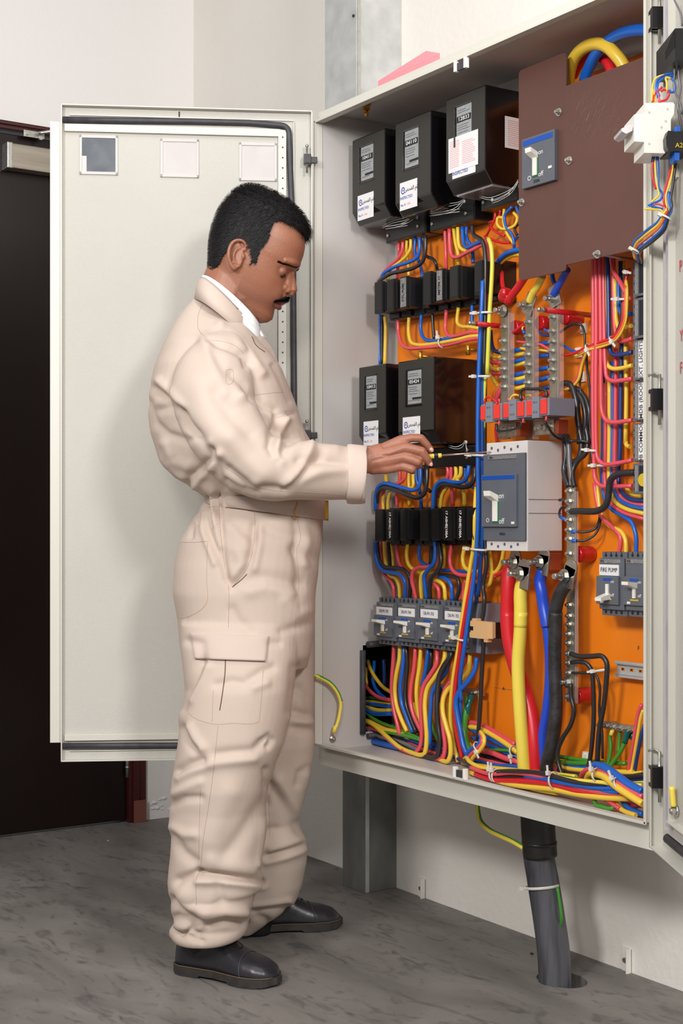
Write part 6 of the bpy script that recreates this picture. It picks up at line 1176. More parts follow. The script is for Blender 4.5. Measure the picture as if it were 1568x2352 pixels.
# ------------------------------------------------------------------ conduit under the cabinet
def pw(px, py, w): return wp(px, py, w)
t = thing('conduit', (hc.x, hc.y, 0), 'dusty dark plastic conduit dropping from cabinet to a hole in the floor', 'conduit')
c_bot = wp(1275, 2248, 2.115); c_bot = Vector((c_bot.x, 2.115, -.06))
pp = [Vector((c_bot.x, 2.115, -.08)), wp(1272, 2200, 2.113), wp(1262, 2120, 2.108), wp(1246, 2020, 2.10), wp(1236, 1960, 2.09), wp(1234, 1900, 2.085), wp(1232, 1850, 2.08)]
pp[-1].z = LZ0-.02
build(MB().tube(pp, [.036, .036, .0355, .035, .034, .034, .034], 28, res=6), 'pipe', 'pipe', t)
sl = [wp(1240, 1966, 2.091), wp(1238, 1940, 2.089), wp(1236, 1915, 2.087), wp(1232, 1868, 2.083)]; sl[-1].z = Z0-.001
build(MB().tube(sl, [.0375, .0378, .0375, .0372], 28, res=4), 'sleeve', 'pipe_sleeve', t)
build(MB().tube([sl[1]+Vector((0, 0, .001)), sl[1]+Vector((0, 0, .008))], .0386, 28, spline=False), 'sleeve_ridge', 'pipe_sleeve', t)
g = [wp(1283, 2040, 2.10), wp(1289, 2080, 2.10), wp(1292, 2110, 2.10), wp(1289, 2140, 2.11)]
build(MB().tube([p+Vector((-.009, .004, 0)) for p in g], .0035, 8), 'earth_wire', 'wire_G', t, label='sliver of green wire behind the pipe')
pt = wp(1245, 2036, 2.098); t2 = thing('cable_tie', pt, 'cable tie strapped round the black conduit', 'cable tie')
m = MB(); n = 32; rs = []
M = Matrix.Translation(pt) @ Matrix.Rotation(-.18, 4, 'Y')
for k in range(n):
    a = 2*math.pi*k/n; rs.append([M @ Vector((q*math.cos(a), q*math.sin(a), h)) for q, h in ((.0358, -.003), (.0358, .003), (.0378, .003), (.0378, -.003))])
m.rings(rs, closed=True); build(m, 'strap', 'cable_tie', t2)
build(MB().box(-.03, -.018, -.041, -.032, -.0045, .0045, .001, mtx=M), 'head', 'cable_tie', t2)
pts = [wp(1094, 1858, 2.1), wp(1100, 1880, 2.09), wp(1120, 1905, 2.08), wp(1150, 1921, 2.07), wp(1180, 1935, 2.06), wp(1202, 1948, 2.06)]; pts[0].z = Z0+.002
t = thing('earth_cable', pts[2], 'yellow-green earth cable sagging under the cabinet towards the conduit', 'cable')
build(MB().tube(pts, .0052, 10), 'insulation', 'wire_A', t); build(MB().tube([p+Vector((.002, .001, .003)) for p in pts], .0035, 8), 'green_stripe', 'wire_G', t)

# ------------------------------------------------------------------ control gear on the right door
def ro(px, py, off): return on_right(px, py, off)
def rloc(px, py, off):            # door-local coordinates of a pixel at an offset from the leaf
    p = on_right(px, py, off); return MR.inverted() @ p
# white three-pole miniature breaker projecting from the door
a = rloc(1479, 240, .10); b = rloc(1547, 364, .10)
zt, zb = a.z, b.z
w0 = rloc(1483, 300, .062).x; w1 = w0+.09
def rbox(m, x0, x1, o0, o1, z0, z1, bev=.001): return m.box(x0, x1, v(o0), v(o1), z0, z1, bev, mtx=None)
def rt(name, px, py, off, label, cat): return thing(name, on_right(px, py, off), label, cat)
# body seen flat-on from its side: thickness along the door, depth out from the leaf
pf = on_right(1479, 300, .001)
m_t = rt('miniature_breaker', 1520, 360, .03, 'white miniature circuit breaker projecting from the right door', 'circuit breaker')
def P_(px, py, off): return MR.inverted() @ on_right(px, py, off)
xf = .13                                # position along the door (towards the hinge is smaller)
# camera looks nearly along the leaf, so pixel x maps to distance off the leaf at fixed xf
def off_at(px, x):
    k = (px-784)/F; ray = Vector((C_*k - S_, S_*k + C_, 0)); Mi = MR.inverted(); o_ = Mi @ Vector((0, 0, CH)); q = Mi @ (ray+Vector((0, 0, CH)))
    d = q-o_; tt = (x-o_.x)/d.x; return max(.003, ((o_.y+d.y*tt)*s2)+.025)
def z_at(px, py, x):
    k = (px-784)/F; ray = Vector((C_*k - S_, S_*k + C_, -(py-HZ)/F)); Mi = MR.inverted(); o_ = Mi @ Vector((0, 0, CH)); q = Mi @ (ray+Vector((0, 0, CH)))
    d = q-o_; tt = (x-o_.x)/d.x; return o_.z+d.z*tt
XN = .155; XB = .085
def prof(pts, x0, x1, name, mt, parent, label=None):
    m = MB(); P = [(off_at(px, x1), z_at(px, py, x1)) for px, py in pts]
    m.rings([[Vector((x, v(o_), z)) for o_, z in P] for x in (x0, x1)], True, False)
    return dpart(MR, m, name, mt, parent, label)
prof([(1480, 237), (1545, 235), (1549, 240), (1547, 262), (1540, 275), (1540, 310), (1532, 345), (1530, 352), (1479, 351), (1479, 326), (1456, 325), (1456, 263), (1480, 262)], XB, XN, 'body', 'white_plastic', m_t)
prof([(1437, 307), (1428, 302), (1426, 296), (1444, 286), (1452, 290), (1452, 300), (1440, 306)], XB+.012, XN-.004, 'toggle', 'case_side', m_t)
m = MB()
for px, py in ((1490, 258), (1532, 250), (1528, 278), (1518, 292), (1490, 330), (1530, 312)): 
    o_, z = off_at(px, XN), z_at(px, py, XN); m.cyl((XN, v(o_), z), (XN+.0008, v(o_), z), .002, 8)
dpart(MR, m, 'rivets', 'case_side', m_t)
bk = thing('relay_box', on_right(1545, 130, .03), 'black box relay high on the right door', 'relay')
prof([(1550, 65), (1600, 65), (1600, 138), (1550, 138)], .05, .17, 'case', 'holder_black', bk)
prof([(1526, 120), (1549, 66), (1549, 108), (1528, 140)], .165, .172, 'bevelled_end', 'black_plastic', bk)
ct = thing('pilot_socket', on_right(1550, 330, .03), 'round black socket with blue terminals on the right door', 'socket')
prof([(1534, 300), (1552, 302), (1590, 300), (1590, 348), (1552, 347), (1536, 348), (1530, 335), (1529, 315)], .12, .175, 'body', 'holder_black', ct)
prof([(1552, 290), (1562, 290), (1562, 303), (1552, 303)], .14, .17, 'blue_terminal', 'wire_B', ct)
prof([(1548, 347), (1560, 347), (1560, 368), (1550, 368)], .14, .17, 'blue_terminal', 'wire_B', ct)
oq = MR @ Vector((.1755, v(off_at(1559, .1755)), z_at(1559, 334, .1755)))
text('A2', .011, oq, 'ink_yellow', ct, yaw=0.0+math.atan2(S_, C_))
def rw(col_, r, pts, label, x=.13, nm='wire'):
    P = []
    for q in pts.split():
        a_ = list(map(float, q.split(','))); xx = a_[2] if len(a_) > 2 else x
        P.append(MR @ Vector((xx, v(off_at(a_[0], xx)), z_at(a_[0], a_[1], xx))))
    return build(MB().tube(P, r/1000, 8), nm, 'wire_'+col_, label=label, cat=nm)
for q in (
    ('Y', 1.8, '1496,232 1497,215 1500,190 1508,178 1525,172', 'yellow wire curving into the white breaker top, outermost'), ('B', 1.8, '1511,225 1506,200 1510,182 1525,172 1545,168', 'blue wire curving over the white breaker, left'),
    ('B', 1.8, '1514,222 1509,205 1513,188 1528,178 1548,172', 'blue wire curving over the white breaker, right'), ('R', 2, '1500,234 1504,215 1514,206 1520,200', 'red wire into the white breaker, left'),
    ('R', 2, '1512,234 1530,228 1536,215 1524,206 1518,210', 'red wire curl into the white breaker, right'), ('Y', 2, '1530,212 1531,190 1528,178 1540,180', 'yellow wire stub right of the blue curve'),
    ('Y', 1.8, '1504,236 1503,220 1498,205', 'short yellow wire at the breaker corner'), ('P', 2, '1513,234 1512,222 1510,214', 'bright pink crimp over the white breaker'),
    ('B', 2, '1536,206 1540,212 1548,210 1550,196 1542,178', 'blue loop at the door gasket'),
    ('N', 2, '1549,135 1548,170 1548,205 1560,235 1568,262', 'grey wire falling from the black box'), ('N', 2, '1560,130 1558,170 1562,205 1556,240 1566,300', 'second grey wire falling from the black box'), ('N', 1.6, '1548,0 1562,30 1575,60', 'thin grey wire at the upper door corner'),
    ('R', 1.8, '1500,368 1497,390 1500,415 1506,435', 'red wire under the white breaker'), ('Y', 1.8, '1503,366 1505,395 1508,425 1512,448 1502,458 1495,465', 'yellow wire under the white breaker'), ('B', 2, '1510,355 1511,395 1512,430 1520,445 1517,458 1502,466 1488,472', 'blue wire under the white breaker'),
    ('D', 3, '1501,352 1500,362 1498,372', 'dark blue crimp sleeve under the breaker, left'), ('D', 3, '1508,350 1509,360 1509,368', 'dark blue crimp sleeve under the breaker, right'),
    ('Y', 1.8, '1546,350 1545,380 1538,420 1528,450 1530,480 1522,492', 'yellow wire falling from the round socket'), ('R', 1.8, '1541,385 1534,410 1526,440 1524,465 1532,485 1524,500', 'red wire falling beside it on the door'), ('K', 2.4, '1552,370 1548,400 1544,430 1540,455 1542,475 1532,498', 'black wire falling from the round socket'),
    ('B', 2.2, '1535,440 1537,465 1542,482 1532,502', 'blue wire joining the door bundle'), ('Y', 1.8, '1480,480 1500,481 1518,483 1524,495', 'yellow loop reaching left of the door bundle'), ('B', 1.8, '1490,472 1505,476 1522,480', 'blue loop reaching left of the door bundle'), ('P', 1.8, '1500,470 1512,469 1524,474', 'pink loop reaching left of the door bundle'),
    ): rw(*q)
bd = [('B', 2.6, '1522,492,.13 1510,510,.11 1490,525,.08 1472,540,.04 1456,556,.0 1453,572,-.02 1456,590,-.04', 'outer blue wire of the bundle crossing from door to cabinet'),
      ('Y', 2.6, '1524,494,.13 1512,515,.11 1492,532,.08 1474,547,.04 1460,560,.0 1455,576,-.02 1458,594,-.04', 'yellow wire of the bundle crossing from door to cabinet'),
      ('O', 2.6, '1527,496,.13 1515,520,.11 1496,538,.08 1478,553,.04 1464,564,.0 1459,578,-.02 1461,596,-.04', 'orange-red wire of the bundle crossing from door to cabinet'),
      ('B', 2.6, '1532,498,.13 1522,524,.11 1502,544,.08 1482,560,.04 1468,570,.0 1463,582,-.02 1466,600,-.04', 'inner blue wire of the bundle crossing from door to cabinet'),
      ('K', 2.4, '1535,500,.13 1526,528,.11 1506,549,.08 1486,565,.04 1471,576,.0 1467,588,-.02 1472,604,-.04', 'black wire of the bundle crossing from door to cabinet')]
for q in bd: rw(*q)
def rtie(px, py, x, rx, label):
    p = MR @ Vector((x, v(off_at(px, x)), z_at(px, py, x))); t = thing('cable_tie', p, label, 'cable tie', 'white cable ties')
    M = Matrix.Translation(p) @ Matrix.Rotation(math.atan2(S_, C_), 4, 'Z') @ Matrix.Rotation(.5, 4, 'Y')
    m = MB(); rs = []
    for k in range(20):
        a = 2*math.pi*k/20; rs.append([M @ Vector((q*rx*math.cos(a), q*rx*.8*math.sin(a), h)) for q, h in ((1, -.0016), (1, .0016), (1.12, .0016), (1.12, -.0016))])
    m.rings(rs, closed=True); build(m, 'strap', 'cable_tie', t); build(MB().box(-rx-.006, -rx+.002, -.003, .003, -.003, .003, .001, mtx=M), 'head', 'cable_tie', t)
rtie(1528, 500, .13, .009, 'cable tie on the wire bundle of the right door'); rtie(1459, 577, -.01, .008, 'cable tie where the door bundle enters the cabinet')
p = rloc(1543, 490, .003); build(MB().box(p.x-.01, p.x+.012, v(.001), v(.008), p.z-.012, p.z+.014, .002, mtx=MR), 'tie_mount', 'white_plastic', label='white adhesive tie mount on the right door, lower', cat='tie mount')
p = rloc(1552, 395, .003); build(MB().box(p.x-.01, p.x+.012, v(.001), v(.008), p.z-.012, p.z+.012, .002, mtx=MR), 'tie_mount', 'white_plastic', label='white adhesive tie mount under the round socket', cat='tie mount')
# bonding bolt with yellow sleeve, low on the right door
x = .1; t = thing('bonding_bolt', MR @ Vector((x, v(off_at(1539, x)), z_at(1539, 1870, x))), 'bonding bolt with yellow crimp sleeve low on the right door', 'bolt')
o_, z = off_at(1530, x), z_at(1533, 1863, x); o0 = 0.0
m = MB(); m.cyl((x, v(.001), z), (x, v(.016), z), .005, 10); m.cyl((x, v(.002), z), (x, v(.006), z), .0095, 14); m.cyl((x, v(.007), z), (x, v(.013), z), .0075, 6, smooth=False); dpart(MR, m, 'bolt', 'zinc', t)
dpart(MR, MB().tube([(x, v(.009), z+.008), (x, v(.010), z+.02), (x, v(.012), z+.042)], .005, 8), 'crimp_sleeve', 'wire_A', t)
# ------------------------------------------------------------------ the electrician
from mathutils.bvhtree import BVHTree
RZ = Matrix.Rotation(math.atan2(S_, C_), 4, 'Z')
def cf(px, py, Y): return Vector(((px-784)/F*Y, Y, CH-(py-HZ)/F*Y))     # camera-frame metres
ZF = {'Z3': (330, 620, 2.9585), 'ZT': (380, 1100, 3.92), 'ZL': (370, 1640, 3.824), 'ZC': (370, 1900, 3.4844), 'ZH': (440, 400, 4.612), 'Z4': (760, 940, 5.227), 'P': (0, 0, 1)}
def zf(f, x, y_): a, b, s = ZF[f]; return a+x/s, b+y_/s
person = thing('person', c2w(-.27, 3.28, 0), 'man in a beige coverall with moustache, working at the open cabinet with a screwdriver', 'person')
def superring(cx, cy, z, rx, ry, n=40, e=2.3, tilt=0):
    out = []
    for k in range(n):
        a = 2*math.pi*k/n; c, s = math.cos(a), math.sin(a)
        x = rx*math.copysign(abs(c)**(2/e), c); y_ = ry*math.copysign(abs(s)**(2/e), s)
        out.append(Vector((cx+x, cy+y_, z+tilt*x)))
    return out
def secs(mb, rows, n=40, e=2.3):       # rows: py, left px, right px, depth, half-depth
    rs = []
    for r in rows:
        py, l, rr, Y, ry = r[:5]; a = cf(l, py, Y); b = cf(rr, py, Y)
        rs.append(superring((a.x+b.x)/2, Y, a.z, (b.x-a.x)/2, ry, n, e, r[5] if len(r) > 5 else 0))
    mb.rings(rs)
def remesh(mb, voxel, smooth=3, fac=.5):
    me = bpy.data.meshes.new('tmp'); bmesh.ops.recalc_face_normals(mb.bm, faces=mb.bm.faces[:]); mb.bm.to_mesh(me); mb.bm.free()
    o = bpy.data.objects.new('tmp', me); COL.objects.link(o)
    m = o.modifiers.new('r', 'REMESH'); m.mode = 'VOXEL'; m.voxel_size = voxel; m.use_smooth_shade = True
    if smooth: s = o.modifiers.new('s', 'SMOOTH'); s.factor = fac; s.iterations = smooth
    bpy.context.view_layer.update(); dg = bpy.context.evaluated_depsgraph_get()
    out = bpy.data.meshes.new_from_object(o.evaluated_get(dg)); bpy.data.objects.remove(o); bpy.data.meshes.remove(me)
    return out
def co_no(me):
    n = len(me.vertices); co = np.empty(n*3, 'f'); me.vertices.foreach_get('co', co); no = np.empty(n*3, 'f'); me.vertex_normals.foreach_get('vector', no)
    return co.reshape(-1, 3).astype(float), no.reshape(-1, 3).astype(float)
def pix(co): return 784+co[:, 0]/co[:, 1]*F, HZ-(co[:, 2]-CH)/co[:, 1]*F
def poly_dist(px, py, pts):
    d = np.full(len(px), 1e9)
    for (x0, y0), (x1, y1) in zip(pts[:-1], pts[1:]):
        vx, vy = x1-x0, y1-y0; L = vx*vx+vy*vy+1e-9
        t = np.clip(((px-x0)*vx+(py-y0)*vy)/L, 0, 1); d = np.minimum(d, np.hypot(px-x0-t*vx, py-y0-t*vy))
    return d
def strokes(me, txt, noise_amp=.002):
    co, no = co_no(me); px, py = pix(co); f = np.clip(-no[:, 1]*1.6+.25, 0, 1); disp = np.zeros(len(co))
    for ln in txt.strip().split('\n'):
        h, pts = ln.split('|'); fr, amp, w = h.split(); w = float(w)*1.2
        P = [zf(fr, *map(float, q.split(','))) for q in pts.split()]
        disp += 1.25*float(amp)/1000*np.exp(-(poly_dist(px, py, P)/w)**2)*f
    ph = [(9, 3, 14, .3), (17, 8, 9, 1.1), (5, 12, 22, 2.2), (26, 15, 12, .7), (13, 21, 31, 1.9)]
    nz = sum(np.sin(a*co[:, 0]+b*co[:, 1]+p+1.7*np.sin(c*.6*co[:, 2]+p))*np.sin(c*co[:, 2]+1.3*np.sin(a*co[:, 0])+p) for a, b, c, p in ph)
    disp += noise_amp*nz/2
    co += no*disp[:, None]; me.vertices.foreach_set('co', co.astype('f').ravel()); me.update()
def tint(me, base, fn=None):
    co, no = co_no(me); c = np.ones((len(co), 4)); c[:, :3] = srgb(base)
    if fn: fn(co, no, c)
    a = me.color_attributes.new('tint', 'FLOAT_COLOR', 'POINT'); a.data.foreach_set('color', c.astype('f').ravel())
def pchild(me, name, m, label=None, parent=None):
    me.transform(RZ); o = link(name, me, m, parent or person)
    return tagp(o, label)
def pb_(mb, name, m, label=None, parent=None, smooth=True):
    me = bpy.data.meshes.new(name); bmesh.ops.recalc_face_normals(mb.bm, faces=mb.bm.faces[:]); mb.bm.to_mesh(me); mb.bm.free()
    return pchild(me, name, m, label, parent)
BEIGE = (199, 182, 169)
def chain(mb, rows, n=36, e=2.1):      # rows: px, py, Y, half width px, half depth m ; rings perpendicular to the path
    C3 = [cf(r[0], r[1], r[2]) for r in rows]; rs = []
    W_ = [r[3]/F*r[2] for r in rows]; D_ = [r[4] for r in rows]
    Cc, Wc = catmull(C3, W_, 4); _, Dc = catmull(C3, D_, 4)
    for i, c in enumerate(Cc):
        t = (Cc[min(i+1, len(Cc)-1)]-Cc[max(i-1, 0)]).normalized(); side = Vector((-t.z, 0, t.x)).normalized()
        dep = t.cross(side).normalized()
        ring = []
        for k in range(n):
            a = 2*math.pi*k/n; ca, sa = math.cos(a), math.sin(a)
            ring.append(c+side*Wc[i]*math.copysign(abs(ca)**(2/e), ca)+dep*Dc[i]*math.copysign(abs(sa)**(2/e), sa))
        rs.append(ring)
    mb.rings(rs); return mb
# --- coverall trunk and legs
mb = MB()
TY = 3.24
trunk = [(1530, 430, 705, 3.26, .15), (1500, 418, 715, TY, .165), (1440, 410, 722, TY, .185), (1360, 399, 726, TY, .19), (1300, 403, 731, TY, .187), (1240, 416, 738, TY, .178), (1200, 438, 741, TY, .165),
         (1168, 462, 744, TY, .152), (1145, 470, 741, TY, .150), (1128, 448, 738, TY, .165), (1100, 400, 732, TY, .182), (1050, 364, 722, TY, .198), (1000, 349, 706, TY, .206), (950, 342, 689, TY, .21),
         (900, 344, 671, TY, .212), (850, 357, 650, TY, .202), (822, 368, 630, TY, .180), (800, 377, 612, TY, .168), (778, 387, 597, TY, .142), (755, 399, 580, TY, .115), (732, 412, 564, TY, .09), (710, 428, 548, TY, .075), (690, 444, 530, TY, .064)]
secs(mb, list(reversed(trunk)), 48, 2.35)
near = [(1430, 412, 690, 3.15, .10), (1520, 419, 682, 3.14, .12), (1580, 422, 676, 3.13, .128), (1640, 408, 667, 3.13, .132), (1705, 407, 653, 3.13, .13), (1752, 400, 634, 3.13, .127), (1800, 393, 620, 3.13, .124), (1850, 391, 612, 3.14, .122),
        (1900, 391, 609, 3.14, .12), (1941, 390, 603, 3.14, .12), (1986, 387, 600, 3.15, .12), (2022, 386, 603, 3.15, .122), (2032, 387, 604, 3.15, .120), (2042, 388, 592, 3.15, .112), (2070, 391, 581, 3.15, .11), (2100, 397, 576, 3.16, .104), (2116, 408, 573, 3.16, .092), (2128, 398, 571, 3.16, .10), (2140, 394, 566, 3.16, .10, -.01), (2150, 400, 556, 3.16, .094, .02)]
secs(mb, near, 44, 2.2)
far = [(1430, 470, 720, 3.34, .10), (1520, 480, 722, 3.35, .12), (1640, 490, 722, 3.37, .125), (1703, 492, 723, 3.38, .124), (1745, 490, 718, 3.39, .12), (1802, 488, 706, 3.40, .118), (1850, 486, 693, 3.41, .114), (1884, 485, 685, 3.42, .112),
       (1915, 485, 697, 3.42, .116), (1935, 486, 706, 3.43, .12), (1980, 490, 704, 3.44, .118), (2030, 498, 694, 3.45, .112), (2066, 508, 680, 3.46, .105), (2090, 520, 655, 3.47, .095, .03), (2116, 535, 618, 3.48, .08, .06), (2134, 545, 590, 3.48, .065, .04)]
secs(mb, far, 44, 2.2)
NEAR_ARM = [(520, 800, 3.17, 46, .05), (508, 835, 3.11, 74, .072), (494, 872, 3.07, 93, .082), (490, 915, 3.04, 97, .088), (503, 960, 3.02, 92, .088), (532, 1010, 3.0, 86, .084), (568, 1052, 3.0, 82, .08),
           (618, 1076, 3.0, 73, .076), (672, 1080, 3.015, 66, .07), (730, 1084, 3.035, 65, .065), (785, 1087, 3.055, 63, .062), (812, 1089, 3.06, 62, .060)]
chain(mb, NEAR_ARM)
chain(mb, [(520, 790, 3.33, 44, .05), (505, 830, 3.39, 66, .07), (492, 890, 3.44, 72, .075), (490, 960, 3.47, 66, .068), (510, 1040, 3.48, 58, .06), (560, 1100, 3.47, 50, .055)])
cm = remesh(mb, .0042, 5)
FOLD = """
Z3 -9 9|60,800 170,875 240,970 262,1010
Z3 7 9|100,760 180,830 260,930
Z3 -6 8|30,900 80,1040 160,1120 300,1160
Z3 -11 9|250,960 280,1050 350,1120
Z3 8 12|150,1180 200,1290 300,1330
Z3 -9 8|310,1450 320,1410 400,1350 450,1280 470,1220
Z3 8 9|340,1470 380,1400 460,1340 520,1250
Z3 -10 9|150,1390 230,1450 330,1520 430,1570
Z3 7 10|130,1300 230,1380 340,1450 460,1500
Z3 -5 7|490,1290 520,1400 560,1470
Z3 -6 8|100,950 180,935 240,950
Z3 -7 7|440,480 600,530 690,570 710,640
Z3 8 10|520,380 640,480 720,580 800,700
Z3 -6 9|560,420 660,520 720,620
Z3 -5 6|880,650 930,740 1000,880
Z3 6 8|960,1010 1050,1090 1110,1150
Z3 -7 8|900,1090 960,1140 1010,1170
Z3 -4 5|880,1000 1030,970
ZT -7 6|470,150 480,260 520,700 560,930
ZT 5 6|440,170 445,300 500,600
ZT -6 5|380,190 400,270 410,420
ZT 5 5|420,170 430,260 450,420
ZT -6 5|300,300 290,400
ZT -6 6|350,330 380,450 480,700 540,900
ZT 5 6|330,320 340,480 440,760
ZT -5 5|240,400 230,520
ZT 7 14|600,420 720,560 740,620
ZT -6 12|560,330 700,480 780,520
ZT 8 14|640,640 700,760 650,860
ZT -7 8|800,420 790,600 750,780 600,970
ZT 5 8|850,430 840,620 800,800
ZT -7 16|740,920 900,905 1100,940 1220,960
ZT 6 14|760,1000 900,960 1100,1010 1200,1040
ZT -5 12|820,400 1000,480 1170,520
ZT -6 10|1180,370 1220,520 1190,640 1220,900 1200,1050
ZT 5 10|1240,420 1270,560 1260,760
ZT -7 14|1180,640 1260,690 1330,720
ZT -4 10|600,1180 660,1290 760,1370
ZT -4 9|1050,1370 1180,1340 1290,1310
ZT -4 8|940,1480 1020,1480
ZT 5 12|1080,1100 1180,1220 1290,1180
ZT -6 8|200,1460 320,1480 330,1620
ZT -8 9|330,1640 290,1760 200,1920 130,2050
ZT 6 10|380,1700 300,1850 220,1980
ZT -5 8|460,1850 600,1820 700,1840
ZT -5 9|770,1800 860,1740 960,1700
ZT 5 9|800,1880 900,1840
ZT -6 10|1170,1700 1160,1900 1130,2100
ZT -6 12|1200,1900 1280,1980 1340,2060
ZT -7 10|1180,2110 1260,2130 1340,2140
ZT 5 8|1190,2180 1340,2190
ZT -6 9|1140,2240 1240,2260 1340,2260
ZL -8 8|150,500 250,440 360,410
ZL 6 9|160,560 280,500 420,450
ZL -7 10|500,360 650,340 800,330 870,270
ZL 7 12|480,420 640,400 800,380
ZL -6 6|890,240 940,200 970,230 940,290
ZL -7 9|170,130 230,240 290,310
ZL 7 9|240,120 300,230 360,300
ZL -6 8|90,790 200,740 340,735
ZL 5 9|120,700 240,640 340,600
ZL -6 16|900,780 800,920 700,1080 560,1260
ZL 8 26|600,700 500,900 430,1100
ZL -7 12|95,1080 180,1220 280,1290
ZL 6 10|90,1000 200,1060 290,1060
ZL -10 9|150,1465 230,1440 330,1400
ZL -14 7|330,1405 480,1415 640,1435 800,1460 880,1485
ZL 9 9|330,1460 480,1465 640,1480 800,1500 890,1505
ZL 7 16|450,1300 620,1330 780,1360
ZL -6 10|500,1480 530,1620
ZL 9 16|200,1600 260,1700 400,1700
ZL -13 9|100,1640 160,1720 320,1810
ZL -12 8|420,1850 560,1810 720,1830
ZL 10 12|380,1740 560,1730 720,1740
ZL -8 8|930,500 950,640 925,800
ZL 6 6|910,940 880,1150 840,1320
ZL -8 7|940,1250 1100,1200 1290,1140
ZL 7 10|960,1180 1120,1140 1280,1080
ZL 6 8|920,1300 1100,1250 1290,1180
ZL -9 12|960,640 1060,760 1160,900 1240,1040
ZL 7 12|1040,600 1120,760 1190,900
ZL -5 8|960,1020 1010,1015
ZL -5 8|1290,480 1220,520 1200,620
ZL 5 8|1290,500 1300,640
ZL -10 8|820,1730 960,1715 1100,1700
ZL 6 8|820,1690 980,1670 1120,1650
ZL -6 8|850,1790 920,1810
ZC -9 7|120,720 200,750 260,790
ZC 8 9|90,830 130,780 200,790 260,830
ZC -7 5|170,850 240,810 300,850
ZC -7 5|250,880 330,910
Z3 8 13|420,480 470,620 560,780 640,860
Z3 -8 12|470,560 540,720 600,850
Z3 -6 10|600,700 680,770 730,870
Z3 7 12|560,850 700,900 850,980 920,1040
Z3 -8 9|730,870 800,930 880,960
Z3 -9 9|900,1020 880,1090 860,1200 880,1240
Z3 8 9|940,1030 920,1130 900,1230 930,1300
Z3 -7 9|980,1160 940,1240 920,1300
Z3 7 8|1150,1160 1110,1280 1040,1380 960,1460
Z3 -8 9|1200,1260 1130,1350 1020,1430 960,1490
Z3 6 12|1000,1430 1150,1380 1370,1340
Z3 -7 10|1060,1300 1180,1290 1370,1325
Z3 -6 16|500,850 600,1010 720,1110
Z3 8 30|400,800 420,950 520,1120
Z3 9 22|600,1150 700,1280 800,1380
Z3 -6 12|260,1010 400,1150 560,1310 700,1420
Z3 6 10|460,1180 600,1330 760,1450
Z3 -6 10|580,1360 700,1460 900,1490
Z3 6 14|1020,1180 1150,1210 1300,1210
Z3 -5 7|560,1440 660,1500 760,1520
"""
strokes(cm, FOLD, .0022)
tint(cm, BEIGE)
coverall = pchild(cm, 'coverall', 'coverall', 'beige cotton coverall, trunk and trouser legs')
# --- sleeves
cu = MB()
chain(cu, [(792, 1088, 3.06, 56, .054), (797, 1088, 3.06, 65, .063), (801, 1088, 3.06, 68.5, .067), (810, 1089, 3.06, 68.5, .0665), (818, 1090, 3.06, 68, .066), (828, 1091, 3.062, 67, .065), (834, 1092, 3.062, 66, .064), (836, 1092, 3.062, 64, .062), (834, 1092, 3.062, 61.5, .0595), (822, 1090, 3.062, 60, .058), (808, 1089, 3.062, 58, .056)], n=72)
for q in cu.bm.verts: q.co += Vector((0, 1, 1))*.0016*math.sin(q.co.y*95+q.co.z*60+1.5*math.sin(q.co.x*60))
bmesh.ops.recalc_face_normals(cu.bm, faces=cu.bm.faces[:]); me = bpy.data.meshes.new('c'); cu.bm.to_mesh(me); cu.bm.free(); tint(me, (203, 186, 174)); pchild(me, 'turned_cuff', 'coverall', 'turned-back sleeve cuff')
# --- details lying on the cloth: rays find the cloth surface
def bvh_of(*names):
    out = []
    for o in names:
        me = o.data; off = wloc(o); vs = [v_.co+off for v_ in me.vertices]; out.append(BVHTree.FromPolygons(vs, [p.vertices[:] for p in me.polygons]))
    return out
kids = [o for o in person.children if o.name.startswith(('coverall', 'sleeve', 'turned'))]
trees = bvh_of(*[o for o in kids])
eye = Vector((0, 0, CH))
def on_cloth(px, py):
    k = (px-784)/F; d = Vector((C_*k - S_, S_*k + C_, -(py-HZ)/F)).normalized(); best = None
    for t_ in trees:
        h, n, i, ds = t_.ray_cast(eye, d, 6)
        if h is not None and (best is None or ds < best[1]): best = (h, ds, n)
    return best
def seam(fr, txt, r=.00045, name='seam', m='seam_thread'):
    P = [zf(fr, *map(float, q.split(','))) for q in txt.split()]; out = []
    if len(P) > 2 and fr != 'X': P = [(v_.x, v_.y) for v_ in catmull([Vector((a, b, 0)) for a, b in P], [0]*len(P), 4)[0]]
    for (x0, y0), (x1, y1) in zip(P[:-1], P[1:]):
        n = max(2, int(math.hypot(x1-x0, y1-y0)/5))
        for k in range(n):
            b = on_cloth(x0+(x1-x0)*k/n, y0+(y1-y0)*k/n)
            if b and (not out or (b[0]-out[-1]).length < .06): out.append(b[0]+b[2]*(.0001))
    if len(out) < 3: return
    build(MB().tube(out, r, 5, spline=False), name, m, coverall)
mat('seam_thread', (172, 148, 132), .8); mat('seam_dark', (92, 66, 52), .9)
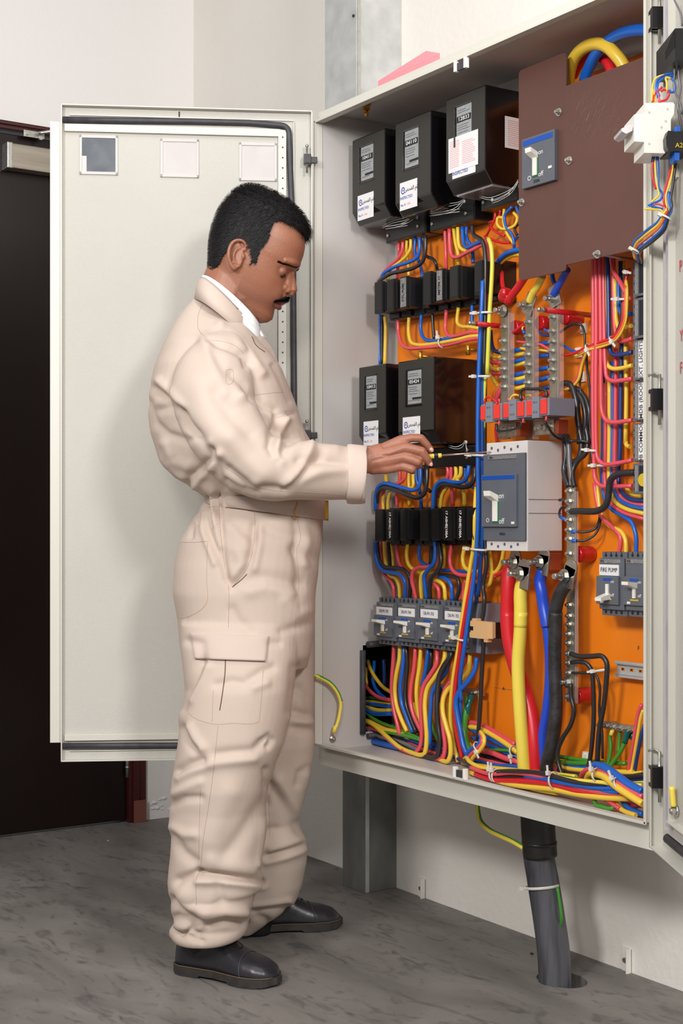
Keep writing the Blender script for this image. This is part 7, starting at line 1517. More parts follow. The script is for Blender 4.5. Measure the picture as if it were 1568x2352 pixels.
for fr, s in (('Z3', '400,235 375,290 370,400 430,470'), ('Z3', '440,478 530,485 620,515 680,570'), ('Z3', '405,465 320,530 260,620 200,740 170,860'), ('Z3', '560,680 590,676 605,682 600,770 565,775 558,720 560,680'),
              ('Z3', '900,1003 1030,972'), ('Z3', '755,850 850,838 960,830'), ('Z3', '540,1330 640,1400 760,1470 900,1500 1100,1510 1370,1530'),
              ('ZT', '490,110 482,300 520,700 560,930 570,1010 565,1360'), ('ZT', '360,250 480,250 640,265 800,300 1000,325 1170,345'), ('ZT', '800,310 805,420 790,600 745,780 600,975'),
              ('ZT', '105,570 270,570 385,560'), ('ZT', '378,560 370,900 365,1130 150,1255 60,1215'), ('ZT', '1190,370 1215,540 1180,640 1200,900 1180,1100 1165,1400 1165,1700 1150,1900 1100,2200'),
              ('ZT', '200,1930 210,2110 420,2205 600,2200 830,2190 850,2100 880,1700'), ('ZT', '430,1900 420,2200'), ('ZL', '500,100 475,350 440,650 405,880 370,1100 340,1380 310,1440 310,1700'), ('ZL', '345,650 335,1000 330,1300'),
              ('ZL', '1140,0 1080,270 980,480 935,760 915,960 880,1150 830,1400'), ('ZL', '820,1500 800,1700 780,1850'), ('ZL', '945,700 955,1100'), ('ZT', '1400,400 1360,520 1350,640 1355,800')):
    seam(fr, s)
for fr, s, r in (('ZT', '540,1615 535,1750 510,1950 485,2100', .0011), ('ZT', '600,975 680,910 740,850', .001), ('Z3', '735,455 760,510 830,565', .0013), ('ZT', '540,257 720,280 860,300 1150,325', .0008)): seam(fr, s, r, 'seam_opening', 'seam_dark')
def patch(fr, poly, thick, lift, name, n=(26, 12)):
    q = [zf(fr, *p) for p in poly]; g = []
    for j in range(n[1]+1):
        row = []
        for i in range(n[0]+1):
            s, t = i/n[0], j/n[1]; x = (q[0][0]*(1-s)+q[1][0]*s)*(1-t)+(q[3][0]*(1-s)+q[2][0]*s)*t; y_ = (q[0][1]*(1-s)+q[1][1]*s)*(1-t)+(q[3][1]*(1-s)+q[2][1]*s)*t
            b = on_cloth(x, y_)
            if b is None: return
            vd = (eye-b[0]).normalized(); row.append(b[0]+vd*(lift*(.4+.6*t)+thick))
        g.append(row)
    m = MB(); vs = [[m.bm.verts.new(p) for p in r] for r in g]
    for j in range(n[1]):
        for i in range(n[0]): f = m.bm.faces.new((vs[j][i], vs[j][i+1], vs[j+1][i+1], vs[j+1][i])); f.smooth = True
    vb = [[m.bm.verts.new(p+(p-eye).normalized()*(thick+lift+.004)) for p in r] for r in g]
    N0, N1 = n
    for j in range(N1): m.bm.faces.new((vs[j][0], vs[j+1][0], vb[j+1][0], vb[j][0])); m.bm.faces.new((vs[j][N0], vs[j+1][N0], vb[j+1][N0], vb[j][N0]))
    for i in range(N0): m.bm.faces.new((vs[0][i], vs[0][i+1], vb[0][i+1], vb[0][i])); m.bm.faces.new((vs[N1][i], vs[N1][i+1], vb[N1][i+1], vb[N1][i]))
    bmesh.ops.recalc_face_normals(m.bm, faces=m.bm.faces[:])
    me = bpy.data.meshes.new(name); m.bm.to_mesh(me); m.bm.free(); tint(me, (200, 182, 170)); return tagp(link(name, me, 'coverall', coverall))
patch('ZT', [(218, 1385), (932, 1415), (900, 1640), (262, 1618)], .0018, .006, 'pocket_flap')
patch('ZT', [(105, 572), (380, 558), (370, 1120), (95, 1180)], .0012, .0015, 'back_pocket', (16, 20))

# --- belt
bw = MB(); rs = []
for k in range(60):
    a = 2*math.pi*k/60; c, s = math.cos(a), math.sin(a); xc = ((466+742)/2-784)/F*TY; rx = (742-466)/2/F*TY
    row = []
    for off, tb in ((.004, 0), (.0095, .06), (.0095, .94), (.004, 1)):
        off -= .012*max(0, min(1, (-c-.25)*3)); x = xc+(rx-.003+off)*math.copysign(abs(c)**.86, c); y_ = TY+(.153+off)*math.copysign(abs(s)**.86, s); px = 784+x/TY*F
        zt = CH-((1139+(px-470)*.03)-HZ)/F*TY; zb = CH-((1158+(px-470)*.135)-HZ)/F*TY
        row.append(Vector((x, y_, zt+(zb-zt)*tb)))
    rs.append(row)
bw.rings(rs, closed=True); me = bpy.data.meshes.new('belt'); bmesh.ops.recalc_face_normals(bw.bm, faces=bw.bm.faces[:]); bw.bm.to_mesh(me); bw.bm.free(); tint(me, (196, 178, 166)); belt = pchild(me, 'belt', 'coverall', 'cloth belt of the coverall')
bk = MB(); xb = (750-784)/F*TY
for dz0, dz1, dy0, dy1 in ((1150, 1155, -.03, .03), (1191, 1196, -.03, .03)):
    z1_, z0_ = CH-(dz0-HZ)/F*TY, CH-(dz1-HZ)/F*TY; bk.box(xb-.004, xb+.004, TY+dy0, TY+dy1, z0_, z1_, .001)
z1_, z0_ = CH-(1150-HZ)/F*TY, CH-(1196-HZ)/F*TY
for dy in (-.03, .0, .026): bk.box(xb-.005, xb+.004, TY+dy, TY+dy+.005, z0_, z1_, .001)
bk.box(xb-.006, xb+.002, TY-.034, TY-.026, z0_+.004, z1_-.002, .001)
pb_(bk, 'buckle', 'brass', 'gold-coloured buckle', belt)
P = []
for px, py in ((682, 1153), (679, 1163), (675, 1180), (677, 1187), (684, 1189)):
    b = on_cloth(px, py); 
    if b: P.append(b[0]+(eye-b[0]).normalized()*.012)
if len(P) > 2: build(MB().tube(P, .0017, 8), 'belt_ring', 'brass', belt)

# --- body: one continuous skin mesh
HY = 3.232; KM = 1/4.612/F*HY
OX, OZ = cf(*zf('ZH', 520, 930), HY).x, cf(*zf('ZH', 520, 930), HY).z
fx, fz, ax, az = .913, -.407, .407, .913
def hd(t, s, y_): t /= 1000; s /= 1000; return Vector((OX+fx*t+ax*s, HY+y_/1000, OZ+fz*t+az*s))
def hsec(mb, rows, n=64, carve=True):
    rs = []
    for s, tf, tb, hw, ex in rows:
        r = []
        for k in range(n):
            a = 2*math.pi*k/n; c, sn = math.cos(a), math.sin(a)
            if c >= 0: t = tf*abs(c)**(2/ex)
            else: t = tb*abs(c)**(2/2.1)
            y_ = hw*math.copysign(abs(sn)**(2/2.15), sn)
            if carve and c > 0:
                for sg in (-1, 1):
                    g = math.exp(-((s-15)/13)**2-((y_-sg*33)/15)**2); t -= 9*g
                    t -= 3.5*math.exp(-((s+30)/16)**2-((y_-sg*40)/10)**2)
                t += 3*math.exp(-((s-42)/8)**2)*math.exp(-(abs(y_)/34)**4)
                t += 3*math.exp(-((s+84)/10)**2-(y_/16)**2)
            r.append(hd(t, s, y_))
        rs.append(r)
    mb.rings(rs)
bd_ = MB()
HS = [(154, 18, -22, 18, 2.2), (150, 42, -44, 36, 2.2), (140, 70, -62, 54, 2.3), (124, 95, -74, 66, 2.4), (107, 112, -80, 73, 2.5), (90, 120, -84, 76, 2.6), (72, 124, -85, 76.5, 2.7), (56, 125, -85, 76, 2.7), (46, 125, -83, 75.5, 2.7), (36, 122, -81, 75, 2.7), (25, 116, -79, 74, 2.6), (15, 114, -75, 73, 2.6), (4, 115, -71, 72, 2.5),
      (-8, 117, -66, 70.5, 2.4), (-20, 119, -60, 68, 2.3), (-32, 121, -56, 65, 2.2), (-44, 121, -52, 62, 2.1), (-56, 118, -46, 59.5, 2.1), (-67, 114, -38, 57, 2.1), (-78, 115, -26, 53, 2.1), (-90, 117, -12, 49, 2.1), (-101, 111, 4, 42, 2.1), (-109, 98, 18, 32, 2.1), (-113, 82, 30, 20, 2.1)]
hsec(bd_, [(s, tf, tb, hw, ex) for s, tf, tb, hw, ex in HS])
# nose, lips, lids, cheeks, ears
bd_.tube([hd(112, 32, 0), hd(118, 16, 0), hd(127.5, 0, 0), hd(134.0, -14, 0)], [.0078, .0086, .0102, .0122], 16)
bd_.sphere(hd(132, -16.5, 0), .0095, 14, 10); bd_.tube([hd(110, 20, 0), hd(112, 4, 0), hd(116, -12, 0)], [.013, .017, .019], 16)
for sg in (-1, 1):
    bd_.sphere(hd(123, -17, sg*11.5), .0085, 14, 10, (1.15, .8, .9)); bd_.sphere(hd(116, -14, sg*15), .008, 12, 8)
    bd_.sphere(hd(96.5, 13.5, sg*30), .0132, 20, 14, (1, 1.2, .95))
    bd_.tube([hd(117, 41, sg*8), hd(118, 43, sg*22), hd(111, 41, sg*38), hd(94, 35, sg*54)], [.006, .0075, .0075, .005], 12)
    ex_ = lambda x, y_, dy: Vector((cf(*zf('ZH', x, y_), HY).x, HY+sg*dy/1000, cf(*zf('ZH', x, y_), HY).z))
    bd_.tube([ex_(585, 880, 75), ex_(596, 830, 77), ex_(575, 790, 80), ex_(525, 776, 83), ex_(470, 800, 87), ex_(432, 870, 90), ex_(424, 950, 89), ex_(442, 1020, 85), ex_(475, 1062, 80), ex_(502, 1058, 77)], [.0035, .0036, .0036, .0038, .004, .004, .0042, .0048, .0062, .004], 12)
    bd_.tube([ex_(556, 846, 78), ex_(505, 868, 82), ex_(476, 930, 84), ex_(486, 1000, 81), ex_(520, 1020, 78)], [.0024, .0028, .003, .003, .0026], 10)
    bd_.rings([[ex_(508+px_*.9, 925+py_, dy_) for px_, py_ in [(72*math.cos(2*math.pi*k/20)*q, 135*math.sin(2*math.pi*k/20)*q) for k in range(20)]] for dy_, q in ((68, 1), (79, 1), (80, .5))])
    bd_.sphere(ex_(572, 940, 78), .0055, 10, 8, (.7, 1, 1.2))
bd_.tube([hd(108, -50, -25), hd(118, -47, -13), hd(124.5, -45, 0), hd(118, -47, 13), hd(108, -50, 25)], [.002, .0048, .0055, .0048, .002], 12)
bd_.tube([hd(108, -54, -23), hd(117, -58, -12), hd(121.5, -59, 0), hd(117, -58, 12), hd(108, -54, 23)], [.002, .0052, .0066, .0052, .002], 12)
bd_.tube([hd(108, -28, -8), hd(118, -30, 0), hd(108, -28, 8)], [.010, .011, .010], 12)
# neck and slim trunk, arms, legs inside the clothes
bd_.tube([cf(548, 590, HY), cf(530, 640, HY), cf(515, 690, HY), cf(505, 740, TY), cf(500, 800, TY), cf(510, 950, TY), cf(580, 1120, TY), cf(570, 1300, TY)], [.055, .060, .064, .072, .11, .13, .11, .13], 32)
bd_.sphere(cf(568, 706, HY), .042, 20, 12); bd_.sphere(cf(548, 680, HY), .055, 20, 12)
bd_.tube([cf(520, 800, 3.22), cf(500, 830, 3.1), cf(500, 930, 3.03), cf(560, 1060, 3.01), cf(640, 1080, 3.02), cf(760, 1076, 3.06)], [.07, .05, .046, .04, .038, .032], 20)
bd_.tube([cf(520, 800, 3.26), cf(505, 830, 3.38), cf(495, 930, 3.45), cf(520, 1040, 3.48), cf(585, 1120, 3.46), cf(600, 1130, 3.46)], [.07, .05, .046, .04, .032, .028], 20)
for lg_ in (((560, 1330, 3.16), (540, 1640, 3.13), (500, 1900, 3.15), (475, 2060, 3.17), (470, 2100, 3.17)), ((590, 1330, 3.33), (620, 1640, 3.37), (600, 1900, 3.42), (590, 2030, 3.47), (588, 2070, 3.48))):
    bd_.tube([cf(*q) for q in lg_], [.09, .07, .055, .04, .038], 20)
# right hand: frame Z4, base depth 3.08
HB = 3.082
def h4(x, y_, d): return cf(*zf('Z4', x, y_), HB+d/1000)
def flat(mb, pts, rad, fl):
    Pn = [Vector(p) for p in pts]; Pn, R_n = catmull(Pn, rad, 4); rs = []
    for i, p in enumerate(Pn):
        t = (Pn[min(i+1, len(Pn)-1)]-Pn[max(i-1, 0)]).normalized(); up_ = Vector((-t.z, 0, t.x)).normalized(); dp = t.cross(up_)
        rs.append([p+up_*R_n[i]*math.cos(a)+dp*R_n[i]*fl*math.sin(a) for a in [2*math.pi*k/24 for k in range(24)]])
    mb.rings(rs)
flat(bd_, [cf(745, 1075, 3.06), h4(200, 615, 0), h4(330, 615, 0), h4(430, 612, 0), h4(520, 590, 2), h4(620, 570, 4)], [.030, .031, .0295, .0285, .029, .030], .66)
def fchain(mb, pts):
    P_n = [h4(*p[:3]) for p in pts]; R_n = [p[3]/1000 for p in pts]
    for i in range(len(P_n)-1):
        mb.cyl(P_n[i], P_n[i+1], R_n[i], 18, R_n[i+1])
    for p, r in zip(P_n, R_n): mb.sphere(p, r, 18, 12)
fchain(bd_, [(480, 560, 6, 15), (650, 470, 6, 13.5), (835, 375, 5, 11.5), (960, 345, 7, 9.6), (1078, 348, 10, 9.4), (1150, 425, 13, 8.2), (1196, 486, 17, 7.2)])
fchain(bd_, [(490, 590, -2, 15.5), (700, 520, -3, 13.5), (885, 462, -4, 12), (985, 480, -7, 10.4), (1085, 505, -8, 10.4), (1150, 590, -2, 8.8), (1182, 648, 5, 7.4)])
fchain(bd_, [(490, 650, -2, 15.5), (690, 620, -3, 13.5), (865, 575, -3, 11.8), (960, 603, -7, 10.2), (1040, 632, -7, 10), (1056, 672, 4, 8.6), (1015, 678, 20, 7.4)])
fchain(bd_, [(500, 705, 3, 14.5), (680, 705, 1, 12.5), (845, 680, 2, 11), (915, 702, -1, 9.4), (972, 722, -1, 9), (975, 740, 8, 7.8), (930, 725, 21, 7)])
fchain(bd_, [(520, 560, 12, 15), (650, 520, 26, 15), (800, 520, 36, 13), (960, 545, 40, 11), (1085, 560, 38, 9.2), (1120, 560, 36, 8.4)])
fchain(bd_, [(600, 560, 8, 14), (760, 520, 10, 12), (840, 600, 10, 12)])
# far hand hanging relaxed beside the far hip
def far_f(pts, r0, r1):
    P_n = [cf(*p) for p in pts]; n = len(P_n)
    for i in range(n-1): bd_.cyl(P_n[i], P_n[i+1], r0+(r1-r0)*i/(n-1), 14, r0+(r1-r0)*(i+1)/(n-1))
    for i, p in enumerate(P_n): bd_.sphere(p, r0+(r1-r0)*i/(n-1), 14, 9)
for i, (dx, dy) in enumerate(((0, 0), (6, .012), (10, .024), (12, .036))): far_f([(595, 1132, 3.455), (622-dx*.4, 1195, 3.44+dy), (628-dx, 1232, 3.44+dy), (624-dx, 1258, 3.44+dy), (616-dx, 1278, 3.44+dy)][:5 if i < 3 else 4], .0125, .0075)
far_f([(595, 1135, 3.46), (636, 1170, 3.43), (650, 1205, 3.425), (650, 1228, 3.43)], .0125, .0085)
bm2 = remesh(bd_, .0021, 3, .45)
def skin_fn(co, no, c):
    X = co[:, 0]-OX; Z = co[:, 2]-OZ; t = (fx*X+fz*Z)*1000; s = (ax*X+az*Z)*1000; y_ = np.abs(co[:, 1]-HY)*1000; head = (co[:, 2] > 1.42) & (y_ < 110)
    def mixc(wt, rgb):
        wt = np.clip(wt*head, 0, 1)[:, None]; c[:, :3] = c[:, :3]*(1-wt)+np.array(srgb(rgb))*wt
    g = lambda s0, t0, y0, a, b, d: np.exp(-((s-s0)/a)**2-((t-t0)/b)**2-((y_-y0)/d)**2)
    mixc(.55*np.clip(1-np.abs(s+70)/42, 0, 1)*(t > 25), (96, 56, 44))        # shaved beard area
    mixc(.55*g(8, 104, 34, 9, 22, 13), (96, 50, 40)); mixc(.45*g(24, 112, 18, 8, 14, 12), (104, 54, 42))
    mixc(.9*g(-48, 122, 0, 6, 14, 20)+.9*g(-59, 121, 0, 6, 14, 19), (128, 66, 64))
    mixc(.5*(g(58, -2, 80, 26, 22, 10)), (60, 36, 30))                        # shorn hair above the ear
    mixc(.35*np.clip((s-70)/50, 0, 1), (206, 150, 122))
    hm_ = ((co[:, 0] > -.02) & (co[:, 2] < 1.2)); 
    n1 = np.sin(co[:, 0]*420)*np.sin(co[:, 2]*380)*.04; c[:, :3] *= (1+n1*hm_)[:, None]
    hw = (hm_*.28)[:, None]; c[:, :3] = c[:, :3]*(1-hw)+np.array(srgb((176, 114, 94)))*hw
tint(bm2, (150, 98, 74), skin_fn)
co_, no_ = co_no(bm2); px_, py_ = pix(co_)
dz = np.zeros(len(co_)); fw = np.clip(-no_[:, 1]*1.5, 0, 1)
for amp, w_, pts in ((-.9, 2.2, [(880, 520, 0), (700, 560, 0), (560, 540, 0)]), (.9, 4, [(500, 590, 0), (700, 530, 0), (860, 470, 0)]), (.8, 4, [(500, 650, 0), (680, 600, 0), (850, 580, 0)]), (-1.0, 1.4, [(1078, 470, 0), (1082, 540, 0)]), (-1.0, 1.4, [(1095, 465, 0), (1100, 535, 0)]), (-.8, 1.2, [(560, 540, 0), (620, 560, 0), (680, 545, 0)]), (-.8, 1.3, [(470, 560, 0), (480, 640, 0), (470, 720, 0)])):
    dz += amp/1000*np.exp(-(poly_dist(px_, py_, [zf('Z4', a, b) for a, b, _ in pts])/w_)**2)*fw*(co_[:, 2] < 1.2)
co_ += no_*dz[:, None]; bm2.vertices.foreach_set('co', co_.astype('f').ravel()); bm2.update()
body = pchild(bm2, 'body', 'skin', 'brown skinned face, neck and hands')
# nails
for (x, y_, d, r, an) in ((1204, 484, 11, .0052, -.9), (1196, 655, 0, .0056, -1.1)):
    m = MB(); m.sphere((0, 0, 0), 1, 14, 8); M = Matrix.Translation(h4(x, y_, d-1)) @ Matrix.Rotation(-an, 4, 'Y') @ Matrix.Diagonal((.0062, .0022, .0042, 1)); m.bm.transform(M)
    pb_(m, 'fingernail', 'nail', None, body)
# eyes: narrow dark slit under the lowered lid
for sg in (-1, 1):
    m = MB(); A = [hd(98+13.4*math.cos(b)*math.cos(a), 13-13.4*math.sin(b), sg*(31+15.2*math.sin(a))) for a, b in ((-.85, .32), (-.5, .5), (0, .58), (.5, .5), (.95, .3))]
    m.tube(A, [.0005, .0009, .0011, .0010, .0005], 8); pb_(m, 'eyelashes', 'hair', None, body)
    m = MB(); m.sphere(hd(96, 6, sg*31), .0100, 18, 12); pb_(m, 'eyeball', 'ink_black', None, body)
# hair
HH = [(174, 30, -28, 22, 2.1), (171, 46, -40, 36, 2.1), (165, 64, -56, 50, 2.2), (156, 86, -68, 62, 2.4), (145, 104, -76, 70, 2.5), (130, 118, -84, 77, 2.6), (112, 124, -89, 80.5, 2.7), (92, 127, -93, 82, 2.7), (72, 129, -94, 82, 2.7), (52, 129, -93, 80.5, 2.7), (32, 126, -90, 79, 2.7), (12, 122, -85, 77, 2.6), (-8, 120, -78, 73.5, 2.4), (-28, 120, -70, 69, 2.3), (-48, 118, -62, 62, 2.2), (-60, 116, -56, 58, 2.2)]
hm2 = MB(); hsec(hm2, HH, 96, False)
bmesh.ops.subdivide_edges(hm2.bm, edges=hm2.bm.edges[:], cuts=2, use_grid_fill=True)
HP = [(1300, 600), (1236, 694), (1205, 684), (1180, 645), (1130, 612), (1080, 594), (980, 564), (905, 572), (872, 640), (850, 715), (835, 770), (790, 825), (748, 880), (722, 950), (700, 1020), (648, 1012), (655, 935), (640, 870), (610, 805), (560, 768), (500, 778), (440, 815), (405, 870), (350, 930), (310, 1010), (240, 1065), (160, 1048), (60, 1000), (60, 0), (1300, 0)]
def inside(x, y_):
    r = False; j = len(HP)-1
    for i in range(len(HP)):
        xi, yi = HP[i]; xj, yj = HP[j]
        if (yi > y_) != (yj > y_) and x < (xj-xi)*(y_-yi)/(yj-yi)+xi: r = not r
        j = i
    return r
def zh(p): a, b, s = ZF['ZH']; return ((784+p.x/p.y*F)-a)*s, ((HZ-(p.z-CH)/p.y*F)-b)*s
from mathutils import noise as mn
def key(p): q = Vector((p.x, HY, p.z)); x, y_ = zh(q); return x+8*mn.noise(p*300), y_+10*mn.noise(p*260+Vector((5, 5, 5)))
rm = [f for f in hm2.bm.faces if not inside(*key(f.calc_center_median()))]
bmesh.ops.delete(hm2.bm, geom=rm, context='FACES')
bmesh.ops.recalc_face_normals(hm2.bm, faces=hm2.bm.faces[:])
cen = hd(20, 50, 0)
hm2.bm.faces.ensure_lookup_table(); hm2.bm.normal_update()
F_ = hm2.bm.faces[:]; ar = np.array([f.calc_area() for f in F_]); pr = ar/ar.sum(); idx = np.random.choice(len(F_), 14000, p=pr)
base = []
for i in idx:
    f = F_[i]; vs = [q.co for q in f.verts]; w_ = np.random.dirichlet([1]*len(vs)); p = Vector((0, 0, 0))
    for a, b in zip(w_, vs): p += b*float(a)
    n = f.normal if f.normal.dot(p-cen) > 0 else -f.normal; base.append((p, n.copy()))
for q in hm2.bm.verts: q.co += (cen-q.co).normalized()*(.0015+.002*abs(mn.noise(q.co*120)))
st = MB()
def strand(mb, p, d, n, ln, r, lift):
    p1 = p+d*ln*.5+n*lift; p2 = p+d*ln+n*lift*.9; sd = d.cross(n).normalized()
    v_ = [mb.bm.verts.new(q) for q in (p-sd*r-n*.001, p+sd*r-n*.001, p1-sd*r*.8, p1+sd*r*.8, p2)]
    a = mb.bm.faces.new((v_[0], v_[1], v_[3], v_[2])); b = mb.bm.faces.new((v_[2], v_[3], v_[4])); a.smooth = b.smooth = True
fw3 = Vector((fx, 0, fz)); up3 = Vector((ax, 0, az))
for p, n in base:
    rel = p-hd(0, 0, 0); s = rel.dot(up3)*1000; t = rel.dot(fw3)*1000; y_ = (p.y-HY)*1000
    d = fw3*(.55 if s > 130 else -.5) + up3*(-.15 if s > 130 else -.8) + Vector((0, math.copysign(.25, y_) if s > 120 else 0, 0)) + Vector([random.gauss(0, .28) for _ in range(3)])
    if t > 85 and s > 90: d = fw3*.5+up3*-.7+Vector([random.gauss(0, .25) for _ in range(3)])
    d = (d-n*d.dot(n)).normalized(); hgt = min(1, max(0, (s+20)/120)); ln = .007+.014*hgt*random.random(); strand(st, p, d, n, ln, .00038, .0008+.0042*hgt*random.random())
hair = pb_(hm2, 'hair', 'hair', 'short thick black hair')
o = pb_(st, 'hair_strands', 'hair', None, hair); o['kind'] = 'stuff'
# eyebrows and moustache
mo = MB(); mo.tube([hd(108, -56, -31), hd(118, -46, -23), hd(126.5, -37, -12), hd(130, -33.5, 0), hd(126.5, -37, 12), hd(118, -46, 23), hd(108, -56, 31)], [.0014, .0030, .0040, .0040, .0040, .0030, .0014], 14)
stm = MB()
for k in range(3200):
    u = random.uniform(-1, 1); y_ = 30*u; au = abs(u); t = 133.5-22.5*au**1.7; s = -30-22*au**1.5+random.uniform(-5, 4)*(1-au*.6)
    p = hd(t-random.random()*1.5, s, y_); d = (Vector((ax, 0, az))*-1+Vector((0, math.copysign(.55+.5*au, u), 0))+fw3*(-.25*au+.1)+Vector([random.gauss(0, .15) for _ in range(3)])).normalized(); n = (fw3+Vector((0, u*.6, 0))).normalized()
    strand(stm, p, d, n, .006+random.random()*.005, .00032, .0012+.0012*random.random())
mou = pb_(mo, 'moustache', 'hair', 'trimmed black moustache'); o = pb_(stm, 'moustache_strands', 'hair', None, mou); o['kind'] = 'stuff'
eb = MB(); bt = BVHTree.FromPolygons([q.co for q in bm2.vertices], [p.vertices[:] for p in bm2.polygons])
Ri = RZ.inverted(); offb = wloc(body)
for sg in (-1, 1):
    for k in range(900):
        u = random.random(); t0 = 121-41*u**1.5; s0 = 37-9*u+random.uniform(-5, 5)*(1-u*.55)+2*math.sin(u*3); y0 = 9+44*u
        p = hd(t0+6, s0, sg*y0); loc, nn, i, dd = bt.find_nearest(RZ @ p-offb)
        if loc is None: continue
        p = Ri @ (loc+offb); n = (Ri.to_3x3() @ nn).normalized()
        d = (Vector((0, sg*.8, 0))-fw3*(.3+.8*u)+up3*(.25-.5*u)+Vector([random.gauss(0, .12) for _ in range(3)])); d = (d-n*d.dot(n)).normalized(); strand(eb, p, d, n, .006+.003*random.random(), .0003, .0006)
o = pb_(eb, 'eyebrows', 'hair', None, body); o['kind'] = 'stuff'
# --- collars
def collar(rows, n=48, a0=0.0, a1=math.pi*.93):
    g = []
    angs = [a0+(a1-a0)*k/n for k in range(n+1)]; full = [-a for a in reversed(angs[1:])]+angs
    for (bx, by, fx_, fy, adj, lat, Y0) in rows:
        row = []
        for a in full:
            c, s = math.cos(a), math.sin(a); u = (1-c)/2; px = bx+(fx_-bx)*u; py = by+(fy-by)*u-adj*abs(s)
            p = cf(px, py, Y0); row.append(Vector((p.x, Y0-lat*math.copysign(abs(s)**(.6 if c < 0 else 1), s), p.z)))
        g.append(row)
    # closed strip: outer skin, then the same rows pulled in towards the neck
    cx = sum(p.x for r in g for p in r)/sum(len(r) for r in g); m = MB()
    inn = []
    for j, r in enumerate(g):
        inn.append([p+((Vector((cx, Y0, p.z))-p).normalized()*(.003 if j > len(g)//2 else -.003)) for p in r])
    loop = g+inn[::-1]
    cols = [[loop[j][i] for j in range(len(loop))] for i in range(len(full))]
    m.rings(cols, True, True)
    me = bpy.data.meshes.new('collar'); bmesh.ops.recalc_face_normals(m.bm, faces=m.bm.faces[:]); m.bm.to_mesh(me); m.bm.free(); return me
me = collar([(470, 700, 585, 800, 8, .088, TY), (464, 672, 583, 784, 10, .090, TY), (462, 652, 581, 768, 12, .088, TY), (463, 643, 581, 762, 13, .089, TY), (456, 648, 580, 762, 12, .097, TY), (450, 668, 574, 772, 10, .108, TY), (446, 694, 566, 788, 8, .118, TY)])
tint(me, (203, 185, 173)); pchild(me, 'collar', 'coverall', 'turned-down beige collar')
me = collar([(472, 690, 600, 800, 8, .080, TY), (468, 660, 598, 775, 9, .079, TY), (466, 641, 594, 752, 12, .074, HY), (467, 638, 594, 748, 13, .074, HY), (463, 645, 600, 760, 10, .079, TY), (466, 668, 600, 775, 8, .084, TY)], a1=math.pi*.97)
pchild(me, 'shirt_collar', 'shirt', 'white shirt collar')
# front opening: shirt wedge and lapels
m = MB(); m.prism([(0, 0), (1, 0), (1, 1)], 'y', -1, 1)
m = MB(); rs = []
for px, py, hw_ in ((590, 748, .03), (604, 775, .035), (600, 800, .03), (606, 835, .012)):
    p = cf(px, py, TY); rs.append([p+Vector((dx, dy, 0)) for dx, dy in ((-.02, -hw_), (.002, -hw_*.8), (.006, 0), (.002, hw_*.8), (-.02, hw_))])
m.rings(rs, True, False); pb_(m, 'shirt_front', 'shirt', 'white shirt at the neck')
for sg in (-1, 1):
    m = MB(); A = [(580, 765, .045), (600, 778, .03), (618, 800, .016), (640, 850, .006), (662, 905, .004)]; B = [(566, 786, .09), (585, 810, .085), (606, 838, .06), (632, 878, .035), (655, 920, .02)]
    rs = []
    for (ax_, ay, al), (bx, by, bl) in zip(A, B):
        p = cf(ax_, ay, TY)+Vector((.004, sg*al, 0)); q = cf(bx, by, TY)+Vector((.006, sg*bl, 0)); n_ = Vector((.7, sg*.7, 0))*.003; rs.append([p, q, q+n_, p+n_])
    m.rings(rs, True, False); me = bpy.data.meshes.new('lapel'); bmesh.ops.recalc_face_normals(m.bm, faces=m.bm.faces[:]); m.bm.to_mesh(me); m.bm.free(); tint(me, (198, 180, 168)); pchild(me, 'lapel', 'coverall')
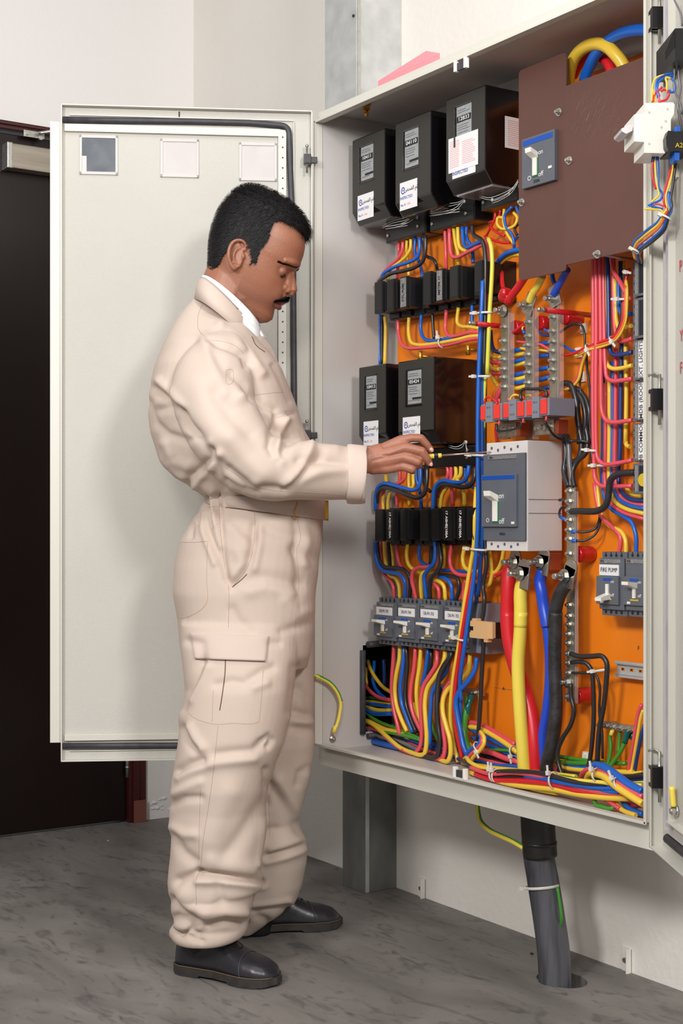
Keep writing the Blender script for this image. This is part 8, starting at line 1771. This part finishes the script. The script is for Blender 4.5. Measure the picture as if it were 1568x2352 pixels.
# --- shoes
def shoe(hx, hy, tx, ty, label):
    H = Vector((hx, hy, 0)); Tt = Vector((tx, ty, 0)); L = (Tt-H).length; d = (Tt-H).normalized(); l = Vector((-d.y, d.x, 0))
    M = Matrix(((d.x, l.x, 0, H.x), (d.y, l.y, 0, H.y), (0, 0, 1, 0), (0, 0, 0, 1)))
    def W(s):  return np.interp(s, [0, .03, .1, .25, .45, .6, .72, .85, .94, .985, 1], [.012, .026, .034, .034, .034, .042, .047, .044, .034, .02, .006])
    def Hh(s): return np.interp(s, [0, .05, .2, .35, .5, .6, .7, .82, .93, 1], [.055, .09, .098, .104, .092, .074, .062, .055, .045, .026])
    m = MB(); rs = []
    for s in np.linspace(0, 1, 34):
        w_, h_ = W(s), Hh(s); b = .018; r = []
        for k in range(24):
            a = math.pi*k/23; r.append(Vector((s*L, w_*math.copysign(abs(math.cos(a))**.75, math.cos(a)), b+(h_-b)*abs(math.sin(a))**.8)))
        rs.append([M @ q for q in r])
    m.rings(rs); sh = pb_(m, 'shoe', 'shoe_black', label)
    m = MB(); rs = []
    for s in np.linspace(-.012, 1.018, 40):
        w_ = W(min(max(s, 0), 1))+.0045; lift = .004*max(0, (s-.8)/.2)**2; z0 = .0005+lift+(0 if s < .30 else (.006 if s < .62 else .001)); rs.append([M @ Vector((s*L, q*w_, z)) for q, z in ((-1, z0), (1, z0), (1, .021), (-1, .021))])
    m.rings(rs, True, False); pb_(m, 'sole', 'sole', None, sh)
    m = MB(); rs = []
    for s in np.linspace(.02, .99, 50): w_ = W(s)+.0042; rs.append(M @ Vector((s*L, -w_, .0225)))
    m.tube(rs, .0009, 5, spline=False); pb_(m, 'welt_stitching', 'welt', None, sh)
    m = MB(); P_ = []
    for k in range(15):
        a = math.pi*k/14; s = .73-.03*math.sin(a); w_, h_ = W(s)+.0008, Hh(s)+.0008; P_.append(M @ Vector((s*L, w_*math.copysign(abs(math.cos(a))**.75, math.cos(a)), .018+(h_-.018)*abs(math.sin(a))**.8)))
    m.tube(P_, .0012, 6); pb_(m, 'toe_cap_seam', 'rubber', None, sh)
    for k in range(4):
        s = .40+.055*k; h_ = Hh(s)+.001; m = MB(); m.tube([M @ Vector((s*L, -.017, h_-.006)), M @ Vector((s*L+.002, 0, h_+.002)), M @ Vector((s*L, .017, h_-.006))], .0016, 6); pb_(m, 'lace', 'lace', None, sh)
    m = MB()
    for sg in (-1, 1):
        rs = []
        for s, yy, dz_ in ((.36, .024, -.010), (.45, .023, -.008), (.55, .021, -.006), (.62, .016, -.002), (.64, 0, .002)): rs.append(M @ Vector((s*L, sg*yy, Hh(s)+dz_)))
        m.tube(rs, .0014, 6)
    pb_(m, 'facing_edge', 'lace', None, sh)
shoe(-.366, 3.2, -.138, 3.086, 'scuffed black lace-up leather shoe, nearer foot')
shoe(-.262, 3.488, -.004, 3.555, 'black lace-up leather shoe, farther foot')
for Q in (((478, 2080, 3.17), (470, 2150, 3.175), (462, 2200, 3.18)), ((592, 2050, 3.475), (590, 2100, 3.48), (588, 2140, 3.485))):
    m = MB(); m.tube([cf(*q) for q in Q], [.043, .042, .036], 18); pb_(m, 'sock', 'lace')
# --- screwdriver in the hand
sp = wp(1127, 1038, 1.988); Mi = RZ.inverted(); tip = Mi @ sp
hnd = h4(1250, 560, 24); dirn = (hnd-tip).normalized()
root = thing('screwdriver', RZ @ hnd, 'yellow-handled screwdriver held in the hand, tip on the main breaker', 'screwdriver')
def sd(mb, name, m, label=None):
    mb.bm.transform(RZ); return build(mb, name, m, root, label=label)
Lh = (hnd-tip).length
e0 = tip+dirn*(Lh-.014)
mat('shaft', (186, 150, 142), .3, metal=.8)
sd(MB().cyl(tip+dirn*.010, e0, .0021, 14).cyl(tip, tip+dirn*.012, .0009, 14, .0021), 'shaft', 'shaft', 'steel shaft')
sd(MB().tube([e0, e0+dirn*.012, e0+dirn*.03, e0+dirn*.07, e0+dirn*.078], [.0048, .0056, .0056, .006, .004], 16, spline=False), 'handle', 'wire_A')
sd(MB().cyl(e0+dirn*.0075, e0+dirn*.0165, .0066, 8, smooth=False), 'grip_ring', 'black_plastic')
